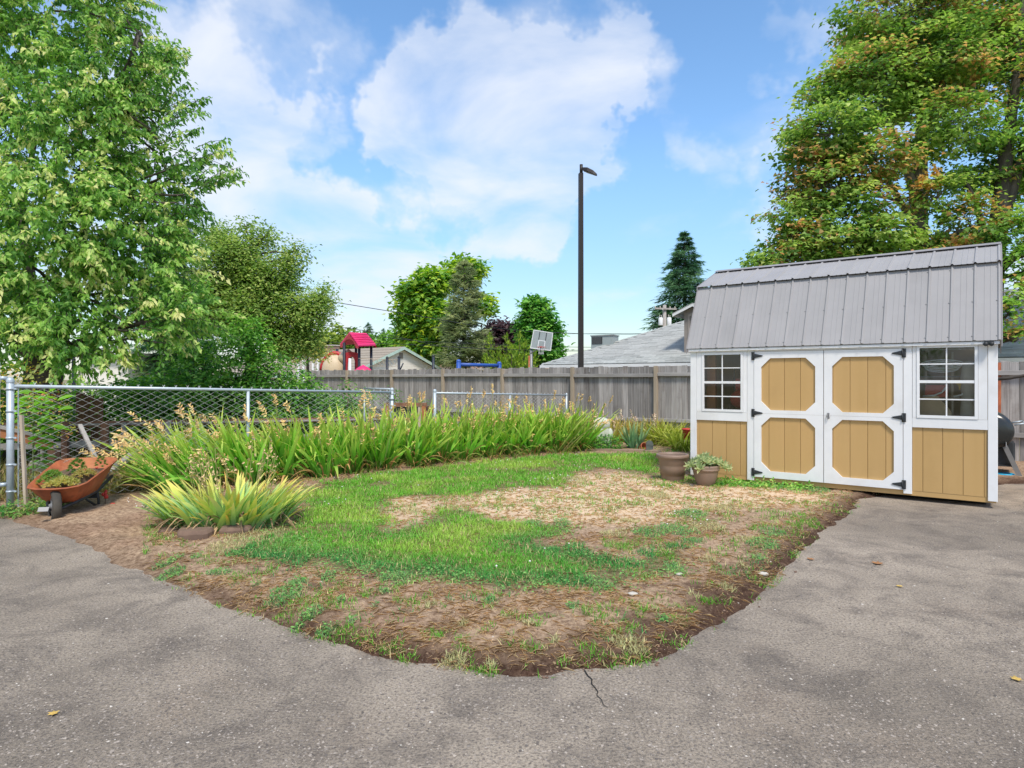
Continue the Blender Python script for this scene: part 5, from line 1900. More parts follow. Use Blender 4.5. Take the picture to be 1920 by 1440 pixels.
def broad_shrub(name, label, loc, lobes, n, S, ratio, pal, cat='shrub', tmpl=OVAL, group=None, stem=True, flat=.5, hang=0.0, cluster=22, cr=.16, inside_=.75, stem_m='bark'):
    """Leafy bush: lobes (x,y,z,rx,ry,rz) about loc; leaves gathered in clusters on twigs."""
    t = thing(name, label, cat, loc, 0, group)
    lobes = np.array(lobes, float)
    vol = lobes[:, 3] * lobes[:, 4] * lobes[:, 5]
    nc = max(n // cluster, 1)
    li = RS.choice(len(lobes), nc, p=vol ** .8 / np.sum(vol ** .8))
    d = unit(RS.normal(0, 1, (nc, 3)))
    rad = RS.uniform(inside_ ** 3, 1, nc) ** (1 / 3.)
    bump_ = .85 + .3 * RS.uniform(0, 1, nc)
    C = lobes[li, :3] + d * lobes[li, 3:6] * (rad * bump_)[:, None]
    C[:, 2] = np.maximum(C[:, 2], .04)
    out = d
    m_ = nc * cluster
    ci = np.repeat(np.arange(nc), cluster)
    sp = np.array([cr, cr, cr * flat])
    Pn = C[ci] + RS.normal(0, 1, (m_, 3)) * sp
    Pn[:, 2] = np.maximum(Pn[:, 2], .02)
    D = unit(RS.normal(0, 1, (m_, 3)) + out[ci] * .7)
    D[:, 2] = D[:, 2] * .5 - hang - .1
    Nn = np.array([0, 0, 1.0])[None] + out[ci] * .55 + RS.normal(0, .35, (m_, 3))
    L_ = RS.uniform(S[0], S[1], m_)
    pal = np.array(pal, float)
    k = np.clip(RS.normal(.5, .28, nc)[ci] + RS.normal(0, .16, m_), 0, 1) * (len(pal) - 1)
    lo = np.minimum(k.astype(int), len(pal) - 2)
    f_ = (k - lo)[:, None]
    col = pal[lo] * (1 - f_) + pal[lo + 1] * f_
    col *= RS.uniform(.8, 1.2, (m_, 1))
    setp(link('foliage', leaves('foliage', Pn, D, Nn, L_, L_ * ratio, tmpl, col, M['leaf']), t), kind='stuff')
    if stem:
        mb = MB()
        for i in range(len(lobes)):
            c_ = Vector(lobes[i, :3])
            b0 = Vector((c_.x * .35, c_.y * .35, 0))
            mb.tube([b0, b0 * .5 + c_ * .5 + Vector((random.uniform(-.1, .1), random.uniform(-.1, .1), 0)), c_], [.03, .022, .01], 6, False)
            for _ in range(6):
                dd = Vector(RS.normal(0, 1, 3)).normalized()
                mb.tube([c_ * .9, c_ + Vector((dd.x * lobes[i, 3], dd.y * lobes[i, 4], abs(dd.z) * lobes[i, 5])) * .85], [.010, .004], 4, False)
        mb.build('stems', M[stem_m], t)
    return t


p = G(1140, 846)
broad_shrub('low_shrub', 'low dark green leafy shrub in the fence bed beside the terracotta bowl', (p.x, p.y + .15, 0), [(0, 0, .14, .38, .22, .16)], 1100, (.03, .055), .6, [(.02, .09, .02), (.07, .22, .04), (.16, .34, .07)], cr=.06, cluster=10)
p = G(1145, 834)
broad_shrub('flowering_shrub', 'small golden shrub with orange tones behind the low dark shrub in the fence bed', (p.x, p.y + .2, 0), [(.12, 0, .30, .36, .25, .18)], 800, (.03, .06), .5, [(.14, .16, .04), (.30, .26, .05), (.32, .17, .05)], cr=.07, cluster=10)
# weeds beside the gatepost and under the shed
for (u, v, r, lab) in [(40, 968, .22, 'dark green weed patch at the foot of the tall steel fence post'), (100, 958, .18, 'weeds around the sunken wheel of the wheelbarrow')]:
    p = G(u, v)
    broad_shrub('weed_patch', lab, (p.x, p.y, 0), [(0, 0, .06, r, r * .6, .09)], 420, (.03, .055), .45, [(.03, .12, .03), (.10, .22, .06), (.22, .28, .10)], 'weed', cr=.05, cluster=8, stem=False, group='weeds by the driveway edge')
for (u, v, lab) in [(1365, 913, 'green weeds growing under the shed next to the potted plant'), (1420, 917, 'green weeds under the hinge side of the smaller-window door'), (1485, 922, 'small round-leaved weeds in front of the dark gap under the double doors')]:
    p = G(u, v)
    broad_shrub('weed_patch', lab, (p.x, p.y, 0.02), [(0, 0, .03, .24, .10, .05)], 230, (.03, .06), .5, [(.05, .18, .04), (.16, .34, .08), (.30, .42, .14)], 'weed', cr=.06, cluster=8, stem=False, group='weeds under the shed front')
# seedling with big bright leaves behind the tall post
p = P(62, 800, 7.75)
sd_ = thing('tree_seedling', 'bright green seedling with large pinnate leaves behind the wire mesh by the tall post', 'plant', (p.x, p.y, 0))
mb = MB()
Pn, D, L_ = [], [], []
for (u, v) in [(90, 735), (62, 725), (104, 752), (48, 760), (100, 790), (70, 775), (80, 800), (106, 770), (85, 845), (55, 740), (95, 812)]:
    tip = P(u + random.uniform(-4, 4), v, 7.75 + random.uniform(-.2, .25)) - p
    tip.z += p.z
    b0 = Vector((0, 0, max(tip.z - .25, .1)))
    mb.tube([Vector((0, 0, 0)), b0 * .6, b0, tip], [.010, .008, .006, .003], 5, False)
    d_ = (tip - b0)
    s_ = Vector((-d_.y, d_.x, 0)).normalized()
    for j in range(7):
        q_ = .25 + .75 * (j // 2) / 3
        sg = 1 if j % 2 else -1
        Pn.append(b0 + d_ * q_)
        D.append(d_.normalized() * .5 + s_ * sg + Vector((0, 0, -.45)) if j < 6 else d_.normalized() + Vector((0, 0, -.4)))
        L_.append(random.uniform(.14, .23))
mb.build('stem', pm('seedling_stem', (.20, .26, .08), None, 5, .6), sd_)
nL = len(Pn)
cc = np.array([.10, .24, .03])[None] * RS.uniform(.7, 1.25, (nL, 1))
link('leaves', leaves('leaves', np.array([tuple(a) for a in Pn]), np.array([tuple(a) for a in D]), np.tile([0, -.5, 1.0], (nL, 1)), np.array(L_), np.array(L_) * .42, OVAL, cc, M['leaf']), sd_)

# ------------------------------------------------------------------ trees


def limb(mb, a, b_, r0, r1, n=7, sag=.0, wob=.06):
    a, b_ = Vector(a), Vector(b_)
    L_ = (b_ - a).length
    pts, rr = [], []
    k = 5
    for i in range(k + 1):
        t_ = i / k
        p = a.lerp(b_, t_)
        if 0 < i < k:
            p += Vector((random.gauss(0, 1), random.gauss(0, 1), random.gauss(0, .6))) * wob * L_ * .5
        p.z += sag * L_ * math.sin(t_ * math.pi)
        pts.append(p)
        rr.append(r0 * (1 - t_) + r1 * t_)
    mb.tube(pts, rr, n, False)
    return pts


def crown_tree(name, label, base, stems, lobes, n, S, ratio, pal, tmpl=OVAL, cluster=26, cr=.30, flat=.4, hang=.15, bark='bark', inner=.55, accent=None, group=None, twig=True, upnorm=1.0):
    """Broad-leaved tree. base (x,y); stems: polylines of (x,y,z,r) in world; lobes (x,y,z,rx,ry,rz) in world."""
    bl = (base[0], base[1], 0)
    t = thing(name, label, 'tree', bl, 0, group)
    mb = MB()
    nodes = []
    for st_ in stems:
        mb.tube([q[:3] for q in st_], [q[3] for q in st_], 12, False)
        for a, b_ in zip(st_, st_[1:]):
            for k in range(4):
                f_ = k / 4
                nodes.append((Vector(a[:3]).lerp(Vector(b_[:3]), f_), a[3] * (1 - f_) + b_[3] * f_))
    lb = np.array(lobes, float)
    vol = lb[:, 3] * lb[:, 4] * lb[:, 5]
    nc = max(n // cluster, 1)
    li = RS.choice(len(lb), nc, p=vol ** .75 / np.sum(vol ** .75))
    d = unit(RS.normal(0, 1, (nc, 3)))
    rad = RS.uniform(inner ** 3, 1, nc) ** (1 / 3.)
    C = lb[li, :3] + d * lb[li, 3:6] * (rad * RS.uniform(.82, 1.12, nc))[:, None]
    ctr = []
    for i in range(len(lb)):
        c_ = Vector(lb[i, :3])
        best = min(nodes, key=lambda q: (q[0] - c_).length + (2.5 if q[0].z > c_.z else 0))
        pts = limb(mb, best[0], c_, best[1] * .55, .025, 7, .03, .10)
        ctr.append(pts)
    if twig:
        for k in range(nc):
            pts = ctr[li[k]]
            c_ = Vector(C[k])
            s_ = min(pts[2:], key=lambda q: (q - c_).length)
            if RS.uniform() < .75:
                limb(mb, s_, c_, .014, .005, 4, .02, .08)
    mb.build('trunk', M[bark], t, bl)
    m_ = nc * cluster
    ci = np.repeat(np.arange(nc), cluster)
    Pn = C[ci] + RS.normal(0, 1, (m_, 3)) * np.array([cr, cr, cr * flat])
    D = unit(RS.normal(0, 1, (m_, 3)) * [1, 1, .4] + d[ci] * .6)
    D[:, 2] -= hang
    Nn = np.array([0, 0, upnorm])[None] + d[ci] * .5 + RS.normal(0, .35, (m_, 3))
    L_ = RS.uniform(S[0], S[1], m_)
    pal = np.array(pal, float)
    k = np.clip(RS.normal(.5, .26, nc)[ci] + RS.normal(0, .15, m_), 0, 1) * (len(pal) - 1)
    lo = np.minimum(k.astype(int), len(pal) - 2)
    f_ = (k - lo)[:, None]
    col = (pal[lo] * (1 - f_) + pal[lo + 1] * f_) * RS.uniform(.78, 1.22, (m_, 1))
    if accent:
        share, ac = accent
        ac = np.array(ac)
        wt = np.clip(fbm(C[:, 0] * 1.1 + C[:, 2] * .7, C[:, 1] * .8 + C[:, 2] * 1.2, 5, 3) * 2.6 - 1.45 + share, 0, 1)
        am = RS.uniform(0, 1, m_) < wt[ci] * .75
        col[am] = ac[RS.randint(0, len(ac), m_)][am] * RS.uniform(.7, 1.2, (m_, 1))[am]
    me = leaves('crown', Pn - np.array(bl), D, Nn, L_, L_ * ratio, tmpl, col, M['leaf'])
    setp(link('crown', me, t), kind='stuff')
    return t


def W3(u, v, Y, r, ry=None, rz=None):
    p = P(u, v, Y)
    return (p.x, p.y, p.z, r, ry or r, rz or r)


# cherry tree on the left: leaves hang along arching sprays
def cherry():
    bx, by = P(75, 700, 10.6).xy
    bl = (bx, by, 0)
    t = thing('cherry_tree', 'large leafy cherry tree with drooping pale-edged leaves overhanging the chain-link fence on the left', 'tree', bl)
    mb = MB()
    Q = lambda u, v, Y: P(u, v, Y)
    stem = [(Q(78, 780, 10.6), .28), (Q(74, 690, 10.6), .21), (Q(60, 560, 10.9), .10), (Q(40, 380, 11.3), .06), (Q(80, 200, 12.0), .025), (Q(90, 60, 12.2), .012)]
    stem2 = [(Q(86, 740, 10.6), .20), (Q(102, 670, 10.5), .16), (Q(130, 560, 10.7), .09), (Q(165, 400, 10.9), .06), (Q(215, 210, 11), .04), (Q(260, 60, 10.8), .03)]
    mb.tube([a for a, _ in stem], [r for _, r in stem], 14, False)
    mb.tube([a for a, _ in stem2], [r for _, r in stem2], 12, False)
    lobes = [(60, 150, 11, 1.3), (190, 150, 10.8, .75), (-80, 300, 11, 1.5), (100, 320, 10.2, 1.15), (215, 310, 10.8, .55), (210, 440, 10.2, .85), (60, 500, 10.0, 1.05), (-70, 560, 10.2, 1.2),
             (290, 410, 11, .48), (290, 500, 10.6, .7), (150, 590, 9.9, .62), (20, 620, 9.9, .62), (270, 600, 10.3, .55), (100, 20, 11, 1.25), (190, 10, 11, .7), (-60, 60, 11, 1.4), 
             (150, 230, 10.4, .9), (245, 110, 10.8, .42), (230, 185, 10.6, .42), (300, 335, 10.7, .28), (340, 590, 10.2, .36), (120, 430, 9.9, .9), (150, 660, 9.7, .4)]
    lw = [(P(u, v, Y), r) for u, v, Y, r in lobes]
    sp = []                     # sprays: start, direction, length
    allst = stem + stem2
    for c_, r in lw:
        b_ = min(allst, key=lambda q: (q[0] - c_).length + (1.5 if q[0].z > c_.z else 0))
        limb(mb, b_[0], c_, b_[1] * .5, .02, 7, .04, .08)
        ns = int(118 * r ** 1.8) + 16
        for _ in range(ns):
            d = Vector(RS.normal(0, 1, 3)).normalized()
            rad = random.uniform(.25, 1) ** .6
            st_ = c_ + Vector((d.x * r, d.y * r, d.z * r * .9)) * rad * .85
            dd = (d * .8 + Vector((st_.x - bx, st_.y - by, 0)).normalized() * .6 + Vector((0, 0, random.uniform(-.15, .35)))).normalized()
            sp.append((st_, dd, random.uniform(.35, .75), 0))
    for (u0, v0, u1, v1, Y) in [(255, 160, 357, 86, 10.6), (270, 190, 330, 112, 10.4), (290, 230, 394, 176, 10.7), (280, 245, 396, 205, 10.3), (330, 330, 432, 272, 10.7), (320, 330, 432, 250, 10.9), (345, 370, 454, 305, 10.7),
                                (350, 365, 452, 322, 10.5), (330, 380, 402, 402, 10.4), (310, 320, 372, 300, 10.4), (310, 590, 392, 572, 9.9), (280, 640, 345, 652, 9.9), (240, 620, 320, 618, 9.8), (130, 640, 200, 695, 9.7),
                                (60, 630, 110, 690, 9.7), (230, 600, 300, 560, 9.8), (330, 480, 372, 452, 10.6), (260, 90, 300, 82, 10.4), (300, 210, 350, 150, 10.5), (270, 130, 330, 90, 10.7), (350, 345, 415, 330, 10.9), (300, 270, 380, 235, 10.6)]:
        a, b_ = P(u0, v0, Y), P(u1, v1, Y)
        limb(mb, min(allst, key=lambda q: (q[0] - a).length)[0], a, .03, .014, 5, .05, .08)
        sp.append((a, (b_ - a).normalized(), (b_ - a).length, 1))
        for _ in range(4):
            f_ = random.uniform(.05, .75)
            sp.append((a.lerp(b_, f_) + Vector((random.gauss(0, .04), random.gauss(0, .1), random.gauss(0, .04))), ((b_ - a).normalized() + Vector((random.gauss(0, .35), random.gauss(0, .4), random.gauss(0, .3)))).normalized(), (b_ - a).length * (1 - f_) * .9, 1))
    Pn, D, S, C = [], [], [], []
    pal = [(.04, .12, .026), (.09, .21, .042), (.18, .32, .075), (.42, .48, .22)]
    for st_, dd, L_, expl in sp:
        k = max(int(L_ / .0185), 7)
        tone = min(max(random.gauss(.38, .26), 0), 1)
        for i in range(k):
            t_ = i / k
            p = st_ + dd * (L_ * t_) + Vector((0, 0, (.12 * math.sin(t_ * 2.4) - .22 * t_ * t_) * L_ * (0.35 if expl else 1)))
            sg = 1 if i % 2 else -1
            sv = Vector((-dd.y, dd.x, 0)).normalized() * sg
            p = p + Vector((random.gauss(0, .024), random.gauss(0, .024), random.gauss(-.01, .024)))
            Pn.append(tuple(p))
            q = dd * random.uniform(.0, .8) + sv * random.uniform(.1, .8) + Vector((random.gauss(0, .35), random.gauss(0, .35), -random.uniform(.2, 1.25)))
            D.append(tuple(q))
            S.append(random.uniform(.065, .125) * (.95 if expl else 1))
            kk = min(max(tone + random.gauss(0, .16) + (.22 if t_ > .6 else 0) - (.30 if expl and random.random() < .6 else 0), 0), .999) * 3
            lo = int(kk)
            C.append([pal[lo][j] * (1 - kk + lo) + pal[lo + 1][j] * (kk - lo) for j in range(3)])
        if L_ > .3:
            mb.tube([st_, st_ + dd * L_ * .5 + Vector((0, 0, .06 * L_)), st_ + dd * L_ * .97 + Vector((0, 0, -.12 * L_ * (0.35 if expl else 1)))], [.007, .005, .002], 4, False)
    mb.build('trunk', M['bark'], t, bl)
    n = len(Pn)
    S = np.array(S)
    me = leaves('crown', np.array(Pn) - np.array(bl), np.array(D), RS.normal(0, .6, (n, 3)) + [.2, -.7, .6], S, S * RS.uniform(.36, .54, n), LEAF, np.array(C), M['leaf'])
    setp(link('crown', me, t), kind='stuff')
    print('cherry leaves', n)


cherry()

# bigleaf maples behind the shed
mp_ = [W3(1640, 170, 18, 1.5, 1.6, 1.1), (W3(1560, 250, 17.5, 1.2, 1.3, .9)), W3(1530, 190, 18, .55, .6, .4), W3(1500, 240, 18, .45, .5, .35), W3(1740, 130, 18, 1.7, 1.8, 1.2), W3(1545, 350, 17.5, 1.1, 1.3, .8), W3(1500, 400, 17.5, .8, 1, .55),
       W3(1470, 480, 17.4, .8, 1, .45), W3(1440, 500, 17.4, .5, .7, .35), W3(1485, 440, 17.4, .7, .8, .5), W3(1525, 300, 17.6, .75, .8, .6), W3(1610, 390, 17, .9, .9, .7), W3(1520, 480, 17.2, .8, .8, .4), W3(1570, 160, 18, .7, .8, .6), W3(1600, 500, 16.8, .9, .8, .35), W3(1560, 450, 17, 1.0, 1.1, .6), W3(1640, 300, 17, 1.0, 1.1, .8), W3(1650, 440, 16.6, 1.0, 1.0, .6), W3(1780, 240, 17, 1.2, 1.3, .9), W3(1820, 430, 16.8, 1.1, 1.1, .7),
       W3(1840, 110, 18.5, 1.6, 1.6, 1.2), W3(1700, 30, 18.5, 1.8, 1.8, 1.3), W3(1860, 330, 17.5, 1.0, 1.0, .7), W3(1760, 370, 16.8, .9, .9, .6), W3(1600, 120, 18.2, .8, .9, .6), W3(1900, 0, 19, 2.2, 2, 1.6), W3(1700, 470, 17, .8, .9, .4)]
bx, by = P(1722, 600, 18).xy
tk = [[(*P(1716, 640, 18), .34), (*P(1720, 470, 18), .27), (*P(1722, 350, 18), .22), (*P(1728, 240, 18), .15), (*P(1735, 60, 18.2), .07)],
      [(*P(1716, 360, 18), .14), (*P(1690, 290, 17.9), .10), (*P(1640, 170, 18), .05)],
      [(*P(1718, 430, 18), .10), (*P(1660, 330, 17.7), .07), (*P(1560, 250, 17.5), .03)],
      [(*P(1722, 300, 18), .10), (*P(1755, 190, 18.1), .07), (*P(1800, 90, 18.3), .03)]]
RUST = [(.30, .19, .10), (.36, .22, .11), (.28, .20, .10), (.33, .27, .10)]
crown_tree('maple_tree', 'big maple with rust-brown seed clusters whose pale trunk rises behind the shed roof', (bx, by), tk, mp_, 74000, (.085, .145), .95,
           [(.04, .095, .025), (.095, .185, .042), (.165, .27, .065), (.26, .34, .11)], MAPLE, 50, .21, .32, .25, 'bark_pale', .42, (.28, RUST), 'maples behind the shed')
mp2 = [W3(1960, 260, 17, 1.5, 1.5, 1.0), W3(1990, 500, 16, 1.3, 1.3, .8), W3(1905, 560, 15.5, .45, .7, .45), W3(1920, 480, 16, .6, .7, .45), W3(1950, 620, 15, .5, .7, .25), W3(2080, 300, 17, 2, 2, 1.6), W3(2050, 60, 17.5, 2, 2, 1.6), W3(1900, 420, 16.5, .6, .7, .35),
       W3(1890, 590, 15.5, .25, .4, .3), W3(1940, 140, 17, 1.2, 1.2, .8), W3(2000, 400, 16.5, 1.2, 1.2, .7)]
bx, by = P(1930, 600, 17).xy
tk2 = [[(*P(1850, 640, 17), .30), (*P(1868, 450, 17), .22), (*P(1885, 300, 17), .17), (*P(1905, 150, 17.2), .10), (*P(1920, -20, 17.4), .04)],
       [(*P(1866, 470, 17), .16), (*P(1905, 330, 16.9), .12), (*P(1950, 180, 17), .05)], [(*P(1862, 500, 17), .12), (*P(1830, 380, 17), .07), (*P(1800, 320, 16.9), .03)], [(*P(1862, 520, 17), .12), (*P(1940, 440, 16.6), .08), (*P(2000, 360, 16.5), .03)]]
crown_tree('maple_tree', 'darker green maple with several leaning stems at the right border behind the shed', (bx, by), tk2, mp2, 20000, (.085, .145), .95,
           [(.035, .10, .022), (.09, .20, .04), (.17, .31, .065), (.26, .38, .10)], MAPLE, 22, .25, .38, .25, 'bark', .45, (.16, RUST), 'maples behind the shed')
# a hanging cluster of orange dead leaves in the maple
p = P(1752, 330, 16.2)
n = 150
cs_ = np.array([tuple(P(u, v, 16.6)) for u, v in ((1733, 332), (1752, 318), (1760, 325), (1745, 345), (1755, 345), (1728, 340))])
ci = RS.randint(0, len(cs_), n)
Pn = cs_[ci] + RS.normal(0, .065, (n, 3))
me = leaves('dead_leaf_cluster', Pn, RS.normal(0, 1, (n, 3)) + [0, 0, -.6], RS.normal(0, 1, (n, 3)) + [0, -.8, .3], RS.uniform(.07, .13, n), RS.uniform(.06, .1, n), MAPLE, np.array([.62, .28, .10])[None] * RS.uniform(.75, 1.25, (n, 1)), M['leaf'])
for o in bpy.data.objects:
    if o.get('label', '').startswith('big maple'):
        me.transform(Matrix.Translation(-o.location))
        setp(link('dead_leaf_cluster', me, o), kind='stuff')

# olive-toned fruit tree behind the fence
ol = [W3(440, 490, 16, .75, .9, .6), W3(505, 535, 16, .62, .9, .55), W3(470, 590, 15.8, .85, 1, .6), W3(565, 590, 16, .62, .8, .5), W3(600, 570, 16, .26, .4, .3), W3(400, 560, 16, .8, .9, .8), W3(540, 640, 16, .5, .7, .35), W3(480, 455, 16.2, .36, .4, .25),
      W3(545, 490, 16, .3, .4, .22), W3(420, 450, 16.2, .36, .4, .25), W3(585, 640, 16, .28, .4, .35), W3(500, 440, 16.2, .16, .2, .22), W3(460, 425, 16.2, .14, .2, .16), W3(555, 470, 16, .15, .2, .18), W3(610, 545, 16, .16, .2, .14), W3(400, 440, 16, .2, .3, .22), W3(535, 500, 16, .2, .2, .25)]
bx, by = P(480, 720, 16).xy
st_ = [[(*P(470, 800, 16), .16), (*P(472, 690, 16), .13), (*P(465, 600, 16), .09), (*P(460, 520, 16), .05), (*P(470, 450, 16), .02)], [(*P(472, 690, 16), .09), (*P(520, 620, 16), .06), (*P(570, 580, 16), .025)]]
crown_tree('fruit_tree', 'olive-green fine-leaved fruit tree between the cherry tree and the play tower', (bx, by), st_, ol, 42000, (.06, .115), .55,
           [(.055, .115, .03), (.11, .195, .05), (.18, .27, .08), (.27, .33, .12)], LEAF, 24, .17, .75, .2, 'bark', .25, None)
# young yellow-green tree just behind the board fence
crown_tree('small_tree', 'thin yellow-green sapling crown by the white porch railings beyond the board fence', P(575, 720, 22).xy[:], [[(*P(578, 760, 22), .06), (*P(577, 690, 22), .05), (*P(576, 640, 22), .02)]],
           [W3(575, 650, 22, .55, .6, .35), W3(600, 665, 22, .35, .4, .25), W3(555, 665, 22, .35, .4, .25)], 2600, (.06, .12), .45, [(.12, .17, .04), (.24, .27, .08), (.36, .36, .14)], LEAF, 18, .14, .6)

# dark undergrowth between the chain-link fence and the trees
DK = [(.02, .075, .018), (.05, .155, .03), (.10, .235, .045), (.19, .34, .08)]
bush = [('laurel_bush', 'dense dark green bush under the fruit tree, left of the board fence', 330, 700, 13.0, [(0, 0, .8, 1.3, .9, .9), (.9, .3, .7, 1.0, .8, .8), (-.9, .1, .7, .9, .8, .8), (.3, .2, 1.5, .9, .8, .6)], 9500, DK),
        ('bramble_bush', 'dark bramble bush spilling over the end of the board fence', 545, 730, 14.2, [(0, 0, .75, 1.0, .8, .75), (.9, .1, .55, .75, .6, .55), (-.9, 0, .8, 1.0, .8, .8), (-.5, .2, 1.25, .7, .7, .5), (1.3, .25, 1.0, .45, .3, .42)], 8500, DK),
        ('laurel_bush', 'bright-topped green bush under the cherry tree in front of the white carport', 190, 720, 12.2, [(0, 0, .75, 1.1, .7, .75), (-.9, 0, .7, .9, .7, .7), (.9, .1, .8, .9, .7, .8)], 7000, [(.02, .07, .015), (.06, .17, .03), (.14, .30, .045), (.24, .40, .07)]),
        ('laurel_bush', 'glossy drooping-leaved bush rising in front of the fruit tree trunk', 440, 640, 13.8, [(0, 0, 1.6, .9, .7, 1.1), (-.7, 0, 1.4, .7, .6, .95), (.8, 0, 1.3, .75, .6, .85), (.1, 0, .6, 1.2, .7, .6), (.2, .1, 2.4, .5, .5, .5), (1.4, .2, 1.0, .6, .5, .6)], 12500, DK),
        ('laurel_bush', 'shaded bush at the foot of the cherry tree trunk', 10, 730, 10.8, [(0, 0, .7, .8, .6, .7), (-.8, 0, .9, .8, .6, .8)], 3500, [(.02, .07, .015), (.07, .17, .03), (.20, .30, .06)])]
for nm, lab, u, v, Y, lobes, n, pal in bush:
    p = P(u, v, Y)
    broad_shrub(nm, lab, (p.x, p.y, 0), lobes, n, (.06, .125), .48, pal, 'bush', OVAL, 'bushes beyond the chain-link fence', cluster=14, cr=.13, hang=.25, inside_=.6)
p = P(40, 690, 9.4)
broad_shrub('rose_bush', 'spindly rose bush with reddish tips behind the tall steel post', (p.x, p.y, 0), [(0, 0, 1.3, .45, .3, .55), (.3, 0, 1.0, .4, .3, .5)], 900, (.03, .06), .5, [(.20, .26, .06), (.36, .38, .10), (.42, .20, .10)], 'bush', cr=.07, cluster=8, inside_=.2)
p = P(745, 770, 14.6)
broad_shrub('blackberry_bush', 'small bramble shoots in front of the board fence at the gate gap', (p.x, p.y, 0), [(0, 0, .75, .32, .2, .35), (.5, 0, .8, .28, .2, .22), (-.1, 0, 1.05, .18, .15, .25)], 650, (.05, .09), .55, [(.04, .12, .03), (.12, .24, .05)], 'bush', cr=.09, cluster=9, inside_=.2)

# ------------------------------------------------------------------ conifers and background trees


def conifer(name, label, u, vt, vb, Y, wpx, n, pal, S=(.25, .5), tilt=-.25, group=None, layers=26, power=.85, taper=1.0, ratio=.5):
    top, bot = P(u, vt, Y), P(u, vb, Y)
    bl = (top.x, top.y, 0)
    t = thing(name, label, 'tree', bl, 0, group)
    H0, H1, R = 0.4, top.z, wpx / F * Y
    zb = max(bot.z, .3)
    mb = MB()
    mb.tube([(0, 0, 0), (0, 0, H1 * .5), (0, 0, H1 * .98)], [.02 * H1, .014 * H1, .01], 8, False)
    Pn, D, Sx, C = [], [], [], []
    pal = np.array(pal, float)
    per = n // (layers * 9)
    for i in range(layers):
        f_ = i / (layers - 1)
        z = zb + (H1 - zb) * f_ ** .95
        rad = R * max((1 - f_) ** power, .02) * taper
        nb = 9 if f_ < .8 else 6
        for b_ in range(nb):
            a = random.uniform(0, 6.28)
            rl = rad * random.uniform(.72, 1.12)
            tip = Vector((math.cos(a) * rl, math.sin(a) * rl, tilt * rl + random.uniform(-.1, .1) * rl))
            o = Vector((0, 0, z))
            if rl > .25:
                mb.tube([o, o + tip * .6 + Vector((0, 0, .04 * rl)), o + tip * .95], [.02 + .01 * rl, .012, .004], 4, False)
            tone = np.clip(RS.normal(.5, .25), 0, 1)
            for k in range(per):
                q = random.uniform(.12, 1) ** .7
                p = o + tip * q
                sp_ = rl * .20 * (1.15 - q * .6)
                Pn.append((p.x + random.gauss(0, sp_), p.y + random.gauss(0, sp_), p.z + random.gauss(0, sp_ * .35) + .02))
                dd = tip.normalized() * .7 + Vector((random.gauss(0, .5), random.gauss(0, .5), random.gauss(-.12, .2)))
                D.append(tuple(dd))
                Sx.append(random.uniform(*S) * (.55 + .45 * (1 - f_)))
                kk = min(max(tone + random.gauss(0, .15), 0), .999) * (len(pal) - 1)
                lo = int(kk)
                C.append(pal[lo] * (1 - kk + lo) + pal[lo + 1] * (kk - lo))
    for k in range(14):
        Pn.append((random.gauss(0, .05), random.gauss(0, .05), H1 * (.97 + .03 * k / 14)))
        D.append((random.gauss(0, .4), random.gauss(0, .4), 1))
        Sx.append(S[0] * .6)
        C.append(pal[1])
    mb.build('trunk', M['bark'], t)
    n_ = len(Pn)
    Sx = np.array(Sx)
    me = leaves('crown', np.array(Pn), np.array(D), np.tile([0, 0, 1.0], (n_, 1)) + RS.normal(0, .3, (n_, 3)), Sx, Sx * ratio, SPRIG, np.array(C), M['leaf'])
    setp(link('crown', me, t), kind='stuff')
    return t


FIR = [(.015, .048, .028), (.035, .095, .055), (.065, .145, .08), (.10, .20, .11)]
conifer('fir_tree', 'dark fir tree rising behind the grey shingle roof next to the shed', 1284, 438, 640, 48, 76, 10500, FIR, (.5, 1.0), -.18, 'conifers beyond the fence', 24, .8)
conifer('fir_tree', 'dark blue-green fir behind the cherry tree, showing beside the fruit tree', 325, 372, 700, 24, 84, 9000, FIR, (.3, .6), -.22, 'conifers beyond the fence', 26, .6)
conifer('arborvitae', 'tall grey-green conical evergreen right of the yellow-green maple beyond the fence', 870, 492, 690, 46, 50, 11000, [(.06, .10, .05), (.11, .16, .085), (.18, .225, .13), (.26, .31, .19)], (.35, .75), .25, 'conifers beyond the fence', 30, .42, .92, .55)
conifer('fir_tree', 'small pointed fir tip poking over the far trees right of the play tower', 690, 608, 660, 95, 13, 900, FIR, (.8, 1.5), -.2, 'conifers beyond the fence', 12, .8)
conifer('fir_tree', 'tiny slim fir tip far off between the play tower and the yellow-green maple', 719, 618, 660, 95, 6, 500, FIR, (.7, 1.2), -.2, 'conifers beyond the fence', 10, .8)
YG = [(.035, .11, .025), (.09, .20, .035), (.19, .31, .045), (.30, .38, .06)]
b0 = P(800, 700, 52)
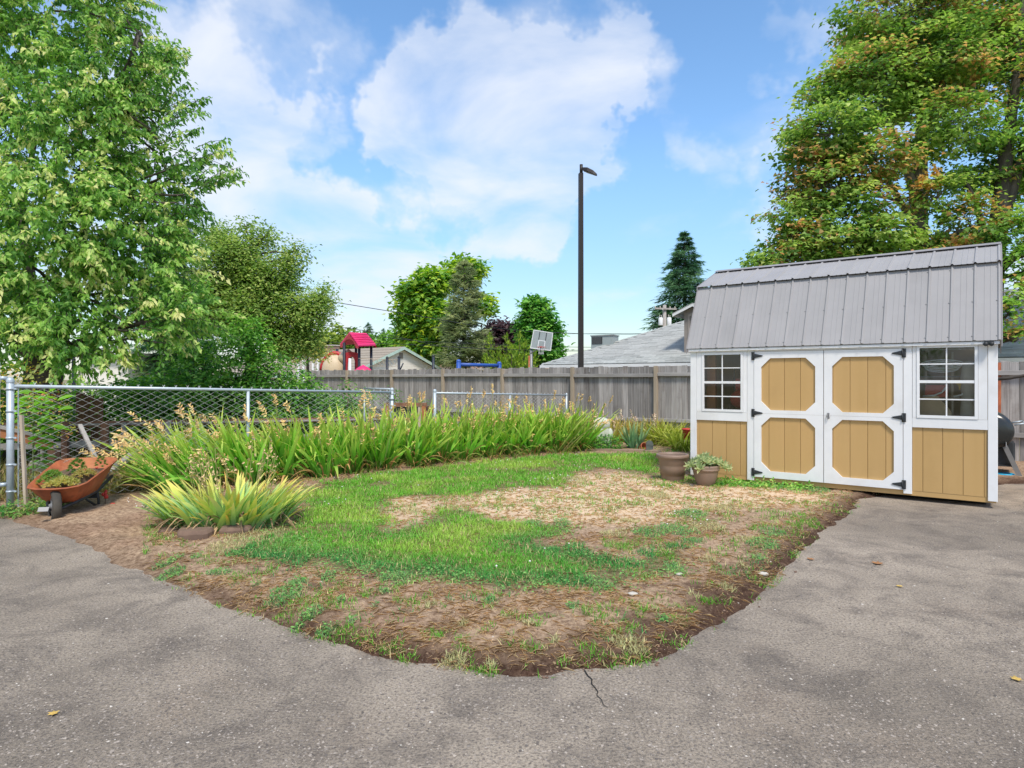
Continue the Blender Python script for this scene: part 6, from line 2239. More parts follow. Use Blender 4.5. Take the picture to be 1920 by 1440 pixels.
crown_tree('broadleaf_tree', 'large yellow-green maple to the left of the conical evergreen beyond the fence', b0.xy[:], [[(b0.x, b0.y, 0, .5), (*P(805, 640, 52), .4), (*P(810, 560, 52), .2), (*P(815, 510, 52), .08)]],
           [W3(790, 560, 52, 1.6, 1.6, 1.7), W3(775, 620, 52, 1.1, 1.3, 1.5), W3(820, 530, 52, 1.3, 1.4, 1.0), W3(800, 650, 52, 1.6, 1.5, 1.3), W3(760, 545, 52, .6, .8, .6), W3(835, 600, 51, 1.3, 1.3, 1.5), W3(760, 590, 52, .7, .8, .9), W3(800, 515, 52, .6, .8, .5),
            W3(880, 510, 54, 1.3, 1.3, 1.0), W3(905, 570, 54, .9, .9, 1.0), W3(860, 500, 54, .8, .8, .6)], 15000, (.28, .50), .75, YG, MAPLE, 18, .38, .6, .2, 'bark', .6, None, 'broadleaf trees beyond the fence', False)
b0 = P(1010, 700, 44)
crown_tree('broadleaf_tree', 'round bright green tree behind the basketball backboard', b0.xy[:], [[(b0.x, b0.y, 0, .3), (*P(1010, 640, 44), .22), (*P(1010, 580, 44), .08)]],
           [W3(1008, 590, 44, 1.0, 1.0, 1.0), W3(1012, 630, 44, 1.35, 1.2, 1.1), W3(1025, 660, 44, 1.1, 1.1, .8), W3(985, 610, 44, .5, .6, .6), W3(1035, 610, 44, .45, .5, .6), W3(1003, 570, 44, .5, .6, .4), W3(990, 660, 44, .8, .8, .7)], 8000, (.22, .40), .75,
           [(.02, .085, .022), (.05, .165, .035), (.10, .25, .05), (.16, .31, .07)], MAPLE, 16, .28, .6, .2, 'bark', .55, None, 'broadleaf trees beyond the fence', False)
b0 = P(932, 700, 50)
crown_tree('plum_tree', 'dark purple-leaved plum tree behind the wires beside the conical evergreen', b0.xy[:], [[(b0.x, b0.y, 0, .25), (*P(932, 660, 50), .2), (*P(935, 620, 50), .06)]],
           [W3(935, 638, 50, 1.5, 1.2, 1.3), W3(908, 652, 50, 1.0, .9, 1.0), W3(968, 638, 50, .8, .8, .9), W3(932, 612, 50, .7, .6, .5), W3(955, 618, 50, .5, .5, .5), W3(940, 670, 50, 1.6, 1, .8)], 6500, (.22, .40), .6,
           [(.012, .009, .014), (.035, .022, .032), (.075, .05, .06)], OVAL, 16, .28, .7, .2, 'bark', .5, None, 'broadleaf trees beyond the fence', False)


def upright_bush():
    p = P(960, 690, 40)
    t = thing('juniper_bush', 'yellow-green juniper with upswept arms in front of the purple plum tree', 'bush', (p.x, p.y, 0))
    Pn, D, S, C = [], [], [], []
    mb = MB()
    for (u, v, u0) in [(918, 628, 940), (950, 632, 952), (975, 626, 966), (912, 668, 936), (985, 640, 975), (960, 650, 958), (935, 655, 945), (1000, 660, 985), (925, 680, 940), (990, 675, 975), (945, 675, 950), (970, 672, 965)]:
        tip, b_ = P(u, v, 40) - p, P(u0, 692, 40) - p
        tip.z, b_.z = tip.z + p.z, b_.z + p.z
        md = b_.lerp(tip, .55) + Vector(((u - u0) / F * 40 * .35, random.gauss(0, .3), -.1))
        mb.tube([Vector((0, 0, .2)), b_, md, tip], [.05, .04, .03, .01], 5, False)
        for k in range(150):
            q = random.random()
            c_ = (b_.lerp(md, q * 2) if q < .5 else md.lerp(tip, q * 2 - 1))
            w = .26 * (1.15 - q)
            Pn.append(tuple(c_ + Vector((random.gauss(0, w), random.gauss(0, w), random.gauss(0, w)))))
            D.append(tuple((tip - b_).normalized() * .8 + Vector((random.gauss(0, .45), random.gauss(0, .45), .3))))
            S.append(random.uniform(.2, .38))
            kk = random.random()
            C.append([(.05, .13, .02)[j] * (1 - kk) + (.26, .36, .05)[j] * kk for j in range(3)])
    mb.build('stems', M['bark'], t)
    S = np.array(S)
    setp(link('foliage', leaves('foliage', np.array(Pn), np.array(D), RS.normal(0, 1, (len(Pn), 3)), S, S * .55, SPRIG, np.array(C), M['leaf']), t), kind='stuff')


upright_bush()
b0 = P(795, 690, 57)
crown_tree('small_tree', 'small golden-green shrub tree at the foot of the conical evergreen on its left', b0.xy[:], [[(b0.x, b0.y, 0, .1), (*P(796, 665, 57), .06)]], [W3(795, 650, 57, .8, .7, .6), W3(810, 637, 57, .4, .4, .35), W3(806, 670, 57, .9, .6, .7), W3(785, 636, 57, .3, .4, .25)], 1500, (.28, .5), .5,
           [(.06, .13, .02), (.19, .26, .03), (.28, .32, .05)], OVAL, 14, .25, .6, .2, 'bark', .5, None, None, False)
for (u, v, Y, r, lab, pal) in [(610, 640, 62, 2.2, 'rounded dull green tree behind the play tower roof on its left', [(.04, .09, .02), (.12, .19, .04), (.22, .28, .06)]), (655, 640, 70, 1.8, 'dark far tree directly behind the pink play tower roof', [(.02, .06, .02), (.07, .14, .03), (.15, .22, .05)]),
                               (725, 645, 75, 2.0, 'light green far tree right of the pink play tower roof', [(.04, .11, .02), (.11, .23, .04), (.20, .34, .07)]), (760, 640, 78, 1.7, 'far green tree just left of the yellow-green maple', [(.04, .11, .02), (.11, .23, .04), (.22, .34, .06)]),
                               (560, 650, 64, 2.0, 'olive far tree half hidden by the fruit tree beyond the board fence', [(.05, .09, .02), (.13, .18, .05), (.22, .26, .08)])]:
    b0 = P(u, 700, Y)
    crown_tree('broadleaf_tree', lab, b0.xy[:], [[(b0.x, b0.y, 0, .25), (*P(u, v + 20, Y), .2), (*P(u, v, Y), .08)]], [W3(u, v, Y, r, r, r * .75), W3(u - 18, v + 12, Y, r * .7, r * .7, r * .6), W3(u + 18, v + 10, Y, r * .7, r * .7, r * .6), W3(u, v + 40, Y, r * 1.3, r, r)], 3000, (.3, .55), .7, pal, OVAL, 14, .4, .6, .2,
               'bark', .55, None, 'broadleaf trees beyond the fence', False)
# trees at the side, and the one mirrored in the shed panes
for (x, y, h_, r, lab) in [(-13, -11, 9, 3.2, 'green tree across the driveway mirrored in the panes of the larger shed window'), (-13, 15, 6.5, 2.6, 'green tree left of the cherry tree beyond the chain-link fence')]:
    crown_tree('broadleaf_tree', lab, (x, y), [[(x, y, 0, .25), (x, y, h_ * .5, .18), (x, y, h_ * .8, .06)]], [(x, y, h_ * .6, r, r, r), (x + 1, y, h_ * .4, r * .8, r * .8, r * .7), (x - 1, y - 1, h_ * .45, r * .8, r * .8, r * .7)], 5000, (.12, .22), .6,
               [(.03, .10, .02), (.09, .2, .035), (.18, .3, .06)], OVAL, 16, .3, .6, .2, 'bark', .5, None, 'broadleaf trees beyond the fence', False)

# ------------------------------------------------------------------ houses beyond the fence
RD = Vector((-.7791, .6267, 0))       # ridge direction, parallel to the fence
GD = Vector((.6267, .7791, 0))        # gable direction


def gable_house(name, label, peak, rd, gd, half, length, pitch, ov, roof_m, wall_m, trim_m, rows, wz0=0.0, vent=None, chimney=None, extra=None):
    bl = (peak.x, peak.y, 0)
    t = thing(name, label, 'house', bl)
    pz = peak.z
    z_e = pz - half * pitch
    w_ = half - ov
    zw = pz - w_ * pitch - .12
    # walls
    mb = MB()
    b_in = .35
    A = rd * b_in
    poly = [A - gd * w_, A + gd * w_, A + gd * w_ + Vector((0, 0, zw)), A + Vector((0, 0, pz - .12)), A - gd * w_ + Vector((0, 0, zw))]
    mb.prism(poly, rd * (length - .7))
    mb.build('wall', M[wall_m], t)
    # lap siding courses on the gable face
    for i in range(40):
        z = .1 + i * .16
        if z > pz - .3:
            break
        ww = min(w_, (pz - .14 - z - .1) / pitch)
        if ww < .15:
            break
        a = rd * (b_in - .012)
        MB().prism([a - gd * ww + Vector((0, 0, z)), a + gd * ww + Vector((0, 0, z)), a + gd * ww + Vector((0, 0, z + .15)), a - gd * ww + Vector((0, 0, z + .15))], rd * .011 + Vector((0, 0, .002))).build('siding_course', M[wall_m], t)
    for sg in (-1, 1):
        e = gd * (sg * half) + Vector((0, 0, z_e))
        tp = Vector((0, 0, pz))
        nr = (Vector((0, 0, 1)) * half + gd * sg * (half * pitch)).normalized()
        sl_ = e - tp
        for k in range(rows):
            a, b_ = tp + sl_ * (k / rows) , tp + sl_ * ((k + 1.15) / rows if k < rows - 1 else 1)
            MB().prism([a + nr * .01, b_ + nr * .035, b_ + nr * .035 + rd * length, a + nr * .01 + rd * length], -nr * .05).build('shingle_course', M[roof_m], t)
        q = Vector((0, 0, -.20))
        for off in (-.03, length):
            MB().prism([tp + rd * off, e + rd * off, e + rd * off + q, tp + rd * off + q], rd * .03).build('rake_board', M[trim_m], t)
        MB().prism([e, e + rd * length, e + rd * length + Vector((0, 0, -.16)), e + Vector((0, 0, -.16))], gd * (sg * .03)).build('fascia', M[trim_m], t)
    if vent:
        a = rd * (b_in - .03)
        c_ = Vector((0, 0, pz - vent))
        MB().prism([a + c_ - gd * .18 - Vector((0, 0, .2)), a + c_ + gd * .18 - Vector((0, 0, .2)), a + c_ + gd * .18 + Vector((0, 0, .2)), a + c_ - gd * .18 + Vector((0, 0, .2))], rd * .02).build('vent', M['taupe_siding'], t)
    if chimney:
        s_, w2, h2 = chimney
        c_ = rd * s_
        nr_ = 7
        R_ = Matrix.Translation(c_) @ Matrix.Rotation(math.atan2(rd.y, rd.x), 4, 'Z')
        ch = MB().bevbox(-w2, w2, -.35, .35, z_e, pz + h2 - .10, .01, R_).build('chimney', M['brick'], t)
        for k in range(4):
            MB().bevbox(-w2 - .012, w2 + .012, -.362, .362, pz + h2 - .5 + k * .1, pz + h2 - .415 + k * .1, .004, R_).build('brick_course', M['brick'], ch)
        MB().bevbox(-w2 - .07, w2 + .07, -.42, .42, pz + h2 - .08, pz + h2, .01, R_).build('cap', M['pale_stone'], ch)
    return t, bl


peak = P(758, 650, 45)
h1, _ = gable_house('house', 'white-gabled house with beige roof and mint trim behind the play tower', peak, RD, GD, 4.9, 18, .405, .35, 'beige_roof', 'siding_white', 'mint_trim', 10, vent=.62, chimney=(8.4, .55, .38))
for i in range(9):
    q = P(560 + i * 9, 690, 40) - Vector((peak.x, peak.y, 0))
    MB().box(q.x - .06, q.x + .06, q.y - .06, q.y + .06, 0, 2.75).build('porch_post', M['white_paint'], h1)
q0, q1 = P(545, 690, 40) - Vector((peak.x, peak.y, 0)), P(640, 690, 40) - Vector((peak.x, peak.y, 0))
MB().box(q0.x, q1.x, q0.y - .1, q0.y + .1, 2.76, 2.95).build('porch_beam', M['white_paint'], h1)
pk = P(935, 677, 52)
rd3 = Vector((.50, .866, 0)).normalized()
h3, _ = gable_house('house', 'low tan-roofed house with white gable trim behind the blue swing beam', pk, rd3, Vector((rd3.y, -rd3.x, 0)), 3.6, 16, .36, .35, 'tan_roof', 'siding_white', 'white_paint', 9)
sl_ = Vector((rd3.y, -rd3.x, 0))
for s_ in (3.2, 6.4, 10.5):
    c_ = rd3 * s_ + sl_ * .7 + Vector((0, 0, pk.z - .7 * .36 + .03))
    MB().ball(c_, .16, 8, 5, (1, 1, .7)).build('roof_vent', M['black_iron'], h3)
pk2 = P(858, 681, 58)
gable_house('house', 'second low tan roof seen over the fence left of the blue swing beam', pk2 + Vector((-6, 2, 0)), Vector((.97, .24, 0)).normalized(), Vector((.24, -.97, 0)).normalized(), 3.0, 13, .33, .3, 'tan_roof', 'siding_white', 'white_paint', 8)
v0 = P(849, 690, 57)
vp = thing('vent_pipe', 'white vent pipe standing above the tan roof left of the blue swing beam', 'pipe', (v0.x, v0.y, 0))
MB().tube([(0, 0, 0), (0, 0, P(849, 675, 57).z)], .09, 10).build('pipe', M['white_paint'], vp)
MB().lathe([(.09, 0), (.22, .05), (.22, .18), (.02, .30)], 12, (0, 0, P(849, 678, 57).z - .28)).build('flashing', M['white_paint'], vp)

# grey shingled hip roof house on the right
A = Vector((1.22, 27, 0))
ED = Vector((.7791, -.6267, 0))
PT, ZE = .43, 2.08
g = thing('house', 'house with big grey shingled hip roof, louvred gable vent and white gutter beyond the fence', 'house', A)


def rp_(t_, w_, dz=0.0):
    return ED * t_ + GD * w_ + Vector((0, 0, ZE + PT * w_ + dz))


nr = (Vector((0, 0, 1)) - GD * PT).normalized()
NROW, TW_, T1 = 62, 5.6, 26.0
exp_ = TW_ / NROW
smesh = MB().bevbox(.003, .597, 0, exp_ * 1.55, 0, .016, .005).mesh('shingle', M['grey_shingle'])
stripm = MB()
ang = math.atan2(ED.y, ED.x)
shp = 0
for k in range(NROW):
    w0_ = k * exp_
    t_ = w0_ + (k % 3) * .2
    while t_ < T1:
        L_ = random.choice((.3, .4, .45, .6, .7))
        hgt = random.uniform(.008, .020)
        vis = t_ > .0 and t_ < 9.5 and shp < 296 and k < 7
        M4 = Matrix.Translation(rp_(t_, w0_, .004)) @ Matrix.Rotation(ang, 4, 'Z') @ Matrix.Rotation(math.atan(PT), 4, 'X')
        if vis:
            o = link('shingle', smesh, g)
            o.matrix_local = M4 @ Matrix.Diagonal((L_ / .6, 1, hgt / .016, 1))
            shp += 1
        else:
            stripm.bevbox(.004, L_ - .004, 0, exp_ * 1.5, 0, hgt, .005, M4)
        t_ += L_
so = stripm.build('shingles', M['grey_shingle'], g)
setp(so, kind='stuff')
# tonal variety of the joined shingles comes from per-shingle colour
me = so.data
at = me.color_attributes.new('Col', 'FLOAT_COLOR', 'POINT')
nb_ = len(me.vertices) // 16
tone = np.repeat(RS.uniform(.78, 1.18, nb_), 16)
c4 = np.ones((len(me.vertices), 4), dtype=np.float32)
c4[:, :3] = np.array([.37, .38, .365])[None] * tone[:, None]
at.data.foreach_set('color', c4.ravel())
mm, nt, b = new_mat('grey_shingle_mixed')
an = nt.nodes.new('ShaderNodeAttribute')
an.attribute_name = 'Col'
nz = noise(nt, 9, 4)
nt.links.new(mixc(nt, ramp(nt, nz, .3, .7, 0, .5), an.outputs['Color'], (.27, .28, .27)), b.inputs['Base Color'])
b.inputs['Roughness'].default_value = .92
me.materials[0] = mm
# decking below, hip end, back slope
dk = MB()
dk.prism([rp_(0, 0, -.03), rp_(T1 + 3, 0, -.03), rp_(T1 + 3, TW_, -.03), rp_(TW_, TW_, -.03)], Vector((0, 0, -.06)))
dk.prism([rp_(0, 0, -.03), rp_(TW_, TW_, -.03), GD * (2 * TW_) + Vector((0, 0, ZE - .03))], Vector((0, 0, -.06)))
bk = [rp_(TW_, TW_, -.03), rp_(T1 + 3, TW_, -.03), ED * (T1 + 3) + GD * 2 * TW_ + Vector((0, 0, ZE - .03)), GD * 2 * TW_ + Vector((0, 0, ZE - .03))]
dk.prism(bk, Vector((0, 0, -.06)))
dk.build('roof_deck', M['grey_shingle'], g)
hip = MB()
for i in range(28):
    f0, f1 = i / 28 * TW_, (i + 1.25) / 28 * TW_
    p0, p1 = rp_(f0, f0, .02), rp_(f1, f1, .035)
    s_ = Vector((-.1, .99, 0)) * .10
    hip.prism([p0 - s_ - Vector((0, 0, .03)), p0, p0 + s_ - Vector((0, 0, .03)), p1 + s_ - Vector((0, 0, .03)), p1, p1 - s_ - Vector((0, 0, .03))], Vector((0, 0, -.02)))
hip.build('hip_cap', M['grey_shingle'], g)
MB().prism([ED * .3 + GD * .5, ED * (T1 + 2) + GD * .5, ED * (T1 + 2) + GD * (2 * TW_ - .5), ED * .5 + GD * (2 * TW_ - .5)], Vector((0, 0, ZE - .04))).build('wall', M['taupe_siding'], g)
MB().prism([rp_(0, 0, -.02) - GD * .11, rp_(T1 + 3, 0, -.02) - GD * .11, rp_(T1 + 3, 0, -.02) - GD * .003, rp_(0, 0, -.02) - GD * .003], Vector((0, 0, -.12))).build('gutter', M['white_paint'], g)
MB().prism([rp_(0, 0, -.16) - GD * .04, rp_(T1 + 3, 0, -.16) - GD * .04, rp_(T1 + 3, 0, -.16) + GD * .02, rp_(0, 0, -.16) + GD * .02], Vector((0, 0, -.16))).build('fascia', M['white_paint'], g)
# louvred gable dormer
tp, wv = 6.35, .85
zpk = 4.22
dm = bpy.data.objects.new('dormer', None)
COL.objects.link(dm)
dm.parent = g
hw, dpt = .42, 2.8
F0 = lambda t_, z, w_=wv: ED * t_ + GD * w_ + Vector((0, 0, z))
MB().prism([F0(tp - hw, 2.3), F0(tp + hw, 2.3), F0(tp + hw, zpk - .22), F0(tp, zpk - .06), F0(tp - hw, zpk - .22)], GD * dpt).build('dormer_wall', M['taupe_siding'], dm)
lf = MB()
lw_ = .20
for a, c2 in ((-.25, -.2), (.2, .25)):
    lf.prism([F0(tp + a, 2.75, wv - .03), F0(tp + c2, 2.75, wv - .03), F0(tp + c2, zpk - .42, wv - .03), F0(tp + a, zpk - .42, wv - .03)], GD * .028)
lf.prism([F0(tp - .25, 2.69, wv - .05), F0(tp + .25, 2.69, wv - .05), F0(tp + .25, 2.748, wv - .05), F0(tp - .25, 2.748, wv - .05)], GD * .048)
lf.prism([F0(tp - .25, zpk - .418, wv - .03), F0(tp + .25, zpk - .418, wv - .03), F0(tp + .25, zpk - .36, wv - .03), F0(tp, zpk - .27, wv - .03), F0(tp - .25, zpk - .36, wv - .03)], GD * .028)
lf.build('vent_frame', pm('taupe_trim', (.38, .33, .29), None, 4, .6), dm)
z = 2.755
while z < zpk - .47:
    MB().prism([F0(tp - .197, z, wv - .028), F0(tp + .197, z, wv - .028), F0(tp + .197, z + .045, wv - .004), F0(tp - .197, z + .045, wv - .004)], Vector((0, 0, .012))).build('louvre', M['taupe_siding'], dm)
    z += .058
MB().prism([F0(tp - .197, 2.75, wv - .004), F0(tp + .197, 2.75, wv - .004), F0(tp + .197, zpk - .42, wv - .004), F0(tp - .197, zpk - .42, wv - .004)], GD * .002).build('vent_back', M['taupe_dark'], dm)
for sg in (-1, 1):
    a, c2 = F0(tp, zpk, wv - .25), F0(tp + sg * .78, zpk - .33, wv - .25)
    MB().prism([a, c2, c2 + Vector((0, 0, -.09)), a + Vector((0, 0, -.09))], GD * .03).build('rake_board', M['white_paint'], dm)
    MB().prism([a + Vector((0, 0, .035)), c2 + Vector((0, 0, .035)), c2 + Vector((0, 0, .004)), a + Vector((0, 0, .004))], GD * (dpt + .3)).build('dormer_roof', M['grey_shingle'], dm)
    MB().prism([c2 + Vector((0, 0, -.01)), c2 + Vector((0, 0, -.09)), c2 + ED * (-sg * .03) + Vector((0, 0, -.09)), c2 + ED * (-sg * .03) + Vector((0, 0, -.01))], GD * (dpt + .3)).build('dormer_fascia', M['white_paint'], dm)
# rooftop air unit behind the hip
p = P(1134, 647, 27.6)
ac = thing('air_conditioner', 'boxy grey rooftop air conditioner standing beyond the hip of the grey roof', 'air conditioner', p, math.radians(-30))
MB().bevbox(-.50, .50, -.32, .32, -.6, .37, .015).build('cabinet', M['grey_board'], ac)
MB().bevbox(-.46, .02, -.335, -.321, .03, .33, .006).build('coil_panel', M['black_iron'], ac)
for i in range(9):
    MB().box(-.44 + i * .05, -.432 + i * .05, -.345, -.336, .04, .32).build('fin', M['grey_steel'], ac)
MB().bevbox(-.53, .53, -.35, .35, .371, .41, .006).build('top_panel', M['grey_steel'], ac)

# carport far left
p = P(170, 690, 24)
cpn = thing('carport', 'white-roofed carport with dark blue posts seen between the cherry tree and the bushes', 'carport', (p.x, p.y, 0))
zc0 = P(170, 668, 24).z
MB().bevbox(-1.4, 2.2, -1.5, 2.5, zc0, zc0 + .10, .02).build('roof_slab', M['white_paint'], cpn)
MB().bevbox(-1.38, .35, -1.45, -1.35, zc0 - .12, zc0 - .003, .01).build('beam', M['navy_steel'], cpn)
for x in (-1.15, .32):
    MB().bevbox(x - .05, x + .05, -1.44, -1.36, 0, zc0 - .125, .005).build('post', M['navy_steel'], cpn)
MB().box(-1.2, 2.1, 2.0, 2.1, 0, zc0 - .01).build('back_wall', M['siding_white'], cpn)
MB().box(.45, 2.1, -1.2, 1.99, 0, zc0 - .01).build('side_room', M['siding_white'], cpn)

# ------------------------------------------------------------------ light pole, utility pole, wires
p = P(1089, 709, 22)
lp = thing('light_pole', 'tall dark bronze square light pole standing beyond the board fence against the sky', 'lamp post', (p.x, p.y, 0), math.radians(12))
zt = P(1089, 325, 22).z
mb = MB()
w0_, w1_ = .082, .068
vs = [(sx * w, sy * w, z) for z, w in ((0, w0_), (zt, w1_)) for sx, sy in ((-1, -1), (1, -1), (1, 1), (-1, 1))]
mb.add(vs, [(0, 1, 5, 4), (1, 2, 6, 5), (2, 3, 7, 6), (3, 0, 4, 7), (4, 5, 6, 7)])
mb.build('pole', M['pole_bronze'], lp)
MB().tube([(.015, 0, zt), (.015, 0, zt + .30)], .055, 12).build('tenon', M['pole_bronze'], lp)
hd = MB()
sec = [(.07, .045, .16, .11), (.14, .09, .175, .06), (.35, .15, .14, .01), (.62, .15, .02, -.10), (.74, .10, -.07, -.135)]
vs = []
for x, hw_, zt_, zb_ in sec:
    vs += [(x, -hw_, zt + zb_), (x, hw_, zt + zb_), (x, hw_ * .8, zt + zt_), (x, -hw_ * .8, zt + zt_)]
fs = [(i * 4 + k, i * 4 + (k + 1) % 4, i * 4 + 4 + (k + 1) % 4, i * 4 + 4 + k) for i in range(len(sec) - 1) for k in range(4)] + [(3, 2, 1, 0), tuple(range(len(vs) - 4, len(vs)))]
hd.add(vs, fs)
ho = hd.build('lamp_head', M['pole_bronze'], lp)
ho.rotation_euler = (0, 0, math.radians(-35))
ho.scale = (.74, .9, 1)
ho.location = (0, 0, 0)
MB().add([(.25, -.09, zt + .012), (.58, -.10, zt - .092), (.58, .10, zt - .092), (.25, .09, zt + .012)], [(0, 1, 2, 3)]).build('lens', M['grey_steel'], ho)
p = P(1246, 709, 41)
up = thing('utility_pole', 'wooden utility pole with two white transformer cans in front of the dark fir', 'utility pole', (p.x, p.y, 0))
zt = P(1246, 572, 41).z
MB().tube([(0, 0, 0), (0, 0, zt)], [.15, .11], 10).build('pole', M['grey_wood'], up)
MB().bevbox(-.75, .75, -.20, -.12, zt - .30, zt - .20, .01, Matrix.Rotation(math.radians(15), 4, 'Z')).build('crossarm', M['grey_wood'], up)
for x in (-.27, .27):
    o = MB().lathe([(.001, zt - 1.30), (.13, zt - 1.30), (.14, zt - 1.27), (.14, zt - .85), (.11, zt - .80), (.001, zt - .79)], 16, (x, -.1, 0)).build('transformer', M['white_paint'], up)
    MB().tube([(x - .05, -.1, zt - .80), (x - .05, -.1, zt - .62)], .022, 8).tube([(x + .05, -.1, zt - .80), (x + .05, -.1, zt - .66)], .022, 8).build('bushing', M['pale_stone'], o)
for x in (-.68, -.34, .34, .68):
    MB().lathe([(.035, 0), (.045, .05), (.02, .10), (.001, .11)], 8, (x * .97, -.16 + x * .25, zt - .195)).build('insulator', M['pale_stone'], up)
wires = [([(300, 455, 20), (520, 548, 24), (624, 566, 27), (752, 587, 30), (900, 612, 36), (1040, 626, 44), (1240, 625, 50)], 'thin wire sagging from the cherry tree past the fruit tree to the far utility pole', .020),
         ([(380, 600, 24), (560, 603, 27), (700, 622, 30), (830, 650, 36), (1010, 660, 44), (1238, 655, 50)], 'lower thin wire passing behind the pink play tower roof', .018),
         ([(700, 630, 32), (790, 640, 36), (900, 645, 38), (1010, 650, 42), (1200, 652, 50)], 'straight wire crossing the conical evergreen above the lowest wire', .022),
         ([(560, 640, 30), (770, 646, 35), (900, 653, 37), (1010, 657, 41), (1200, 656, 50)], 'lowest wire crossing the conical evergreen just above the tan roofs', .020),
         ([(1000, 622, 40), (1100, 626, 42), (1180, 627, 46), (1240, 625, 50)], 'faint wire running right from the backboard past the light pole', .022),
         ([(120, 528, 14), (260, 553, 15), (300, 566, 17)], 'double wire glinting inside the cherry tree foliage', .012)]
for pts, lab, r in wires:
    pw = [P(*q) for q in pts]
    t = thing('overhead_wire', lab, 'wire', pw[0], 0, 'overhead wires')
    MB().tube([q - pw[0] for q in pw], r * .75, 5, False).build('cable', M['black_iron'], t)

# ------------------------------------------------------------------ playground beyond the fence
YP = 30.0
p = P(671, 709, YP)
pt_ = thing('play_tower', 'play tower with a bright pink gabled roof on dark posts beyond the board fence', 'play tower', (p.x, p.y, 0))


def PL(u, v, Y=YP, o=None):
    o = o or (p.x, p.y)
    q = P(u, v, Y)
    return Vector((q.x - o[0], q.y - o[1], q.z))


for u, Y in ((645.5, 29.6), (667.5, 30.3), (673.5, 29.2), (696, 30.0)):
    q = PL(u, 700, Y)
    MB().tube([(q.x, q.y, 0), (q.x, q.y, 3.15)], .062, 10).build('post', M['navy_steel'], pt_)
rA, rB = PL(655, 623, 29.4), PL(687, 624.5, 30.6)
e1, e2 = PL(637.5, 645, 29.9), PL(672, 646.5, 28.7)
e3, e4 = PL(672, 642, 31.0), PL(704.5, 645.5, 29.9)
th = Vector((0, 0, -.07))
ro = MB()
ro.prism([rA, rB, e4, e2], th)
ro.prism([rB, rA, e1, e3], th)
rob = ro.build('roof', M['pink_plastic'], pt_)
for i in range(1, 7):
    f_ = i / 7
    a, b_ = rA.lerp(e2, f_), rB.lerp(e4, f_)
    MB().tube([a + Vector((0, 0, .012)), b_ + Vector((0, 0, .012))], .018, 6).build('roof_rib', M['pink_plastic'], rob)
for (ra, ea, eb) in ((rA, e1, e2), (rB, e3, e4)):
    n_ = 9
    out_, in_ = [], []
    for i in range(n_):
        f_ = i / (n_ - 1)
        x = ea.lerp(eb, f_)
        hgt = (1 - abs(2 * f_ - 1))
        out_.append(x + Vector((0, 0, (ra.z - (ea.z + eb.z) / 2) * hgt - .08)))
        k = max(0, 1 - ((2 * f_ - 1) / .72) ** 2) ** .5
        in_.append(x + Vector((0, 0, -.16 + .40 * k)))
    vs = out_ + in_
    off = (rB - rA).normalized() * .06
    vs2 = [v + off for v in vs]
    fs = [(i, i + 1, n_ + i + 1, n_ + i) for i in range(n_ - 1)] + [(2 * n_ + i, 3 * n_ + i, 3 * n_ + i + 1, 2 * n_ + i + 1) for i in range(n_ - 1)]
    fs += [(n_ + i, n_ + i + 1, 3 * n_ + i + 1, 3 * n_ + i) for i in range(n_ - 1)]
    MB().add(vs + vs2, fs).build('gable_arch', M['red_plastic'], pt_)
# red arch panel and deck
aL, aR = PL(647, 690, 29.7), PL(671, 690, 29.9)
n_ = 11
zt_, zb_ = PL(0, 660).z, 1.0
vs, fs = [], []
for i in range(n_):
    f_ = i / (n_ - 1)
    x = aL.lerp(aR, f_)
    k = max(0, 1 - ((2 * f_ - 1) / .7) ** 2) ** .5
    vs += [Vector((x.x, x.y, zt_ - .06 + .06 * math.sin(f_ * 3.14))), Vector((x.x, x.y, (zb_ if k == 0 else 1.9 + .62 * k)))]
vs += [v + Vector((.0, .08, 0)) for v in vs]
m2 = 2 * n_
fs = [(2 * i, 2 * i + 2, 2 * i + 3, 2 * i + 1) for i in range(n_ - 1)] + [(m2 + 2 * i, m2 + 2 * i + 1, m2 + 2 * i + 3, m2 + 2 * i + 2) for i in range(n_ - 1)]
fs += [(2 * i + 1, 2 * i + 3, m2 + 2 * i + 3, m2 + 2 * i + 1) for i in range(n_ - 1)] + [(2 * i, m2 + 2 * i, m2 + 2 * i + 2, 2 * i + 2) for i in range(n_ - 1)]
MB().add(vs, fs).build('arch_panel', M['red_plastic'], pt_)
MB().box(-.65, .65, -.8, .8, 1.0, 1.1).build('deck', M['grey_steel'], pt_)
pk_ = PL(681, 684, 28.2)
MB().lathe([(.001, 0), (.20, -.10), (.42, -.26), (.40, -.32), (.001, -.32)], 14, pk_).build('pink_finial', M['pink_plastic'], pt_)
c_ = PL(656, 680, 28.9)
MB().tube([(c_.x, c_.y, 0), (c_.x, c_.y, PL(0, 672, 28.9).z)], .06, 10).build('white_post', M['white_paint'], pt_)
# tunnel slide
q = P(626, 709, 30.5)
sl2 = thing('tunnel_slide', 'cream and red plastic tunnel slide beside the pink-roofed play tower', 'slide', (q.x, q.y, 0))
c_ = PL(627, 690, 30.3, (q.x, q.y))
mb = MB()
mb.ball((c_.x, c_.y, 1.85), .62, 18, 12, (.95, .75, 1.25))
mb.tube([(c_.x + .35, c_.y, 2.3), (c_.x + .55, c_.y, 2.55), (c_.x + .75, c_.y + .1, 2.75)], [.30, .28, .2], 12)
mb.build('tunnel', M['cream_plastic'], sl2)
pts = [(c_.x + .0 + .66 * math.cos(t_ * .2), c_.y + .12, 1.75 + .95 * math.sin(t_ * .2)) for t_ in range(4, 16)]
MB().tube(pts, .10, 8).build('rim', M['red_plastic'], sl2)
q2 = PL(604, 690, 30.6, (q.x, q.y))
MB().tube([(q2.x, q2.y, 0), (q2.x, q2.y, 2.45)], .08, 10).build('post', M['navy_steel'], sl2)
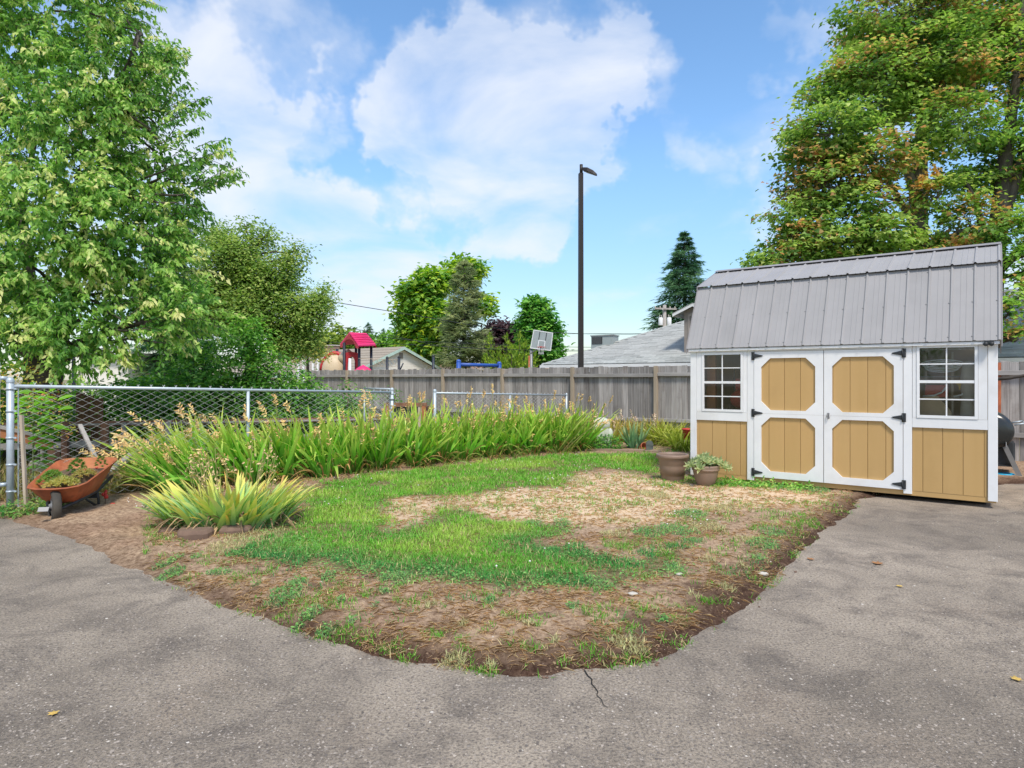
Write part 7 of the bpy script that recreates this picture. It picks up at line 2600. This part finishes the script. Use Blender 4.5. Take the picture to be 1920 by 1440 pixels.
q2 = PL(632, 662, 31.4, (q.x, q.y))
MB().tube([(q2.x, q2.y, 0), (q2.x, q2.y, 2.95)], .07, 10).build('post', M['navy_steel'], sl2)
# climbing net posts
q = P(738, 709, 29)
cn = thing('climbing_net', 'rope climbing net strung between dark posts right of the play tower', 'climbing net', (q.x, q.y, 0))
QN = lambda u, v, Y=29.0: PL(u, v, Y, (q.x, q.y))
for u, v in ((726, 671), (748, 670), (812.5, 668)):
    b_ = QN(u, v)
    MB().tube([(b_.x, b_.y, 0), (b_.x, b_.y, b_.z)], .06, 10).build('post', M['navy_steel'], cn)
    MB().ball((b_.x, b_.y, b_.z), .068, 10, 6).build('post_cap', M['black_iron'], cn)
MB().tube([QN(756, 681), QN(747, 700)], .03, 8).build('brace', M['navy_steel'], cn)
mb = MB()
mb.tube([QN(672, 672), QN(697, 673), QN(726, 674), QN(748, 675)], .013, 6)
for i in range(5):
    u0 = 698 + i * 9
    mb.tube([QN(u0, 674), QN(u0 + 7, 685), QN(u0 + 10, 675)], .009, 5, False)
    mb.tube([QN(u0 + 3, 680), QN(u0 + 9, 686), QN(u0 + 14, 679)], .008, 5, False)
mb.tube([QN(690, 686), QN(748, 688)], .010, 5)
mb.build('rope_net', M['pale_wood'], cn)
# blue swing frame
a, b_ = P(860, 680, 28), P(936, 684, 29.5)
sw = thing('swing_frame', 'bright blue steel swing beam with thick end posts beyond the board fence', 'swing', (a.x, a.y, 0))
d_ = b_ - a
d_.z = 0
MB().tube([Vector((0, 0, P(0, 683.5, 28).z)), d_ + Vector((0, 0, P(0, 685.5, 29.5).z))], .075, 12).build('beam', M['blue_steel'], sw)
for o_, v, Y in ((Vector((0, 0, 0)), 678, 28), (d_, 682, 29.5)):
    z = P(0, v, Y).z
    MB().tube([o_ + Vector((0, 0, 0)), o_ + Vector((0, 0, z))], .10, 12).build('post', M['blue_steel'], sw)
    MB().ball(o_ + Vector((0, 0, z)), .105, 12, 7).build('post_cap', M['blue_steel'], sw)
for f_ in (.3, .4, .65, .75):
    q2 = d_ * f_ + Vector((0, 0, P(0, 684.5, 28.7).z - .07))
    MB().tube([q2, q2 + Vector((0, 0, -1.5))], .012, 5).build('chain', M['galv'], sw)
# basketball hoop
YB = 35.0
q = P(995, 709, YB)
bh = thing('basketball_hoop', 'basketball backboard with red rim on a grey pole in front of the round green tree', 'basketball hoop', (q.x, q.y, 0))
QB = lambda u, v, Y=YB: PL(u, v, Y, (q.x, q.y))
b_ = QB(996, 655)
MB().tube([(b_.x, b_.y, 0), (b_.x, b_.y, b_.z)], .075, 12).build('pole', M['grey_steel'], bh)
MB().tube([(b_.x - .11, b_.y, 0), (b_.x - .11, b_.y, b_.z - .35)], .05, 10).build('support', M['rust'], bh)
mb = MB()
mb.tube([QB(993, 664), QB(1010, 653, 34.7)], .035, 8)
mb.tube([QB(997, 655), QB(1003, 640, 34.8)], .035, 8)
mb.build('bracket', M['grey_steel'], bh)
k4 = [QB(1000.5, 618, 34.9), QB(1037, 624, 34.2), QB(1033, 658, 34.2), QB(994, 653, 34.9)]
bd = MB().prism(k4, Vector((.0, .05, 0))).build('backboard', M['grey_board'], bh)


def on_board(s_, t_, off=-.012):
    top, bot = k4[0].lerp(k4[1], s_), k4[3].lerp(k4[2], s_)
    return top.lerp(bot, t_) + Vector((0, off, 0))


def strip(mb, s0, t0, s1, t1, off=-.012):
    a, b2, c_, d2 = on_board(s0, t0, off), on_board(s1, t0, off), on_board(s1, t1, off), on_board(s0, t1, off)
    mb.prism([a, b2, c_, d2], Vector((0, .010, 0)))


mb = MB()
for r_ in ((0, 0, 1, .045), (0, .955, 1, 1), (0, .047, .035, .953), (.965, .047, 1, .953), (.34, .50, .68, .535), (.34, .537, .375, .90), (.645, .537, .68, .90)):
    strip(mb, *r_)
mb.build('border', M['white_paint'], bd)
mb = MB()
for r_ in ((.32, .06, .36, .49), (.66, .06, .70, .49)):
    strip(mb, *r_)
mb.build('stripe', M['black_iron'], bd)
rc_ = on_board(.5, .88, -.32)
MB().tube([rc_ + Vector((.23 * math.cos(i * .314), .23 * math.sin(i * .314), 0)) for i in range(21)], .014, 6, False).tube([rc_ + Vector((0, .23, 0)), on_board(.5, .86, 0)], .045, 8).build('rim', M['red_paint'], bh)
mb = MB()
for i in range(10):
    a_ = i * .628
    mb.tube([rc_ + Vector((.22 * math.cos(a_), .22 * math.sin(a_), 0)), rc_ + Vector((.14 * math.cos(a_ + .3), .14 * math.sin(a_ + .3), -.22)), rc_ + Vector((.12 * math.cos(a_), .12 * math.sin(a_), -.38))], .008, 4, False)
mb.build('net', M['white_paint'], bh)
